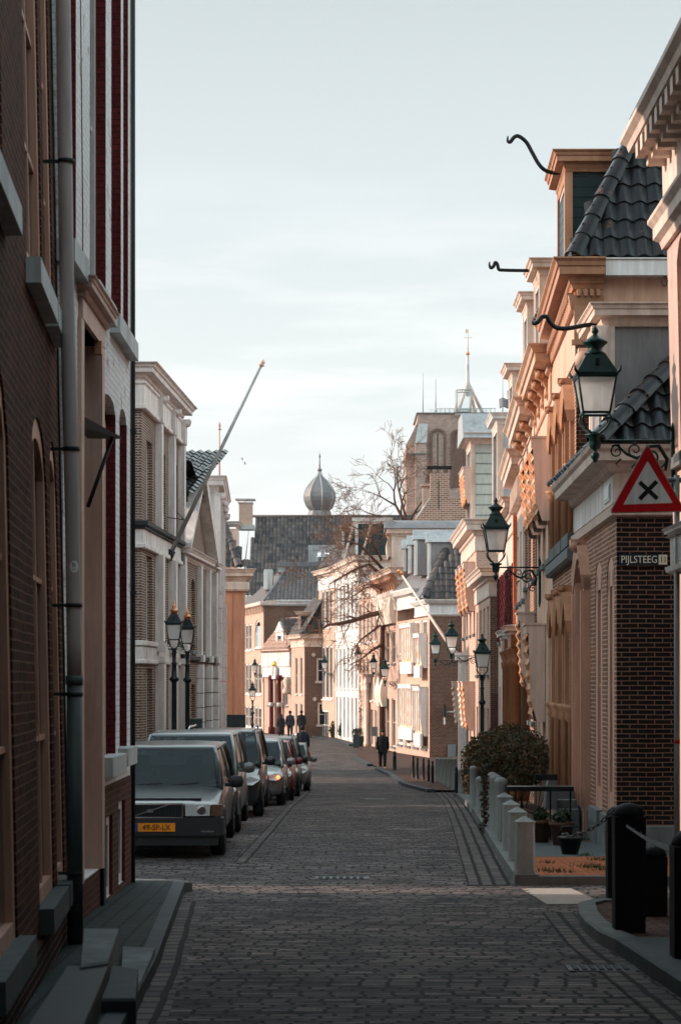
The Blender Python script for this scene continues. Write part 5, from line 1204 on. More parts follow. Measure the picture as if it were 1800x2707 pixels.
# --- gatehouse chapel
r = wempty('gatehouse', (xp(735, 146), 146, gz(146))); tag(r, "small stone and brick gatehouse with coat of arms over its arched doorway", 'gatehouse')
p0, p1 = P_(772, 143.2), P_(699, 148.2); w = W(p0, p1); L = w.L
zt = zp(1725, 145)
dh = (L*.37, L*.58, gz(146), zp(1800, 146), .7, .5)
m = MB(); w.wall(m, 0, L, gz(146)-.2, zt, [dh, (L*.14, L*.28, zp(1865, 145), zp(1792, 145), 0, .15), (L*.74, L*.86, zp(1865, 147), zp(1792, 147), 0, .15)], .15); m.build('wall', 'brick_warm', r)
m = MB(); m.add([w.pt(dh[0], -.48, gz(146)), w.pt(dh[1], -.48, gz(146)), w.pt(dh[1], -.48, dh[3]), w.pt(dh[0], -.48, dh[3])], [(0,1,2,3)]); m.build('door', 'glass_black', r)
for a, b in ((.14, .28), (.74, .86)): window(w, r, (L*a, L*b, zp(1865, 146), zp(1792, 146), 0, .15), 'white_stone', nx=2, nz=1)
for a in (.33, .615):
    m = MB(); q = w.pt(L*a, .25, 0); m.lathe([(.22, gz(146)), (.22, gz(146)+.5), (.15, gz(146)+.55), (.13, zp(1800, 146)), (.2, zp(1797, 146)), (.2, zp(1785, 146))], (q[0], q[1], 0), 12); m.build('column', 'brick_red_reveal', r)
    m = MB(); m.lathe([(.19, zp(1868, 146)), (.19, zp(1857, 146))], (q[0], q[1], 0), 12); m.build('column_band', 'white_stone', r)
m = MB(); w.box(m, -.05, L+.05, -.02, .12, zp(1790, 145), zp(1762, 145)); w.box(m, -.05, L+.05, -.02, .2, zp(1762, 145), zt); m.build('entablature', 'white_stone', r)
m = MB(); w.box(m, L*.41, L*.54, .2, .38, zp(1795, 146), zp(1765, 146)); q = w.pt(L*.475, .3, zp(1790, 146)); m.lathe([(0, 0), (.16, .1), (.24, .35), (.26, .7), (.18, .75)], q, 8, sy=.5); ca_ = m.build('coat_of_arms', 'white_stone', r)
m = MB(); m.lathe([(.2, .76), (.24, .86), (.14, 1.0), (.05, 1.12), (0, 1.15)], q, 8, sy=.6); m.build('crown', 'gold', ca_)
m = MB(); P = [w.pt(-.1, -1, 0)[:2], w.pt(-.1, .1, 0)[:2], w.pt(L+.1, .1, 0)[:2], w.pt(L+.1, -1, 0)[:2]]; m.sweep(P, corn(.5, .3), zt+.3, 1); m.build('cornice', 'cream_warm', r)
m = MB(); pantiles(m, w.pt(0, .3, zt+.32), (w.t.x, w.t.y, 0), (-w.n.x, -w.n.y, 1.15), L, 2.9, .3, .36, amp=.02, nu=3); m.build('roof', 'shingle', r)
dx0, dx1 = L*.38, L*.62
m = MB(); 
for v in ((dx0, dx1),): w.box(m, v[0], v[1], -2.2, -.35, zt+.3, zp(1672, 145))
d = m.build('dormer', 'brick_brown', r)
m = MB(); w.box(m, dx0-.1, dx0+.25, -.36, -.1, zt+.2, zp(1668, 145)); w.box(m, dx1-.25, dx1+.1, -.36, -.1, zt+.2, zp(1668, 145)); w.box(m, dx0, dx1, -.36, -.12, zp(1680, 145), zp(1668, 145))
um = (dx0+dx1)/2; za, zb2 = zp(1670, 145), zp(1642, 145)
m.loft([[w.pt(dx0-.3, -.08, za), w.pt(dx1+.3, -.08, za), w.pt(um, -.08, zb2)], [w.pt(dx0-.3, -.4, za), w.pt(dx1+.3, -.4, za), w.pt(um, -.4, zb2)]]); m.build('dormer_front', 'white_stone', d)
m = MB(); w.box(m, dx0+.25, dx1-.25, -.34, -.2, zt+.3, zp(1680, 145)); m.build('pane', 'glass_black', d)
m = MB(); pantiles(m, w.pt(dx0-.35, -.1, za), (-w.n.x, -w.n.y, 0), (w.t.x*.6, w.t.y*.6, zb2-za), 2.4, 1.3, .26, .3, amp=.035); pantiles(m, w.pt(dx0-.1, -.3, za), (1, 0, 0), (0, 1, 1.2), 1.9, 1.1, .26, .3); m.build('dormer_roof', 'tile_grey', d)
m = MB(); q = w.pt(.15, .3, 0); m.lathe([(.25, zp(1835, 144)), (.35, zp(1828, 144)), (.2, zp(1815, 144)), (.3, zp(1800, 144)), (.15, zp(1790, 144)), (0, zp(1788, 144))], (q[0], q[1], 0), 8); m.build('wall_statue', 'cream_warm', r)
# --- four-storey brick house on the left with lit face
p0, p1 = P_(697, 150), P_(641, 160)
w = W(p0, p1); L = w.L; hs = []
for z0, z1, arch in ((zp(1712, 152)*0+g(2.3), g(4.3), 0), (g(-1.0), g(1.3), 0), (g(-3.5)+0, g(-1.9), 0)): hs += [(L*.10, L*.26, z0, z1, 0, .12), (L*.28, L*.42, z0, z1, 0, .12), (L*.55, L*.70, z0, z1, 0, .12), (L*.72, L*.86, z0, z1, 0, .12)]
hs = [h for i, h in enumerate(hs) if i not in (1,)]
hs[0] = (L*.12, L*.40, g(2.4), g(4.5), .9, .12)
r, w, zb = house('tall_far_house', "tall far brick house with flat-topped tiled roof at the end of the street", p0, p1, zp(1602, 150), hs, 'brick_pale', True, 6, 'brick_brown', rec=.12)
for h in hs: window(w, r, h, 'white_paint', nx=1, nz=2, sill='white_paint', glass='glass_pale' if h[4] else 'glass', fw=.12)
m = MB(); m.sweep([P_(730, 150), p0, p1], band(.3, .3), zp(1590, 150), 1); 
m.build('cornice', 'cream', r)
for k in range(14):
    m = MB(); w.box(m, .1+k*L/14, .35+k*L/14, 0, .14, zp(1620, 152), zp(1598, 152)); m.build('corbel', 'brick_pale', r)
m = MB(); m.box(xp(730, 149.6), xp(870, 149.6), 149.6, 150, zp(1590, 150), zp(1586, 150)); m.box(xp(730, 149.6), xp(870, 149.6), 149.7, 150, zp(1598, 150), zp(1590, 150)); m.build('gutter', 'white_paint', r)
m = MB(); z0, z1_ = zp(1588, 150), zp(1500, 156); a = (xp(700, 149.7), 149.7, z0)
vv = Vector((0, 6, z1_-z0)); pantiles(m, a, (1, 0, 0), tuple(vv), 5.0, vv.length, .28, .36, clip=lambda u, v: u > v*.26); 
m.add([(xp(700, 149.7), 149.7, z0), (xp(640, 160), 160, z0), (xp(733, 164), 164, z1_), (xp(759, 156), 156, z1_)], [(0,1,2,3)]); m.build('roof', 'tile_grey', r)
m = MB(); m.tube([(xp(700, 149.7), 149.7, z0+.05), (xp(759, 156), 156, z1_+.05)], .11, 6); m.build('hip_lead', 'lead', r)
m = MB(); m.box(xp(735, 156), xp(870, 156), 155.9, 162, z1_-.35, z1_+.05); m.build('ridge_flashing', 'lead_pale', r)
m = MB(); m.box(xp(733, 156), xp(870, 156), 155.7, 162.2, z1_+.05, z1_+.4); m.build('roof_curb', 'lead', r)
m = MB(); m.box(xp(700, 155), xp(722, 155), 153.4, 156, zp(1560, 155), zp(1508, 155)); m.build('roof_box', 'light_render', r)
m = MB(); m.box(xp(697, 153.3), xp(708, 153.3), 153.2, 153.4, zp(1558, 153), zp(1510, 153)); m.build('roof_box_window', 'white_paint', r)
# ventilation hut on a flat roof
r = wempty('roof_hut', (xp(850, 160), 160, g(6))); tag(r, "pale grey metal roof hut with four pipe vents in front of the great tiled roof", 'roof hut')
m = MB(); m.box(xp(815, 162), xp(905, 162), 162, 165, zp(1500, 162), zp(1441, 162)); m.build('hut_body', 'zinc', r)
for px in (845, 858, 870, 881): m = MB(); m.lathe([(.09, 0), (.09, .5), (.2, .52), (.2, .62), (.12, .68), (.17, .85), (0, 1.0)], (xp(px, 160), 160, zp(1492, 160)), 8); m.build('vent', 'chrome', r)
m = MB(); m.box(xp(838, 160), xp(905, 160), 160, 161, zp(1520, 160), zp(1484, 160)); m.build('vent_base', 'brick_brown', r)
# --- great hall with huge tiled roof
r = wempty('great_hall', (xp(760, 200), 200, gz(200))); tag(r, "great hall with a vast dark tiled roof and pale chimney at its left end", 'hall')
Ye, Yr = 196, 204; ze, zrg = zp(1575, Ye), zp(1366, Yr)
m = MB(); vv = Vector((0, Yr-Ye, zrg-ze)); x0 = xp(636, Ye); Lh = xp(1090, Ye)-x0
pantiles(m, (x0, Ye, ze), (1, 0, 0), tuple(vv), Lh, vv.length, .36, .46, clip=lambda u, v: u > v*.115-.05, amp=.06, nu=4); m.build('roof', 'tile_far', r)
m = MB(); m.tube([(xp(662, Yr), Yr, zrg+.05), (xp(1090, Yr), Yr, zrg+.05)], .15, 6); m.build('ridge', 'tile_grey', r)
m = MB(); m.add([(x0, Ye, ze), (xp(662, Yr), Yr, zrg), (xp(640, Yr+8), Yr+8, ze)], [(0,1,2)]); m.build('end_roof', 'tile_grey', r)
m = MB(); m.box(x0+.4, xp(1090, Ye), Ye+.4, Yr+6, gz(200), ze-.02); m.build('wall', 'light_render', r)
m = MB(); m.box(x0-.1, xp(1090, Ye), Ye-.2, Ye+.3, ze-.6, ze-.02); m.build('eaves', 'cream', r)
m = MB(); m.box(xp(632, 201), xp(667, 201), 201, 202.4, zp(1400, 201), zp(1330, 201)); c = m.build('chimney', 'brick_pale', r)
m = MB(); m.box(xp(629, 201), xp(669, 201), 200.9, 202.5, zp(1330, 201), zp(1327, 201)); m.box(xp(622, 201), xp(675, 201), 200.7, 202.7, zp(1321, 201), zp(1318, 201)); 
for px in (632, 650, 667): m.box(xp(px-1, 201), xp(px+1, 201), 201, 201.2, zp(1327, 201), zp(1321, 201))
m.build('cap', 'white_paint', c)
m = MB(); m.box(xp(628, 201), xp(672, 201), 200.8, 202.6, zp(1400, 201), zp(1388, 201)); m.build('flashing', 'lead_pale', c)
# --- onion dome turret
r = wempty('onion_dome', (xp(845, 262), 262, g(15))); tag(r, "grey ribbed onion dome with ball and spire above the great roof", 'dome')
Yd = 262; cxd = xp(845, Yd); k = Yd/FPX
prof = [(33, 1366), (30, 1352), (26, 1349), (28, 1348), (36, 1338), (41, 1325), (42.5, 1314), (41, 1303), (36, 1291), (28, 1280), (18, 1268), (9, 1260), (4.5, 1252), (3, 1247)]
prof = [(a*k, zp(b, Yd)) for a, b in prof]
m = MB(); m.lathe(prof, (cxd, Yd, 0), 8, R(10), False); m.build('bulb', 'lead', r)
for q in range(8):
    a = R(10)+2*math.pi*q/8; m = MB(); m.tube([(cxd+p[0]*1.005*math.cos(a), Yd+p[0]*1.005*math.sin(a), p[1]) for p in prof[2:]], .055, 5); m.build('rib', 'lead_pale', r)
m = MB(); m.lathe([(3*k, zp(1247, Yd)), (6.5*k, zp(1244, Yd)), (6.5*k, zp(1241, Yd)), (2.5*k, zp(1238, Yd)), (1.5*k, zp(1215, Yd)), (1*k, zp(1212, Yd)), (3*k, zp(1208, Yd)), (2*k, zp(1204, Yd)), (.5*k, zp(1198, Yd)), (0, zp(1190, Yd))], (cxd, Yd, 0), 8); m.build('spire', 'lead', r)
m = MB(); m.lathe([(38*k, zp(1400, Yd)), (38*k, zp(1368, Yd)), (34*k, zp(1366, Yd))], (cxd, Yd, 0), 8, R(10), False); m.build('drum', 'light_render', r)
# --- great brick tower with mast
r = wempty('brick_tower', (xp(1200, 300), 300, gz(300))); tag(r, "massive weathered brick tower with glass railing, far off behind the right-hand roofs", 'tower')
Yt = 300; X = lambda px: xp(px, Yt); Z = lambda py: zp(py, Yt)
m = MB(); pl = [(1073, 1980), (1073, 1178), (1102, 1118), (1105, 1093), (1330, 1093), (1345, 1180), (1345, 1980)]
wt = W((X(1073), Yt), (X(1345), Yt)); wt.n = Vector((0, -1))
nic = [(1157, 1228), (1224, 1300)]
rings = [[(X(a), Yt, Z(b)) for a, b in pl], [(X(a), Yt+14, Z(b)) for a, b in pl]]; m.loft(rings); m.build('wall', 'brick_tower', r)
for cxn, wn_, yt_, yb_ in ((1157, 15, 1138, 1290), (1212, 15, 1140, 1290), (1267, 15, 1140, 1290)):
    m = MB(); pts = [(cxn-wn_, yb_)]+[(cxn-wn_*math.cos(math.pi*q/8), yt_+wn_-wn_*math.sin(math.pi*q/8)) for q in range(9)]+[(cxn+wn_, yb_)]
    o_ = [(cxn+(a-cxn)*1.45, b-5 if b < yb_ else b) for a, b in pts]
    for i in range(len(pts)-1):
        m.hexa([(X(pts[i][0]), Yt-.4, Z(pts[i][1])), (X(pts[i+1][0]), Yt-.4, Z(pts[i+1][1])), (X(pts[i+1][0]), Yt, Z(pts[i+1][1])), (X(pts[i][0]), Yt, Z(pts[i][1])), (X(o_[i][0]), Yt-.4, Z(o_[i][1])), (X(o_[i+1][0]), Yt-.4, Z(o_[i+1][1])), (X(o_[i+1][0]), Yt, Z(o_[i+1][1])), (X(o_[i][0]), Yt, Z(o_[i][1]))])
    m.build('arch_moulding', 'brick_brown', r)
    m = MB(); m.add([(X(a), Yt-.02, Z(b)) for a, b in pts], [tuple(range(len(pts)))]); nb = m.build('niche', 'brick_tower' if cxn < 1200 else 'brick_brown', r)
m = MB(); m.box(X(1074), X(1125), Yt-1.9, Yt, Z(1204), Z(1201)); m.build('string_course', 'stone', r)
m = MB(); m.box(X(1155), X(1158), Yt-.1, Yt, Z(1250), Z(1145)); m.build('niche_slit', 'stone_dark', r)
m = MB(); m.hexa([(X(1097), Yt-1.6, Z(1980)), (X(1126), Yt-1.6, Z(1980)), (X(1126), Yt, Z(1980)), (X(1097), Yt, Z(1980)), (X(1097), Yt-1.6, Z(1173)), (X(1126), Yt-1.6, Z(1173)), (X(1126), Yt, Z(1173)), (X(1097), Yt, Z(1173))]); m.build('buttress', 'brick_tower', r)
m = MB(); m.add([(X(1095), Yt-1.8, Z(1174)), (X(1126), Yt-1.8, Z(1174)), (X(1131), Yt-.01, Z(1120)), (X(1106), Yt-.01, Z(1120))], [(0,1,2,3)]); m.build('buttress_slate', 'lead_pale', r)
m = MB(); m.box(X(1100), X(1335), Yt-.3, Yt+14, Z(1093), Z(1091)); m.build('parapet', 'stone', r)
m = MB(); m.box(X(1135), X(1300), Yt+.3, Yt+.4, Z(1092), Z(1080)); m.build('glass_railing', 'railing_glass', r)
m = MB(); 
for a in range(1152, 1310, 12): m.tube([(X(a), Yt+.3, Z(1093)), (X(a), Yt+.3, Z(1079))], .05, 4)
m.tube([(X(1150), Yt+.3, Z(1079)), (X(1310), Yt+.3, Z(1079))], .05, 4); m.build('railing', 'lead_pale', r)
mast = wempty('mast', (X(1239), Yt+3, Z(1093))); tag(mast, "pale tripod mast with gold ball and weathervane on top of the brick tower", 'mast')
m = MB(); m.tube([(X(1239), Yt+3, Z(1040)), (X(1239), Yt+3, Z(1000)), (X(1239), Yt+3, Z(925)), (X(1239), Yt+3, Z(862))], [.35, .28, .16, .07], 8); m.build('pole', 'white_stone', mast)
for a, b in ((1210, 1092), (1286, 1088), (1262, 1090)): m = MB(); m.tube([(X(1239), Yt+3, Z(1003)), (X(a), Yt+3+(a-1240)*.05, Z(b))], .26, 8); m.build('leg', 'cream', mast)
m = MB(); m.lathe([(0, -.3), (.25, -.2), (.3, 0), (.25, .2), (0, .3)], (X(1239), Yt+3, Z(926)), 10); m.build('ball', 'copper', mast)
m = MB(); m.box(X(1228), X(1251), Yt+3, Yt+3.1, Z(884), Z(883)); m.box(X(1234), X(1241), Yt+3, Yt+3.1, Z(871), Z(861)); m.build('weathervane', 'brass', mast)
cage = wempty('cage', (X(1222), Yt, Z(1099))); tag(cage, "open steel viewing cage hung on the tower edge beneath the mast", 'viewing cage')
m = MB(); a0, a1, b0, b1 = X(1204), X(1241), Z(1100), Z(1036)
for xx in (a0, a1):
    for y_ in (Yt-2.2, Yt+.2): m.tube([(xx, y_, b0), (xx, y_, b1)], .11, 4)
for zz_ in (b0, b1, Z(1088)):
    for y_ in (Yt-2.2, Yt+.2): m.tube([(a0, y_, zz_), (a1, y_, zz_)], .11, 4)
    for xx in (a0, a1): m.tube([(xx, Yt-2.2, zz_), (xx, Yt+.2, zz_)], .11, 4)
m.build('frame', 'lead_pale', cage)
m = MB(); m.box(a0, a1, Yt-2.25, Yt-2.2, Z(1092), Z(1040)); m.build('glazing', 'railing_glass', cage)
for px, pyb, pyt, lb in ((1119, 1093, 980, "thin aerial rod at the left end of the tower top"), (1153, 1080, 996, "thin aerial rod between the tower's left edge and its viewing cage"), (1331, 1090, 968, "thin aerial rod on the right of the tower top, beyond the mast")):
    an = wempty('aerial', (X(px), Yt+2, Z(pyb))); m = MB(); m.tube([(X(px), Yt+2, Z(pyb+4)), (X(px), Yt+2, Z(pyt))], [.09, .05], 5); m.build('rod', 'lead_pale', an); m = MB(); m.lathe([(0,0),(.2,.02),(.2,.3),(0,.35)], (X(px), Yt+2, Z(pyb+4)), 6); m.build('foot', 'lead_pale', an); tag(an, lb, 'aerial', 'aerials on the tower top')
# ================================================================== STREET LAMPS
def frustum(mb, h0, z0, h1, z1, cx=0, cy=0):
    mb.loft([[(cx-h0, cy-h0, z0), (cx+h0, cy-h0, z0), (cx+h0, cy+h0, z0), (cx-h0, cy+h0, z0)], [(cx-h1, cy-h1, z1), (cx+h1, cy-h1, z1), (cx+h1, cy+h1, z1), (cx-h1, cy+h1, z1)]])
def spiral(mb, c, r0, turns, start, rad, sgn=1, n=26, ry=None):
    pts = []
    for i in range(n+1):
        f = i/n; a = start+sgn*turns*2*math.pi*f; rr = r0*(1-.86*f); pts.append((c[0]+rr*math.cos(a), c[1], c[2]+rr*math.sin(a)))
    mb.tube(pts, [rad*(1-.35*i/n) for i in range(n+1)], 6); return pts
def lantern(par, m='iron_green', glassm='lamp_glass', cap='iron_green'):
    """square tapering lantern; local origin at the bottom cup, total height about 1.3"""
    head = MB(); hb = .158; ht = .232
    # roof
    frustum(head, ht+.018, .70, ht+.018, .735); frustum(head, ht+.012, .735, .112, .97)
    for sx in (-1, 1):
        for sy in (-1, 1): head.tube([(sx*(ht+.0), sy*(ht+.0), .72), (sx*(ht+.035), sy*(ht+.035), .76), (sx*(ht+.045), sy*(ht+.045), .81)], [.022, .018, .006], 5)
    head.box(-.025, .025, -.215, -.15, .83, .90)
    rf = head.build('hood', cap, par)
    m2 = MB(); m2.lathe([(.125, .97), (.13, .99), (.10, 1.01), (.085, 1.05), (.12, 1.09), (.15, 1.115), (.15, 1.13), (.09, 1.165), (.06, 1.19), (.03, 1.21), (.028, 1.225), (.045, 1.25), (.035, 1.285), (0, 1.33)], (0, 0, 0), 14); m2.build('finial', cap, par)
    fr = MB()
    for sx in (-1, 1):
        for sy in (-1, 1): fr.tube([(sx*hb, sy*hb, .26), (sx*ht, sy*ht, .71)], .014, 5)
    for a, z in ((hb, .265), (ht-.005, .69)):
        for s in (-1, 1): fr.box(-a, a, s*a-.012, s*a+.012, z-.014, z+.014); fr.box(s*a-.012, s*a+.012, -a, a, z-.014, z+.014)
    f = fr.build('frame', m, par)
    g = MB(); a, b = hb-.008, ht-.012
    for q in range(4):
        ca, sa = math.cos(q*math.pi/2), math.sin(q*math.pi/2)
        g.add([(x*ca-y*sa, x*sa+y*ca, z) for x, y, z in ((-a, -a, .27), (a, -a, .27), (b, -b, .69), (-b, -b, .69))], [(0, 1, 2, 3)])
    g.build('glass', glassm, f)
    b_ = MB(); b_.lathe([(.02, .27), (.05, .30), (.075, .36), (.05, .42), (.03, .45), (0, .46)], (0, 0, 0), 10); b_.build('bulb', 'lamp_clear', f)
    sp = MB()
    for q in range(4):
        ca, sa = math.cos(q*math.pi/2+math.pi/4), math.sin(q*math.pi/2+math.pi/4)
        sp.tube([(ca*r_, sa*r_, z) for r_, z in ((.215, .255), (.24, .20), (.225, .15), (.16, .08), (.07, .03), (.05, .0))], .013, 6)
    sp.build('cradle', m, par)
    cu = MB(); cu.lathe([(.05, .03), (.12, .02), (.125, -.0), (.07, -.03), (.075, -.10), (.06, -.15), (.025, -.17), (.02, -.19), (.055, -.22), (.05, -.26), (.02, -.31), (0, -.33)], (0, 0, 0), 12); cu.build('cup', m, par)
def bracket(par, L, m='iron_green', k=1.0):
    mb = MB(); mb.tube([(.05, 0, -.06), (L, 0, -.06)], .016*k, 8)
    P = spiral(mb, (.26, 0, -.19), .085, 1.4, R(60), .012*k); 
    P = spiral(mb, (.42*L+.1, 0, -.17), .10*k, 1.4, R(-40), .013*k, -1)
    mb.tube([(.20, 0, -.12), (.26, 0, -.11), (.38, 0, -.22), (.50, 0, -.27), (.60, 0, -.22), (L*.68, 0, -.13), (L*.84, 0, -.12), (L*.95, 0, -.28), (L*.93, 0, -.42)], [.012, .016, .018, .022, .022, .022, .026, .026, .018], 8)
    spiral(mb, (L*.74, 0, -.25), .125, 1.7, R(90), .017*k)
    spiral(mb, (L*.86, 0, -.48), .07, 1.3, R(60), .014*k)
    for a, b in ((.55, -.32), (.93, -.33), (.34, -.28)): mb.tube([(L*a, 0, b), (L*a-.06, 0, b-.06), (L*a-.02, 0, b-.10)], [.018, .012, .003], 6)
    o = mb.build('bracket', m, par)
    w_ = MB(); w_.box(L, L+.05, -.03, .03, -.75, .06); w_.tube([(L+.02, 0, .06), (L+.02, 0, .16)], [.03, .005], 8); w_.tube([(L+.02, 0, -.75), (L+.02, 0, -.86)], [.03, .005], 8); w_.build('wall_plate', m, par)
def wall_lamp(loc, L, s, rz=0):
    r = empty('street_lamp', loc, rz); r.scale = (s, s, s); lantern(r); bracket(r, L/s); return r
GL = 'wall lanterns along the street'
def place(px, pyc, Y, s, L, label, rz=0, src=None):
    loc = (xp(px, Y), Y, zp(pyc, Y))
    o = wall_lamp(loc, L, s, rz) if src is None else copy_tree(src)
    o.location = loc; o.rotation_euler = (0, 0, rz); o.scale = (s, s, s)
    tag(o, label, 'street lamp', GL); return o
A = place(1572, 1152, 22.0, .88, .80, "largest dark green lantern on a scrolled wall bracket, above the red triangle sign")
B = place(1310, 1492, 42.0, 1.02, .86, "second green wall lantern, in front of the red-brown side-on brick house", src=None)
C = place(1193, 1730, 74, .93, 1.05, "green wall lantern close to the post-top lantern, its bracket touching it", src=None)
place(1150, 1743, 92, .94, 1.2, "green wall lantern in front of the plain brown side wall, left of its larger neighbour", src=None)
place(1017, 1800, 105, .88, .62, "green wall lantern hanging beside the lower white canopy, left of the frieze house", src=None)
D = place(987, 1778, 111, .80, .55, "middle one of three green lanterns in front of the narrow lit doorway house")
place(946, 1757, 116, .84, .9, "green lantern on a bracket in front of the white terrace, crossed by a dark branch", src=D)
place(858, 1776, 133.5, .84, .9, "green lantern at the corner of the pink-brown house with the triple windows", src=D)
place(778, 1783, 143, .82, .9, "green lantern at the right end of the gatehouse cornice", src=D)
place(674, 1780, 149, .82, .9, "green lantern to the left of the gatehouse, before the tall far house", src=D)
# lantern on its own post behind the hedge
def post(par, h, m='iron_green', k=1.0, base=-0.3):
    mb = MB(); b = -h
    mb.lathe([(.16*k, b), (.16*k, b+.12), (.12*k, b+.16), (.12*k, b+.55), (.14*k, b+.6), (.085*k, b+.68), (.075*k, b+1.3), (.085*k, b+1.34), (.06*k, b+1.42), (.055*k, -.95), (.075*k, -.9), (.11*k, -.86), (.11*k, -.82), (.06*k, -.76), (.05*k, -.45), (.07*k, -.4), (.04*k, -.35), (.05*k, -.15), (.055*k, .0)], (0, 0, 0), 14)
    return mb.build('post', m, par)
Y = 60; r = empty('post_lamp', (xp(1274, Y), Y, zp(1786, Y))); r.scale = (.92,)*3; lantern(r); post(r, (zp(1786, Y)-gz(Y))/.92, 'iron_green'); tag(r, "green lantern on its own post, rising behind the leafy hedge", 'street lamp')
m = MB(); m.box(-.06, .06, -.075, -.055, -2.0, -1.86); m.build('sticker', 'sign_white', r)
# twin black posts with copper tops on the left
def black_lamp(px, Y, pyb, label, s=.86):
    r = empty('post_lamp', (xp(px, Y), Y, zp(pyb, Y))); r.scale = (s*.92, s*.92, s)
    lantern(r, 'lamp_black', 'lamp_clear', 'lamp_black'); post(r, (zp(pyb, Y)-gz(Y))/s, 'lamp_black', 1.35)
    for o in list(r.children):
        if o.name.startswith('finial'): bpy.data.objects.remove(o)
        elif o.name.startswith('hood'): o.scale = (1, 1, 1)
    m = MB(); m.lathe([(.10, .97), (.10, 1.05), (.13, 1.06), (.13, 1.09), (.07, 1.12), (.05, 1.16), (.065, 1.19), (.03, 1.23), (.02, 1.30), (0, 1.40)], (0, 0, 0), 12); m.build('copper_cap', 'copper', r)
    m = MB()
    for sx in (-1, 1): spiral(m, (sx*.17, 0, .12), .075, 1.3, R(90), .014, sx); spiral(m, (sx*.24, 0, .19), .05, 1.1, R(-60), .012, -sx)
    m.build('scroll', 'lamp_black', r)
    tag(r, label, 'street lamp', 'black post lanterns with copper caps'); return r
black_lamp(461, 50, 1716, "left and nearer of two black post lanterns with copper caps"); black_lamp(496, 54, 1724, "right and farther of two black post lanterns with copper caps", .86)
Y = 125; r = empty('post_lamp', (xp(668, Y), Y, zp(1852, Y))); r.scale = (.88,)*3; lantern(r, 'lamp_black', 'lamp_clear', 'lamp_black'); post(r, (zp(1852, Y)-gz(Y))/.88, 'lamp_black', 1.3); tag(r, "slim black post lantern standing alone before the tall far house", 'street lamp')
# ================================================================== SIGNS AND POLES
Ys = 20.3
pl_ = wempty('sign_post', (xp(1790, Ys), Ys, gz(Ys))); m = MB(); m.tube([(xp(1791, Ys), Ys+.05, gz(Ys)), (xp(1790, Ys), Ys+.05, zp(1255, Ys))], .028, 10); m.build('pole', 'lead_pale', pl_)
m = MB(); m.tube([(xp(1765, Ys), Ys+.05, zp(1268, Ys)), (xp(1830, Ys), Ys+.05, zp(1268, Ys))], .026, 8); m.build('arm', 'lead', pl_)
m = MB(); m.tube([(xp(1790.5, Ys), Ys+.05, zp(1966, Ys)), (xp(1790.5, Ys), Ys+.05, zp(1956, Ys))], .030, 10); m.build('sticker', 'red_sticker', pl_)
tag(pl_, "grey steel sign pole with a small red sticker at the right edge", 'pole')
sg = wempty('warning_sign', (xp(1711, Ys), Ys, zp(1353, Ys))); tag(sg, "red-bordered white triangle warning sign with a black cross", 'road sign')
def tri(pts, y0, y1, m, par, name, hole=None, bev=0):
    P = [Vector((p[0], p[1])) for p in pts]; out_ = []
    for i in range(3):   # rounded corners
        a, b, c = P[i-1], P[i], P[(i+1) % 3]; d1 = (a-b).normalized(); d2 = (c-b).normalized(); r_ = bev
        p1, p2 = b+d1*r_, b+d2*r_
        for k in range(5): t = k/4; out_.append(p1*(1-t)**2+b*2*t*(1-t)+p2*t*t)
    rings = [[(xp(p.x, Ys), y, zp(p.y, Ys)) for p in out_] for y in (y1, y0)]
    mb = MB(); mb.loft(rings); return mb.build(name, m, par)
tri([(1710, 1172), (1608, 1357), (1812, 1353)], Ys-.004, Ys+.02, 'lead_pale', sg, 'backing', bev=14)
tri([(1710, 1176), (1612, 1355), (1808, 1351)], Ys-.010, Ys-.004, 'sign_red', sg, 'border', bev=12)
tri([(1710, 1219), (1646, 1334), (1777, 1330)], Ys-.014, Ys-.010, 'sign_white', sg, 'face', bev=3)
m = MB()
for a, b in (((1689, 1275), (1736, 1319)), ((1734, 1273), (1689, 1320))):
    v = Vector((b[0]-a[0], b[1]-a[1])).normalized()*0; d = Vector((b[0]-a[0], b[1]-a[1])).normalized(); n_ = Vector((-d.y, d.x))*5.6
    off = -.0165 if a[0] < 1700 else -.018
    q = [(a[0]+n_.x, a[1]+n_.y), (b[0]+n_.x, b[1]+n_.y), (b[0]-n_.x, b[1]-n_.y), (a[0]-n_.x, a[1]-n_.y)]
    m.loft([[(xp(x, Ys), Ys-.0135, zp(y, Ys)) for x, y in q], [(xp(x, Ys), Ys+off, zp(y, Ys)) for x, y in q]])
m.build('cross', 'sign_black', sg)
# flagpoles
Yf = 53.4; fp = wempty('flagpole', (xp(445, Yf), Yf, zp(1475, Yf))); m = MB(); m.tube([PP(452, 1462, Yf), PP(690, 968, Yf-1.5)], [.062, .036], 10); m.build('pole', 'lead_pale', fp)
m = MB(); m.tube([PP(444, 1478, Yf+.02), PP(455, 1455, Yf)], .11, 10); m.build('socket', 'iron', fp)
m = MB(); a, b = PP(690, 968, Yf-1.5), PP(697, 950, Yf-1.5); m.tube([a, a+(b-a)*.2, a+(b-a)*.35, a+(b-a)*.5, a+(b-a)*.7, b], [.055, .09, .04, .07, .06, .01], 8); m.build('finial', 'cream_warm', fp)
m = MB(); m.tube([PP(487, 1374, Yf-.2), PP(430, 1366, Yf)], .012, 4); m.tube([PP(470, 1355, Yf), PP(487, 1374, Yf-.2)], .012, 4); m.build('stay', 'iron', fp)
tag(fp, "long pale flagpole slanting up to the right from the left town building", 'flagpole')
Yf = 88; fp = wempty('flagpole', (xp(1196, 84), 84, zp(1718, 84))); m = MB(); m.tube([PP(1196, 1718, 84), PP(1062, 1520, 90)], [.07, .04], 10); m.build('pole', 'cream', fp)
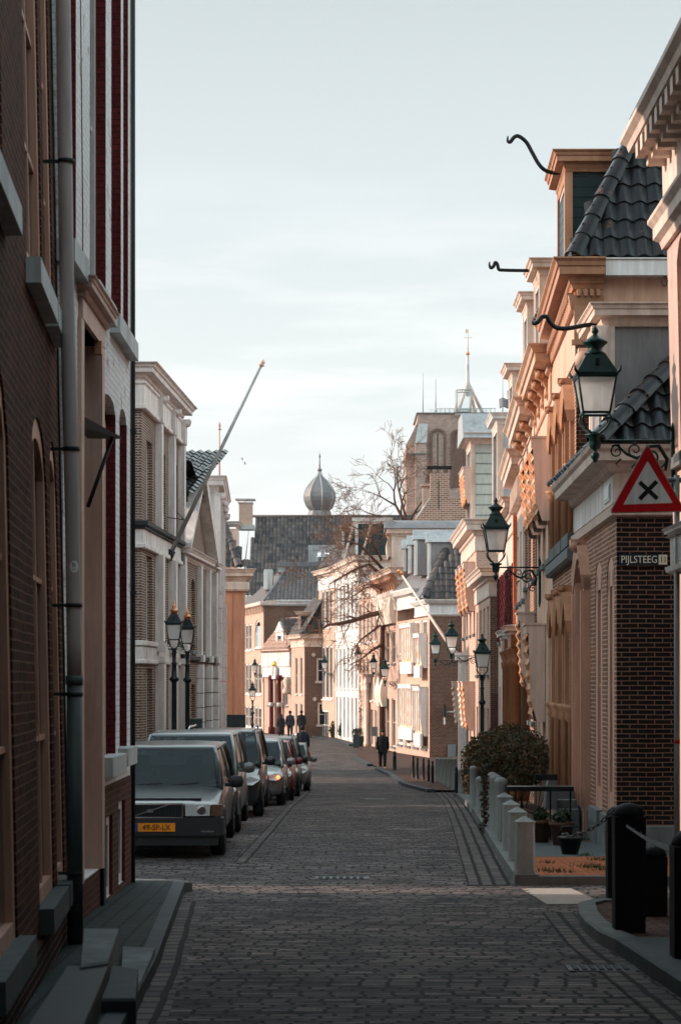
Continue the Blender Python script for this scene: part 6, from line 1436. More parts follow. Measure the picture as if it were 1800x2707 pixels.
m = MB(); a, b = PP(1062, 1520, 90), PP(1051, 1505, 90); m.tube([a, a+(b-a)*.3, a+(b-a)*.5, a+(b-a)*.7, b], [.06, .12, .05, .10, .02], 8); m.build('finial', 'copper', fp)
m = MB(); m.tube([PP(1202, 1728, 83.8), PP(1193, 1712, 84.2)], .12, 8); m.build('socket', 'white_paint', fp)
tag(fp, "white flagpole slanting up to the left from the cream blinds house", 'flagpole')
# ================================================================== BOLLARDS
GB = 'concrete bollards on the kerb at the right'
def sq_post(x, y, h, wd, label, rz=.12):
    r = empty('concrete_bollard', (x, y, gz(y)), rz); a = wd/2; c = a*.62
    def ring(s, z, ch):  # square with chamfered corners
        q = []
        for sx, sy in ((1, -1), (1, 1), (-1, 1), (-1, -1)):
            if (sx, sy) in ((1, 1), (-1, -1)): q += [(sx*s*(1 if ch == 0 else ch), sy*s, z), (sx*s, sy*s*(1 if ch == 0 else ch), z)] if sx == 1 and False else [(sx*s, sy*s*ch, z), (sx*s*ch, sy*s, z)]
            else: q += [(sx*s*ch, sy*s, z), (sx*s, sy*s*ch, z)]
        return q
    m = MB(); m.loft([ring(a*1.04, -.1, .97), ring(a*1.04, .10, .97), ring(a*.99, .17, .70), ring(a*.95, h-.075, .70)]); m.build('shaft', 'concrete', r)
    m = MB(); m.loft([ring(a*.99, h-.075, .85), ring(a*.99, h-.06, .85), ring(.005, h, .9)]); m.build('cap', 'concrete', r)
    tag(r, label, 'bollard', GB); return r
def rd_post(x, y, h, wd, label, src=None, grp=GB, zb=0):
    r = empty('concrete_bollard', (x, y, gz(y)+zb)); a = wd/2
    m = MB(); m.lathe([(a*1.02, -.1), (a*1.02, h*.06), (a*.98, h*.065), (a*.97, h-a*1.0), (a*1.0, h-a*.95), (a*1.0, h-a*.8)], (0, 0, 0), 18); m.build('shaft', 'concrete', r)
    m = MB(); m.lathe([(a, h-a*.8)]+[(a*math.cos(t_), h-a*.8+a*.8*math.sin(t_)) for t_ in [k*math.pi/2/6 for k in range(1, 7)]], (0, 0, 0), 18); m.build('dome', 'concrete', r)
    tag(r, label, 'bollard', grp); return r
def bpos(pxl, pyb, wpx=0):
    x, y = gp(pxl, pyb); return x, y
for (pxc, pyb, pyt, wpx, lab) in ((1386, 2337, 2157, 50, "nearest square concrete bollard with a pyramid top, at the corner of the orange paving"), (1367, 2300, 2133, 46, "second square pyramid-topped bollard from the near end"), (1350, 2271, 2114, 43, "third square pyramid-topped bollard from the near end"), (1333, 2245, 2095, 41, "fourth and farthest square pyramid-topped bollard, next to the first round one")):
    x, y = gp(pxc, pyb); sq_post(x, y, (pyb-pyt)*y/FPX, wpx*y/FPX, lab)
for (pxc, pyb, pyt, wpx, lab) in ((1323, 2232, 2054, 36, "nearest round-topped concrete bollard, just behind the square ones"), (1310, 2216, 2047, 33, "second round-topped concrete bollard, close behind the nearest one"), (1301, 2201, 2041, 31, "third round-topped concrete bollard, with leaves touching it"), (1268, 2166, 2052, 24, "short round-topped bollard partly hidden by purple leaves"), (1251, 2148, 2024, 21, "round-topped bollard left of the purple leaves, under the hedge"), (1218, 2110, 2032, 16, "small round bollard at the far end of the hedge beside the dark iron post")):
    x, y = gp(pxc, pyb); rd_post(x, y, (pyb-pyt)*y/FPX, wpx*y/FPX, lab)
for i, (pxc, pyb, pyt, wpx) in enumerate(((1200, 2093, 2003, 15), (1186, 2086, 2003, 13), (1175, 2081, 2003, 12), (1165, 2077, 2003, 11), (1155, 2073, 2003, 11))):
    x, y = gp(pxc, pyb); rd_post(x, y, (pyb-pyt)*y/FPX, wpx*y/FPX, "%s of five tall grey bollards beyond the hedge, counted from its end" % ("first", "second", "third", "fourth", "fifth")[i], None, 'tall bollards beyond the hedge')
def iron_post(px, pyb, pyt, wpx, label):
    x, y = gp(px, pyb); h = (pyb-pyt)*y/FPX; a = wpx*y/FPX/2; r = empty('iron_bollard', (x, y, gz(y)))
    m = MB(); m.lathe([(a*1.1, -.05), (a*1.1, h*.08), (a*.95, h*.1), (a*.75, h*.72), (a*.85, h*.74), (a*.85, h*.77), (a*.6, h*.79)], (0, 0, 0), 12); m.build('shaft', 'lamp_black', r)
    m = MB(); m.lathe([(a*.6, h*.79), (a*.5, h*.84), (a*.72, h*.88), (a*.75, h*.93), (a*.4, h*.98), (0, h)], (0, 0, 0), 12); m.build('knob', 'lamp_black', r); tag(r, label, 'bollard'); return r
iron_post(1206, 2108, 2026, 11, "black iron bollard with a pale ring at the far end of the hedge"); iron_post(1043, 2042, 1985, 12, "black iron bollard next to the walking woman in black")
for i, (px, pb) in enumerate(((1092, 2062), (1103, 2066), (1119, 2068), (1133, 2072), (1143, 2076))): iron_post(px, pb, pb-66, 9, "dark railing post, %s from the left in front of the frieze house" % ("first", "second", "third", "fourth", "fifth")[i])
# dark wooden posts in the right foreground
def wood_post(px0, px1, pyt, Y, label, extra=0):
    x0, x1 = xp(px0, Y), xp(px1, Y); a = (x1-x0)/2; cx_ = (x0+x1)/2; zt_ = zp(pyt, Y); z0 = gz(Y)-.05
    r = wempty('wooden_post', (cx_, Y, gz(Y))); m = MB()
    def ring(s, z): return [(cx_+s*c_[0], Y+s*c_[1], z) for c_ in ((-1, -.8), (-.8, -1), (.8, -1), (1, -.8), (1, .8), (.8, 1), (-.8, 1), (-1, .8))]
    zs = zt_-a*.85
    m.loft([ring(a*.97, z0), ring(a, zs-.02), ring(a*1.0, zs)]); m.build('shaft', 'wood_dark', r)
    m = MB(); m.lathe([(a*1.02, zs), (a*1.02, zs+.02)]+[(a*.98*math.cos(t_), zs+.02+(zt_-zs-.02)*math.sin(t_)) for t_ in [k*math.pi/2/7 for k in range(1, 8)]], (cx_, Y, 0), 16); m.build('rounded_top', 'wood_dark', r)
    tag(r, label, 'post', 'dark wooden posts in the foreground'); return r
wood_post(1620, 1702, 2122, 16.6, "thick dark wooden post in front, joined to the pale metal bar")
wood_post(1602, 1664, 2130, 19.6, "dark wooden post half hidden behind the thick front one")
wood_post(1694, 1760, 2235, 18.0, "short dark wooden post behind the pale metal bar")
wood_post(1774, 1880, 2190, 14.6, "dark wooden post cut by the right edge of the picture")
b_ = wempty('metal_bar', tuple(PP(1655, 2180, 16.4))); m = MB(); rings = []
for k in range(13):
    f = k/12; px = 1655+117*f; py = 2183+62*f-10*math.sin(math.pi*f)*-.6; Yb = 16.35-1.7*f; th = 3+4.5*f
    a = PP(px, py-th, Yb); c = PP(px, py+th, Yb); rings.append([a, c, c+Vector((0, .02, 0)), a+Vector((0, .02, 0))])
m.loft(rings); m.build('strip', 'reflector', b_); m = MB()
for k in range(5): q = PP(1675+18*k, 2191+9.6*k, 16.05-.25*k); m.tube([q+Vector((0, -.02, 0)), q+Vector((0, .0, 0))], .006, 6)
m.build('rivets', 'lead', b_); tag(b_, "pale curved metal bar between two dark wooden posts", 'metal bar')
ch = wempty('chain', tuple(PP(1570, 2180, 17))); path = [PP(1640, 2130, 16.9), PP(1615, 2150, 17.6), PP(1580, 2180, 18.6), PP(1545, 2200, 19.6), PP(1510, 2212, 20.6), PP(1488, 2204, 21)]
for i in range(len(path)-1):
    for k in range(3):
        a, b = path[i].lerp(path[i+1], k/3), path[i].lerp(path[i+1], (k+1)/3+.03); d = (b-a); up_ = Vector((0, 0, .016)) if k % 2 else d.cross(Vector((0, 0, 1))).normalized()*.016
        m = MB(); m.tube([a, a+d*.15+up_, a+d*.85+up_, b, a+d*.85-up_, a+d*.15-up_, a], .007, 6); m.build('link', 'iron', ch)
tag(ch, "dark iron chain drooping to the left from the thick wooden post", 'chain')
# ================================================================== GREENERY
def leaf_blob(mb, c, rx, ry, rz, n, size, rnd, hollow=.35):
    for _ in range(n):
        while True:
            v = Vector((rnd.uniform(-1, 1), rnd.uniform(-1, 1), rnd.uniform(-1, 1)))
            if hollow < v.length < 1: break
        p = Vector((c[0]+v.x*rx, c[1]+v.y*ry, c[2]+v.z*rz)); s = size*rnd.uniform(.6, 1.35)
        a = Vector((rnd.gauss(0, 1), rnd.gauss(0, 1), rnd.gauss(0, 1))).normalized(); b = a.orthogonal().normalized(); b = (b+a.cross(b)*rnd.uniform(-1, 1)).normalized(); n_ = a.cross(b)
        mb.add([p-a*s, p-a*s*.1+b*s*.5+n_*s*.12, p+a*s, p-a*s*.1-b*s*.5+n_*s*.12], [(0, 1, 2), (0, 2, 3)])
rnd = random.Random(3)
hd = wempty('hedge', (xp(1330, 43), 43, gz(43))); tag(hd, "loose leafy hedge turning red and green behind the concrete bollards", 'hedge')
mb = MB()
for (px, py, rx, rz, n) in ((1258, 2012, .36, .46, 420), (1285, 1990, .46, .46, 600), (1320, 1975, .50, .42, 650), (1352, 1972, .52, .44, 700), (1388, 1985, .46, .44, 600), (1415, 2005, .30, .36, 350), (1330, 2025, .85, .42, 900), (1385, 2040, .40, .36, 400), (1250, 2050, .26, .45, 420), (1365, 1948, .22, .16, 120), (1310, 1955, .22, .16, 100), (1300, 2070, .5, .35, 400)):
    Y = 47-(px-1240)/190*8.5
    leaf_blob(mb, (xp(px, Y), Y, zp(py, Y)), rx, .9, rz, int(n*2.6), .042, rnd, .15)
for _ in range(26):
    px, py = rnd.uniform(1245, 1425), 0; py = 1950+abs(px-1345)*.45+rnd.uniform(-22, 10); Y = 47-(px-1240)/190*8.5+rnd.uniform(-.6, .6)
    leaf_blob(mb, (xp(px, Y), Y, zp(py, Y)), rnd.uniform(.06, .16), .2, rnd.uniform(.10, .26), 70, .042, rnd, .0)
mb.build('foliage', 'leaf_hedge', hd)
mb = MB()
for k in range(26):
    px = rnd.uniform(1250, 1420); Y = 47-(px-1240)/190*8.5; b0 = Vector((xp(px, Y), Y+rnd.uniform(-.4, .4), gz(Y)+.1)); t0 = b0+Vector((rnd.uniform(-.3, .3), rnd.uniform(-.3, .3), rnd.uniform(.7, 1.25)))
    mb.tube([b0, b0.lerp(t0, .5)+Vector((rnd.uniform(-.1, .1), 0, 0)), t0], [.012, .009, .004], 4)
mb.tube([(xp(1245, 46.8), 46.8, gz(46.8)+.12), (xp(1330, 43), 43, gz(43)+.12), (xp(1425, 38.7), 38.7, gz(38.7)+.12)], .03, 5); mb.build('stems', 'bark', hd)
pu = wempty('climber', (xp(1283, 33.5), 33.5, gz(33.5))); tag(pu, "purple-red leaved climber hanging between the round bollards", 'plant'); mb = MB()
for py in range(2030, 2200, 14): leaf_blob(mb, (xp(1279+rnd.uniform(-3, 5), 33.5), 33.5, zp(py, 33.5)), .07, .1, .06, 26, .035, rnd, .1)
mb.build('leaves', 'leaf_purple', pu); mb = MB(); mb.tube([(xp(1281, 33.5), 33.5, gz(33.5)), (xp(1279, 33.5), 33.5, zp(2100, 33.5)), (xp(1274, 33.5), 33.5, zp(2035, 33.5))], .012, 5); mb.build('stem', 'bark', pu)
# tufts of grass in the orange paving, one per clump of stuff
mb = MB()
for (px, py, n, s) in ((1600, 2292, 90, .16), (1565, 2312, 90, .15), (1480, 2325, 50, .14), (1450, 2322, 40, .12), (1598, 2320, 40, .1), (1550, 2280, 30, .08), (1450, 2300, 20, .08), (1530, 2236, 90, .2), (1500, 2240, 50, .12)):
    x, y = gp(px, py)
    for _ in range(n):
        a = x+rnd.gauss(0, s*.6); b = y+rnd.gauss(0, s*.8); h = rnd.uniform(.015, .06); dx, dy = rnd.uniform(-.03, .03), rnd.uniform(-.03, .03); z = gz(b)+.085
        mb.add([(a-.006, b, z), (a+.006, b, z), (a+dx, b+dy, z+h)], [(0, 1, 2)])
tag(mb.build('grass', 'grass'), "grass growing between the orange paving bricks", 'grass', kind='stuff')
# pots and a dark bench behind the bollards
def pot(px, pyb, Y, rr_, h, label, plant=True):
    r = wempty('flower_pot', (xp(px, Y), Y, gz(Y)+.085)); x, z = xp(px, Y), gz(Y)+.085
    m = MB(); m.lathe([(rr_*.7, z), (rr_*.95, z+h*.85), (rr_*1.05, z+h*.86), (rr_*1.05, z+h), (rr_*.9, z+h), (rr_*.85, z+h*.9)], (x, Y, 0), 16); m.build('pot', 'terracotta', r)
    if plant: m = MB(); leaf_blob(m, (x, Y, z+h+.08), rr_*.8, rr_*.8, .1, 80, .05, rnd, .1); m.build('plant', 'leaf_dark', r)
    tag(r, label, 'flower pot'); return r
pot(1484, 2205, 28.9, .17, .32, "dark round flower pot on the grey slabs, right one of the pair"); pot(1428, 2205, 29.6, .16, .32, "dark flower pot next to the bollards, left one of the pair")
r = wempty('basket', (xp(1502, 26.9), 26.9, gz(27)+.085)); x, y, z = xp(1506, 26.9), 26.9, gz(27)+.085; m = MB(); m.lathe([(.10, z), (.16, z+.2), (.17, z+.2), (.17, z+.23), (.15, z+.23)], (x, y, 0), 12); m.build('bowl', 'iron', r)
m = MB(); m.tube([(x-.16, y, z+.22), (x-.1, y, z+.36), (x+.1, y, z+.36), (x+.16, y, z+.22)], .01, 5); m.build('handle', 'iron', r); tag(r, "black metal basket on the slabs below the chain end", 'basket')
r = wempty('bench', (xp(1450, 30), 30, gz(30))); m = MB(); Yb = 30.2; m.box(xp(1340, Yb), xp(1516, Yb), Yb, Yb+.4, zp(2092, Yb), zp(2080, Yb)); m.build('top', 'iron', r)
for px in (1452, 1505, 1360): m = MB(); m.box(xp(px, Yb), xp(px+5, Yb), Yb+.03, Yb+.07, gz(30), zp(2092, Yb)); m.build('leg', 'iron', r)
m = MB(); m.box(xp(1420, Yb), xp(1480, Yb), Yb+.38, Yb+.42, zp(2066, Yb), zp(2050, Yb)); m.build('back', 'iron', r); tag(r, "low black iron bench or table behind the concrete bollards", 'bench')
# white stone stair ends
r = wempty('stoep_stair', (xp(1460, 31), 31, gz(31))); m = MB(); Yb = 31.2; m.loft([[(xp(a, Yb), Yb+d, zp(b, Yb)) for a, b in ((1440, 2140), (1472, 2140), (1472, 2052), (1455, 2048), (1445, 2080))] for d in (0, .3)]); m.build('stair_end', 'slab', r); m = MB()
for k in range(3): m.box(xp(1475, Yb), xp(1530, Yb), Yb+.3*k, Yb+.3*k+.3, gz(31), zp(2140-22*k, Yb))
m.build('steps', 'slab', r); tag(r, "pale stone stair end between the hedge and the ochre windows", 'stair')
# hedges and planters at the bend
for (px, py, Y, rx, rz, lab) in ((888, 1930, 134, .42, .65, "clipped dark bush, left one of the pair before the white terrace"), (915, 1932, 131, .55, .62, "clipped dark bush, right and larger one of the pair")):
    r = wempty('bush', (xp(px, Y), Y, gz(Y))); mb = MB(); leaf_blob(mb, (xp(px, Y), Y, zp(py, Y)), rx, .4, rz, 700, .09, rnd, .3); mb.box(xp(px, Y)-rx*.6, xp(px, Y)+rx*.6, Y-.2, Y+.2, gz(Y), zp(py, Y)+rz*.5); mb.build('foliage', 'leaf_dark', r); m = MB(); m.tube([(xp(px, Y), Y, gz(Y)), (xp(px, Y), Y, zp(py, Y))], .05, 6); m.build('stem', 'bark', r); tag(r, lab, 'bush')
r = wempty('planter', (xp(955, 118), 118, gz(118))); Yp = 117.5; m = MB(); m.box(xp(933, Yp), xp(951, Yp), Yp-.1, Yp+1, gz(Yp), zp(1943, Yp)); 
for k in range(7): m.box(xp(933.5+k*2.5, Yp), xp(935+k*2.5, Yp), Yp-.13, Yp-.1, gz(Yp), zp(1940, Yp))
m.build('railed_box', 'planter_blue', r); m = MB(); m.box(xp(951, Yp), xp(978, Yp), Yp-.05, Yp+.8, gz(Yp), zp(1947, Yp)); m.build('dark_box', 'leaf_dark', r); mb = MB(); leaf_blob(mb, (xp(945, Yp), Yp+.3, zp(1935, Yp)), .3, .3, .2, 160, .08, rnd, .1); mb.build('plants', 'leaf_dark', r); tag(r, "blue-grey railed planter box with plants at the foot of the climbing shrub", 'planter')
r = wempty('climbing_shrub', (xp(960, 118), 118, gz(118))); mb = MB()
for k in range(5):
    px = 955+k*4; pts = [(xp(px+rnd.uniform(-2, 2)*q*.4, 118.2), 118.2, gz(118)+q*.52) for q in range(7)]; mb.tube(pts, [.035-.004*q for q in range(7)], 5)
    for q in range(1, 7):
        for s in (-1, 1): a = Vector(pts[q]); mb.tube([a, a+Vector((s*rnd.uniform(.1, .3), 0, rnd.uniform(.05, .25)))], [.018, .005], 4)
mb.tube([(xp(950, 118.2), 118.2, gz(118)+.05), (xp(976, 118.2), 118.2, gz(118)+.05)], .05, 5); mb.build('stems', 'bark', r); mb = MB(); leaf_blob(mb, (xp(962, 118), 118.2, gz(118)+1.6), .35, .2, 1.7, 200, .05, rnd, .2); mb.build('leaves', 'leaf_purple', r); tag(r, "thin bare climbing shrub above the blue-grey planter", 'shrub')
r = wempty('information_panel', (xp(989, 112), 112, gz(112))); m = MB(); m.box(xp(980, 112), xp(998, 112), 112, 112.06, zp(1946, 112), zp(1921, 112)); m.build('board', 'panel_grey', r)
for px in (981, 996): m = MB(); m.tube([(xp(px, 112), 112.03, gz(112)), (xp(px, 112), 112.03, zp(1921, 112))], .03, 6); m.build('leg', 'lead_pale', r)
tag(r, "grey notice board on two posts, just behind the walking woman", 'notice board')
r = wempty('utility_cabinet', (xp(510, 60), 60, gz(60))); Yc = 58; m = MB(); m.box(xp(484, Yc), xp(507, Yc), Yc, Yc+.4, gz(Yc), zp(1902, Yc)); m.box(xp(510, Yc), xp(534, Yc), Yc, Yc+.4, gz(Yc), zp(1902, Yc)); m.build('doors', 'planter_blue', r); m = MB(); m.box(xp(483, Yc), xp(535, Yc), Yc-.03, Yc+.43, zp(1902, Yc), zp(1899, Yc)); m.box(xp(507, Yc), xp(510, Yc), Yc+.05, Yc+.4, gz(Yc), zp(1902, Yc)); m.build('casing', 'lead', r); tag(r, "grey-green double utility cabinet behind the parked cars, under the black lanterns", 'cabinet')
# ================================================================== TREES
def branch(mb, p, d, L, rad, depth, rnd, twigs, up=.12, spread=.6, thin=None):
    n = 5; pts = [p]; rr_ = [rad]; q = p.copy(); dd = d.copy()
    for i in range(n):
        dd = (dd+Vector((rnd.gauss(0, .16), rnd.gauss(0, .13), rnd.gauss(0, .13)+up*.25))).normalized(); q = q+dd*L/n; pts.append(q.copy()); rr_.append(max(.011, rad*(1-.62*(i+1)/n)))
    (twigs if rad < .022 else mb).tube(pts, rr_, 5 if rad > .03 else 3)
    if depth <= 0: return
    k = 3 if depth > 1 else 4
    for j in range(k):
        i = rnd.randint(2, n) if j else n; a = rnd.uniform(-1, 1)*spread; ax = Vector((rnd.gauss(0, 1), rnd.gauss(0, 1), rnd.gauss(0, 1))).normalized()
        nd = (pts[i]-pts[i-1]).normalized(); nd.rotate(Matrix.Rotation(a+(.35 if a > 0 else -.35), 3, ax))
        branch(mb, pts[i], nd, L*rnd.uniform(.55, .82), rr_[i]*.78, depth-1, rnd, twigs, up, spread)
rnd = random.Random(11)
t1 = wempty('bare_tree', (xp(1078, 128), 128, gz(128))); tag(t1, "tall bare tree fanning above the roofs in front of the brick tower", 'tree')
mb = MB(); tw = MB(); Yt = 128; base = Vector((xp(1080, Yt), Yt, gz(Yt))); fork = PP(1078, 1390, Yt)
mb.tube([base, base.lerp(fork, .5)+Vector((.1, 0, 0)), fork], [.42, .34, .30], 10)
for (px, py, r0, L_) in ((1045, 1335, .17, 1.9), (1010, 1365, .14, 1.8), (1055, 1300, .14, 1.6), (1105, 1340, .13, 1.3), (985, 1388, .10, 1.3)):
    r0 *= .72; e = PP(px, py, Yt+rnd.uniform(-1.5, 1.5)); mid_ = fork.lerp(e, .5)+Vector((0, 0, rnd.uniform(-.3, .1))); mb.tube([fork, mid_, e], [r0, r0*.85, r0*.62], 7)
    for j in range(3): dd = (e-mid_).normalized(); dd.rotate(Matrix.Rotation(rnd.uniform(-.7, .7), 3, Vector((0, 1, 0)))); branch(mb, e if j else mid_, dd, L_*rnd.uniform(.75, 1.1), r0*.55, 4, rnd, tw, .0, .62)
mb.build('trunk', 'bark', t1); tw.build('crown', 'twig', t1)
t2 = wempty('bare_tree', (xp(1006, 111), 111, gz(111))); tag(t2, "bare street tree with dark limbs reaching left across the white terrace", 'tree')
mb = MB(); tw = MB(); Yt = 111; base = Vector((xp(1012, Yt), Yt-.2, gz(Yt))); top = PP(1010, 1500, Yt)
mb.tube([base, PP(1009, 1800, Yt), PP(1012, 1650, Yt), top], [.20, .17, .15, .12], 10)
limbs = [([(1008, 1618), (970, 1628), (935, 1640), (900, 1648), (868, 1652), (842, 1668), (815, 1674)], .15), ([(1008, 1650), (985, 1668), (955, 1690), (935, 1715), (925, 1740)], .07), ([(1008, 1705), (985, 1718), (955, 1742), (925, 1758)], .09), ([(1008, 1520), (975, 1492), (950, 1500), (925, 1512), (895, 1530), (870, 1545)], .10), ([(1008, 1500), (975, 1465), (950, 1440), (920, 1432), (890, 1428)], .09), ([(1010, 1540), (965, 1555), (935, 1575), (905, 1590)], .05), ([(1008, 1480), (990, 1440), (960, 1405), (930, 1390)], .08), ([(1008, 1560), (985, 1545), (960, 1548), (930, 1565)], .05)]
for pts, r0 in limbs:
    P3 = [PP(a, b, Yt-i*1.1) for i, (a, b) in enumerate(pts)]; n_ = len(P3); mb.tube(P3, [r0*(1-.75*i/(n_-1)) for i in range(n_)], 7)
    for i in range(1, n_):
        for j in range(2):
            dd = (P3[i]-P3[i-1]).normalized(); dd.rotate(Matrix.Rotation(rnd.choice((-1, 1))*rnd.uniform(.3, 1.0), 3, Vector((0, 1, 0)))); branch(mb, P3[i].lerp(P3[i-1], rnd.random()), dd, rnd.uniform(.8, 1.5), max(.015, r0*(1-.7*i/n_)*.36), 2 if pts[0][1] > 1600 else 3, rnd, tw, -.02, .6)
mb.build('trunk', 'bark', t2); tw.build('crown', 'twig', t2)
# two gulls
for px, py, lb in ((641, 1213, "tiny bird in the sky, upper one of two"), (648, 1224, "tiny bird in the sky, lower one of two")):
    r = wempty('bird', tuple(PP(px, py, 120))); c = PP(px, py, 120); m = MB(); m.add([c+Vector((-.06, 0, 0)), c+Vector((0, .05, .02)), c+Vector((.16, .02, .08)), c+Vector((.04, -.06, 0)), c+Vector((-.16, .02, .06))], [(0, 1, 3), (1, 2, 3), (0, 3, 4)]); m.build('wings', 'white_paint', r); m = MB(); m.lathe([(0, -.12), (.035, -.05), (.035, .03), (0, .1)], c, 6); m.build('body', 'stone', r); tag(r, lb, 'bird', 'birds in the sky')
# ================================================================== CARS
def car(loc, label, L=4.6, Wd=1.74, Ht=1.44, belt=.90, hood=.80, nose=.68, cowl=1.25, wtop=2.0, rtop=3.7, rbot=4.3, mat_='paint_dark', boxy=False, rails=False, rz=0, lit=False, plate=None, low=.20, tumb=.80, name='parked_car'):
    r = empty(name, loc, rz); tag(r, label, 'car', 'cars parked along the left side'); hw = Wd/2
    if boxy: st = [(0.0, .34, .70, .72, .90), (.05, .24, .72, .745, .96), (.30, .22, .76, .775, .99), (cowl, .22, hood+.05, hood+.10, 1), (2.4, .22, belt, belt+.02, 1), (3.7, .22, belt, belt+.02, 1), (L-.25, .24, belt-.02, belt+.01, .98), (L-.02, .3, belt-.06, belt-.04, .94)]
    else: st = [(0.0, .30, nose-.12, nose-.08, .62), (.10, .22, nose-.04, nose+.0, .82), (.35, .20, nose+.03, nose+.08, .95), (.75, .20, hood-.02, hood+.06, .99), (cowl, .20, hood+.06, hood+.16, 1), (2.2, .20, belt, belt+.03, 1.01), (3.3, .20, belt+.02, belt+.04, 1.01), (L-.35, .24, belt+.02, belt+.05, .97), (L-.04, .34, belt-.05, belt-.02, .88)]
    rings = []
    for y, zl, zs, zt, f in st:
        w_ = hw*f; half = [(w_*.86, zl), (w_*.97, zl+.08), (w_, (zl+zs)*.5), (w_*.985, zs-.10), (w_*.955, zs-.02), (w_*.86, zs+.25*(zt-zs)), (w_*.5, zt)]
        rings.append([(x, y, z) for x, z in half]+[(-x, y, z) for x, z in half[::-1]])
    m = MB(); m.loft(rings, True, True, True); body = m.build('body', mat_, r)
    md = body.modifiers.new('bevel', 'SUBSURF'); md.levels = 1; md.render_levels = 1
    if boxy:
        body.modifiers.remove(md); bv = body.modifiers.new('bevel', 'BEVEL'); bv.width = .022; bv.segments = 3; bv.limit_method = 'ANGLE'; bv.angle_limit = R(22)
    wb, wr = hw*.95, hw*tumb
    def loop(y0, y1, w_, z, rad, n=3):
        P = []
        for cx_, cy_, a0 in ((w_-rad, y0+rad, -90), (w_-rad, y1-rad, 0), (-w_+rad, y1-rad, 90), (-w_+rad, y0+rad, 180)):
            for k in range(n+1): a = R(a0+90*k/n); P.append((cx_+rad*math.cos(a), cy_+rad*math.sin(a), z))
        return P
    rad = .06 if boxy else .14
    z0 = belt-.06
    m = MB(); m.loft([loop(wtop-.05, rtop+.05, wr+.02, Ht-.085, rad), loop(wtop-.02, rtop+.03, wr+.02, Ht-.05, rad), loop(wtop+.10, rtop-.08, wr-.06, Ht-.018, rad), loop(wtop+.3, rtop-.3, wr-.3, Ht, rad)], True, True, True)
    cab = m.build('roof', mat_, r)
    for s in (-1, 1):
        for a, b, t_, nm in (((wb-.03, cowl+.03), (wr-.02, wtop), .032, 'pillar'), ((wb-.02, (cowl+rbot)/2), (wr-.0, (wtop+rtop)/2), .035, 'pillar'), ((wb-.03, rbot-.05), (wr-.02, rtop), .07, 'pillar')):
            m = MB(); m.tube([(s*a[0], a[1], z0), (s*((a[0]+b[0])/2+.014), (a[1]+b[1])/2, (z0+Ht)/2), (s*b[0], b[1], Ht-.06)], t_, 8); m.build(nm, mat_, r)
    m = MB(); m.add([(-wb, rbot, z0), (wb, rbot, z0), (wr, rtop, Ht-.06), (-wr, rtop, Ht-.06)], [(0, 1, 2, 3)]); m.build('rear_window', 'car_glass', r)
    m = MB(); m.box(-wb+.04, wb-.04, cowl+.12, cowl+.45, z0-.05, z0+.07); m.build('dashboard', 'bumper', r)
    for s in (-1, 1):
        x = s*wb*.45; m = MB(); m.box(x-.22, x+.22, cowl+1.0, cowl+1.16, z0-.2, Ht-.36); m.box(x-.10, x+.10, cowl+1.02, cowl+1.12, Ht-.36, Ht-.16); m.build('seat', 'cloth_black', r)
    m = MB(); m.box(-wb*.8, wb*.8, cowl+2.0, cowl+2.15, z0-.2, Ht-.34); m.build('rear_seat', 'cloth_black', r)
    m = MB(); m.box(-.11, .11, wtop+.0, wtop+.03, Ht-.17, Ht-.11); m.build('rear_view_mirror', 'bumper', cab)
    m = MB(); m.tube([(-wb*.45+.17*math.cos(k_*math.pi/6), cowl+.55+.05*math.sin(k_*math.pi/6), z0+.05+.16*math.sin(k_*math.pi/6)) for k_ in range(13)], .012, 5); m.build('steering_wheel', 'bumper', r)
    def lerp(a, b, t): return a+(b-a)*t
    zb, zt_ = z0+.14, Ht-.10
    def fp_(xf, zf):  # point on windscreen plane
        z = lerp(z0, Ht-.05, zf); return (xf*lerp(wb, wr, zf)*.985, lerp(cowl, wtop-.05, zf)-.012-.05*(1-xf*xf)*.4, z)
    m = MB(); rows = [[fp_(x, z) for x in (-.97, -.6, -.2, .2, .6, .97)] for z in (.10, .5, .97)]
    m.loft(rows, False, False, True); ws = m.build('windscreen', 'car_glass', cab)
    m = MB(); m.tube([fp_(.1, .13), fp_(.62, .19)], .010, 5); m.tube([fp_(-.6, .13), fp_(-.02, .18)], .010, 5); m.build('wipers', 'bumper', ws)
    for s in (-1, 1):
        def sp_(yf, zf):
            z = lerp(z0, Ht-.05, zf); ya = lerp(cowl, wtop-.05, zf)+.16; yb = lerp(rbot, rtop, zf)-.2
            return (s*(lerp(wb, wr, zf)+.012+(.01 if .3 < zf < .8 else 0)), lerp(ya, yb, yf), z)
        for a, b in ((.0, .47), (.51, .97)):
            m = MB(); m.loft([[sp_(lerp(a, b, q/3), z) for q in range(4)] for z in (.06, .5, .95)], False, False, True); m.build('side_window', 'car_glass', cab)
        m = MB(); y_ = cowl+.22; x_ = s*(hw+.02); 
        m.lathe([(0, -.09), (.07, -.07), (.085, 0), (.07, .07), (0, .09)], (x_+s*.10, y_, belt+.06), 10, sy=.6, sx=1.25); m.box(min(x_-s*.05, x_+s*.06), max(x_-s*.05, x_+s*.06), y_-.02, y_+.03, belt-.01, belt+.04); mi = m.build('mirror', 'bumper' if boxy else mat_, r)
    R_ = .31
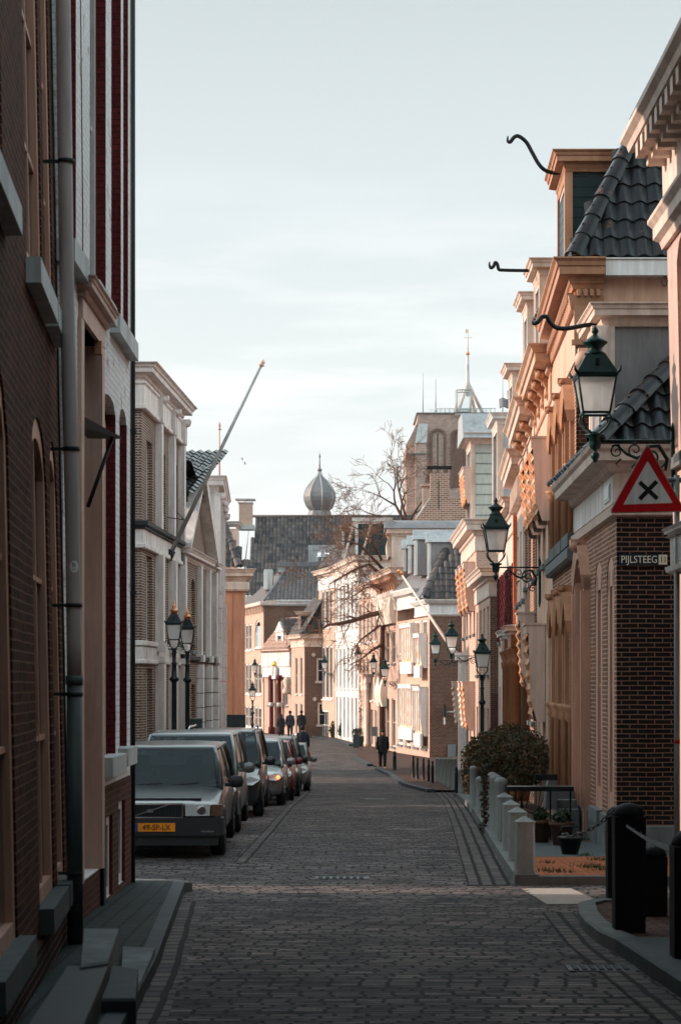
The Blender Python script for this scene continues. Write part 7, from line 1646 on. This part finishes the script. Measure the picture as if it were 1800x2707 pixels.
    for s in (-1, 1):
        for y_ in (.82, L-.95):
            m = MB(); rings = []
            prof = [(.17, -.10), (R_-.04, -.105), (R_, -.07), (R_, .07), (R_-.04, .10), (.17, .095)]
            for k in range(20): a = 2*math.pi*k/20; rings.append([(s*(hw-.09+w_*1.0), y_+rr_*math.cos(a), R_+rr_*math.sin(a)) for rr_, w_ in prof])
            rings.append(rings[0]); m.loft(rings, False, False, True); wh = m.build('wheel', 'rubber', r)
            m = MB(); c_ = (s*(hw-.01), y_, R_); m.add([(s*(hw-.015), y_+.20*math.cos(2*math.pi*k/16), R_+.20*math.sin(2*math.pi*k/16)) for k in range(16)], [tuple(range(16))])
            for k in range(5): a = 2*math.pi*k/5; m.hexa([(s*(hw-.012), y_+math.cos(a+b_)*q, R_+math.sin(a+b_)*q) for q, b_ in ((.04, -.5), (.19, -.14), (.19, .14), (.04, .5))]+[(s*(hw+.003), y_+math.cos(a+b_)*q, R_+math.sin(a+b_)*q) for q, b_ in ((.04, -.5), (.19, -.14), (.19, .14), (.04, .5))])
            m.build('rim', 'alloy', wh)
            m = MB(); ar = []
            for k in range(13):
                a = math.pi*k/12; ar.append([(s*(hw-.03), y_+(R_+.0)*math.cos(a), R_+(R_)*math.sin(a)), (s*(hw+.004), y_+(R_+.0)*math.cos(a), R_+(R_)*math.sin(a)), (s*(hw+.006), y_+(R_+.055)*math.cos(a), R_+(R_+.05)*math.sin(a)), (s*(hw-.02), y_+(R_+.07)*math.cos(a), R_+(R_+.065)*math.sin(a))])
            m.loft(ar, False, False, True); m.build('wheel_arch', mat_, r)
    if boxy:
        m = MB(); m.box(-hw-.015, hw+.015, -.09, .22, .33, .56); m.box(-hw+.06, hw-.06, -.05, .2, .20, .34); bp = m.build('bumper', 'bumper', r)
        m = MB(); m.box(-hw+.10, -.60, -.012, .02, .375, .395); m.box(.60, hw-.1, -.012-.085, -.075, .375, .395); m.build('fog_strip', 'stone', bp)
        m = MB(); m.box(-.34, .34, -.035, .05, .57, .73); 
        gr = m.build('grille', 'sign_black', r)
        for b in ((-.36, .36, .735, .75), (-.36, .36, .56, .572), (-.362, -.346, .572, .735), (.346, .362, .572, .735)): m = MB(); m.box(b[0], b[1], -.05, .0, b[2], b[3]); m.build('grille_frame', 'chrome', gr)
        m = MB(); m.tube([(-.30, -.045, .575), (.16, -.045, .73)], .008, 4); m.box(-.11, -.03, -.055, -.035, .63, .67); m.build('grille_bar', 'lead', gr)
        m = MB()
        for k in range(16): m.box(-.33+k*.042, -.325+k*.042, -.04, -.034, .575, .73)
        m.build('grille_slats', 'stone_dark', gr)
        for s in (-1, 1):
            a, b = (.39, .71) if s > 0 else (-.71, -.39); m = MB(); m.box(a, b, -.04, .05, .585, .735); h_ = m.build('headlight', 'headlamp', r)
            m = MB(); m.lathe([(0, 0), (.06, .0), (.066, .02)], (0, 0, 0), 10); m.v = [((a+b)/2+.05*s+v[0], -.042+v[2]*.2, .66+v[1]) for v in m.v]; m.build('reflector', 'chrome', h_)
            a, b = (.725, hw-.005) if s > 0 else (-hw+.005, -.725); m = MB(); m.box(a, b, -.02, .16, .585, .73); m.build('indicator', 'indicator', r)
        m = MB(); m.hexa([(x*.58, y_, z+.006) for x, y_, z in ((-1, .30, .776), (1, .30, .776), (.95, 1.12, .86), (-.95, 1.12, .86))]+[(x*.58, y_, z+.022) for x, y_, z in ((-1, .30, .776), (1, .30, .776), (.95, 1.12, .86), (-.95, 1.12, .86))]); m.build('bonnet_ridge', mat_, r)
        m = MB(); m.tube([(hw*.86, cowl-.05, belt+.05), (hw*.80, wtop-.2, Ht-.12)], .018, 5); m.build('pillar_trim', 'bumper', cab)
    else:
        m = MB(); m.loft([[(x, y_, z) for x, y_, z in ((-hw*.62, -.03, .20), (hw*.62, -.03, .20), (hw*.66, -.04, .38), (-hw*.66, -.04, .38))], [(x, y_, z) for x, y_, z in ((-hw*.66, .12, .20), (hw*.66, .12, .20), (hw*.66, .12, .38), (-hw*.66, .12, .38))]]); m.build('grille', 'bumper', r)
        m = MB(); m.box(-.28, .28, -.03, .05, nose-.15, nose-.09); m.build('upper_grille', 'chrome', r)
        for s in (-1, 1):
            P0 = [(s*hw*.55, -.005, nose-.10), (s*hw*.80, .07, nose-.12), (s*hw*.955, .33, nose-.03), (s*hw*.93, .52, nose+.06), (s*hw*.75, .20, nose+.04), (s*hw*.60, .05, nose-.02)]
            m = MB(); m.loft([[(x, y_-.035, z) for x, y_, z in P0], [(x, y_+.1, z-.02) for x, y_, z in P0]]); h_ = m.build('headlight', 'headlamp', r)
            if lit: m = MB(); m.lathe([(0, -.05), (.035, -.03), (.045, 0), (.035, .03), (0, .05)], (s*hw*.84, .105, nose-.05), 10); m.build('indicator_bulb', 'lit_orange', h_)
    if rails:
        for s in (-1, 1): m = MB(); m.tube([(s*(wr-.05), wtop+.1, Ht-.02), (s*(wr-.05), wtop+.25, Ht+.05), (s*(wr-.05), rtop-.25, Ht+.05), (s*(wr-.05), rtop-.1, Ht-.02)], .02, 6); m.build('roof_rail', 'chrome', r)
    if plate:
        pl = MB(); pl.box(-.26, .26, -.105, -.092, .385, .495); p_ = pl.build('number_plate', 'plate_yellow', r); pl = MB(); pl.box(-.26, -.225, -.108, -.105, .385, .495); pl.build('plate_strip', 'plate_blue', p_)
        t = text(plate, .105, (.018, -.108, .437), 'sign_black', p_, sx=.92); text("1", .035, (-.078, -.108, .468), 'sign_black', p_)
    return r
def cpos(xr, Y, Wd): return (xr-Wd/2, Y, gz(Y+1))
car(cpos(-1.55, 27.3, 1.74), "boxy dark grey estate car nearest the camera, with orange number plate and wide chrome-framed grille", boxy=True, mat_='paint_graphite', L=4.78, Ht=1.46, belt=.90, hood=.82, cowl=1.35, wtop=2.0, rtop=4.3, rbot=4.66, plate="49-SP-LX", rz=.012, tumb=.80)
car(cpos(-1.62, 33.2, 1.78), "pale silver car parked second in the row, behind the boxy grey one", mat_='paint_light', Ht=1.62, belt=.98, hood=.86, nose=.74, cowl=1.05, wtop=1.8, rtop=3.8, rbot=4.25, L=4.4)
car(cpos(-1.46, 39.6, 1.82), "dark people carrier with silver roof rails, third in the row", mat_='paint_blue', Ht=1.66, belt=1.0, hood=.90, nose=.76, cowl=1.05, wtop=1.75, rtop=4.0, rbot=4.45, L=4.7, rails=True)
car(cpos(-1.24, 46.4, 1.76), "silver hatchback with a glowing orange headlight, fourth in the row", mat_='paint_silver', Ht=1.47, belt=.92, hood=.80, nose=.72, cowl=1.1, wtop=1.85, rtop=3.4, rbot=3.95, L=4.1, lit=True)
car(cpos(-1.20, 51.2, 1.68), "dark red small car, fifth in the row, behind the silver hatchback", mat_='paint_red', Ht=1.48, belt=.92, hood=.80, nose=.70, cowl=1.0, wtop=1.7, rtop=3.2, rbot=3.7, L=3.85)
car(cpos(-1.10, 56.4, 1.78), "dark tall car with roof rails, last but one in the row", mat_='paint_dark', Ht=1.60, belt=.95, hood=.84, nose=.74, cowl=1.05, wtop=1.75, rtop=3.8, rbot=4.2, L=4.4, rails=True)
car(cpos(-.98, 62.8, 1.66), "light small car at the far end of the parked row, nearest the orange bag", mat_='paint_light', Ht=1.44, belt=.90, hood=.78, nose=.70, cowl=1.0, wtop=1.7, rtop=3.1, rbot=3.6, L=3.7)
# ================================================================== PEOPLE
def person(px, pyf, Y, h, label, yaw=0, stride=.14, coat='cloth_black', hem=.80, legs='denim', hair='hair_dark', long_hair=False, arms=(0, 0), bag=False, face=False, lift=0, shoes='cloth_black', lean=.02, dx=0):
    k = h/1.76; r = empty('person', (xp(px, Y)+dx, Y, gz(Y)+lift), yaw); r.scale = (k, k, k); tag(r, label, 'person')
    J = {}; E = []
    def j(n, x, y, z, rr_, par=None):
        J[n] = (len(J), (x, y, z), rr_)
        if par: E.append((J[par][0], J[n][0]))
    j('pelvis', 0, 0, .95, .13); j('spine', 0, lean*.4, 1.13, .12, 'pelvis'); j('chest', 0, lean, 1.34, .135, 'spine'); j('neck', 0, lean+.015, 1.50, .055, 'chest'); j('jaw', 0, lean+.035, 1.57, .062, 'neck'); j('head', 0, lean+.03, 1.655, .082, 'jaw'); j('crown', 0, lean+.02, 1.715, .06, 'head')
    paths = {}
    for s, nm, ph, aw in ((-1, 'l', 1, arms[0]), (1, 'r', -1, arms[1])):
        j('hip'+nm, s*.095, 0, .90, .095, 'pelvis'); j('knee'+nm, s*.10, ph*stride*.55+.03, .50, .062, 'hip'+nm); j('ankle'+nm, s*.10, ph*stride-.02, .09, .042, 'knee'+nm); j('ball'+nm, s*.11, ph*stride+.12, .04, .038, 'ankle'+nm)
        j('sh'+nm, s*.185, lean, 1.42, .058, 'chest'); j('el'+nm, s*(.245), lean-.03-ph*stride*.2, 1.13, .044, 'sh'+nm); j('wr'+nm, s*.245, lean+.05-ph*stride*.5+aw, .89, .028, 'el'+nm); j('palm'+nm, s*.24, lean+.06-ph*stride*.5+aw, .82, .032, 'wr'+nm)
        wx, wy, wz = J['palm'+nm][1]
        for q in range(4): j('f%d%s' % (q, nm), wx+s*.004, wy-.028+.019*q, wz-.055, .009, 'palm'+nm); j('g%d%s' % (q, nm), wx-s*.012, wy-.026+.018*q, wz-.088+.006*abs(q-1.5), .008, 'f%d%s' % (q, nm))
        j('th'+nm, wx-s*.01, wy+.045, wz-.02, .011, 'palm'+nm); j('tt'+nm, wx-s*.02, wy+.05, wz-.05, .009, 'th'+nm)
    me = bpy.data.meshes.new('body'); me.from_pydata([v[1] for v in J.values()], E, []); me.update()
    b = bpy.data.objects.new('body', me); COL.objects.link(b); b.parent = r; me.materials.append(MATS['skin'])
    sk = b.modifiers.new('skin', 'SKIN')
    for v, sv in zip(J.values(), me.skin_vertices[0].data): sv.radius = (v[2], v[2])
    me.skin_vertices[0].data[0].use_root = True; sk.use_smooth_shade = True
    b.modifiers.new('sub', 'SUBSURF').levels = 1; b.modifiers[-1].render_levels = 1
    def pj(n): return Vector(J[n][1])
    # coat: body and sleeves
    m = MB(); prof = [(hem, .235, .17), (hem+.1, .225, .165), (.98, .20, .15), (1.12, .185, .14), (1.30, .205, .145), (1.42, .20, .135), (1.475, .13, .10), (1.53, .075, .075)]
    m.loft([[(rx*math.cos(2*math.pi*q/16), lean*min(1, max(0, (z-.9)/.4))+ry*math.sin(2*math.pi*q/16), z) for q in range(16)] for z, rx, ry in prof], True, True, True)
    for nm in 'lr': m.tube([pj('sh'+nm)+Vector((-.03 if nm == 'r' else .03, 0, .01)), pj('sh'+nm), pj('el'+nm), pj('wr'+nm)+Vector((0, 0, -.01))], [.06, .075, .062, .05], 10)
    m.build('coat', coat, b)
    for nm in 'lr':
        m = MB(); m.tube([pj('hip'+nm)+Vector((0, 0, .05)), pj('hip'+nm), pj('knee'+nm), pj('ankle'+nm)+Vector((0, 0, -.0))], [.12, .115, .085, .06], 10); m.build('trouser_leg', legs, b)
        m = MB(); a = pj('ankle'+nm); c = pj('ball'+nm); m.tube([a+Vector((0, -.06, -.03)), a+Vector((0, 0, -.03)), c, c+Vector((0, .06, -.005))], [.035, .05, .046, .03], 8); m.build('shoe', shoes, b)
    m = MB(); hc = pj('head'); cy = -.018 if face else -.02
    m.lathe([(0, -.10 if not face else -.03), (.07, -.085 if not face else -.02), (.096, -.03 if not face else .0), (.104, .03), (.092, .085), (.055, .118), (0, .128)], hc+Vector((0, -.022, .005)), 14)
    if long_hair: m.lathe([(.04, -.26), (.10, -.24), (.115, -.12), (.10, .0)], hc+Vector((0, -.05, 0)), 12, sy=.6)
    if face: m.loft([[hc+Vector((x*.098, y_, z)) for x, y_ in ((-1, .01), (-.9, -.06), (0, -.10), (.9, -.06), (1, .01))] for z in (.05, -.03, -.12)], False, False, True)
    m.build('hair', hair, b)
    m = MB()
    for s in (-1, 1): m.lathe([(0, -.03), (.016, -.01), (.018, .015), (0, .03)], hc+Vector((s*.088, 0, -.01)), 6)
    m.build('ears', 'skin', b)
    if face:
        m = MB()
        for s in (-1, 1): m.lathe([(0, -.008), (.012, 0), (0, .008)], hc+Vector((s*.033, .078, .0)), 6)
        m.build('eyes', 'hair_dark', b); m = MB(); m.lathe([(0, -.04), (.015, -.03), (.008, .01), (0, .02)], hc+Vector((0, .085, -.012)), 6); m.build('nose', 'skin', b); m = MB(); m.box(hc.x-.022, hc.x+.022, hc.y+.070, hc.y+.078, hc.z-.066, hc.z-.058); m.build('mouth', 'brick_red_reveal', b)
    return r, J
person(743, 1945, 134, 1.62, "person in a long black coat seen from behind, leftmost of the three walking together", hem=.45, long_hair=True, stride=.08)
person(767, 1952, 136, 1.80, "person in a dark navy jacket seen from behind, in the middle of the three", coat='cloth_navy', hem=.82)
person(797, 1950, 137, 1.80, "person in a black jacket seen from behind, rightmost of the three walking together", hem=.78, stride=-.1)
r, J = person(800, 2030, 90, 1.82, "person in a dark navy coat carrying an orange bag beside the last parked car", coat='cloth_navy', hem=.70, stride=.12)
hx, hy, hz = J['palmr'][1]; k = 1.82/1.76; o = Vector((xp(800, 90), 90, gz(90))); c = o+Vector((hx, hy, hz-.08))*k
bag = wempty('bag', tuple(c)); m = MB(); m.loft([[(c.x-.055, c.y-.14, c.z-.42), (c.x+.055, c.y-.14, c.z-.42), (c.x+.055, c.y+.14, c.z-.42), (c.x-.055, c.y+.14, c.z-.42)], [(c.x-.04, c.y-.15, c.z-.08), (c.x+.04, c.y-.15, c.z-.08), (c.x+.04, c.y+.15, c.z-.08), (c.x-.04, c.y+.15, c.z-.08)]]); 
for v in range(len(m.v)): m.v[v] = (c.x+(m.v[v][0]-c.x)*2.0, m.v[v][1], m.v[v][2])
m.build('bag_body', 'bag_orange', bag); m = MB()
for s in (-1, 1): m.tube([(c.x+s*.05, c.y-.06, c.z-.09), (c.x, c.y-.03, c.z+.01), (c.x, c.y+.03, c.z+.01), (c.x+s*.05, c.y+.06, c.z-.09)], .008, 5)
m.build('bag_handle', 'bag_orange', bag); tag(bag, "orange carrier bag held in the right hand of the navy-coated walker", 'bag')
person(1011, 2034, 88, 1.66, "person in a black coat and light shoes walking towards the camera on the right", yaw=math.pi, coat='cloth_black', hem=.72, legs='cloth_black', face=True, shoes='shoe_pink', lift=.02, stride=.07)
# ================================================================== AIR
hz_ = MB(); hz_.box(-90, 110, -30, 330, -4, 56); MATS_h = bpy.data.materials.new('haze'); MATS_h.use_nodes = True; t = MATS_h.node_tree; t.nodes.clear()
o_ = t.nodes.new('ShaderNodeOutputMaterial'); v_ = t.nodes.new('ShaderNodeVolumePrincipled'); v_.inputs['Color'].default_value = (.93, .95, .97, 1); v_.inputs['Density'].default_value = HAZE; v_.inputs['Anisotropy'].default_value = .35
t.links.new(v_.outputs[0], o_.inputs['Volume']); MATS['haze'] = MATS_h
tag(hz_.build('haze', 'haze'), "thin pale haze over the far roofs and tower", 'haze', kind='stuff')
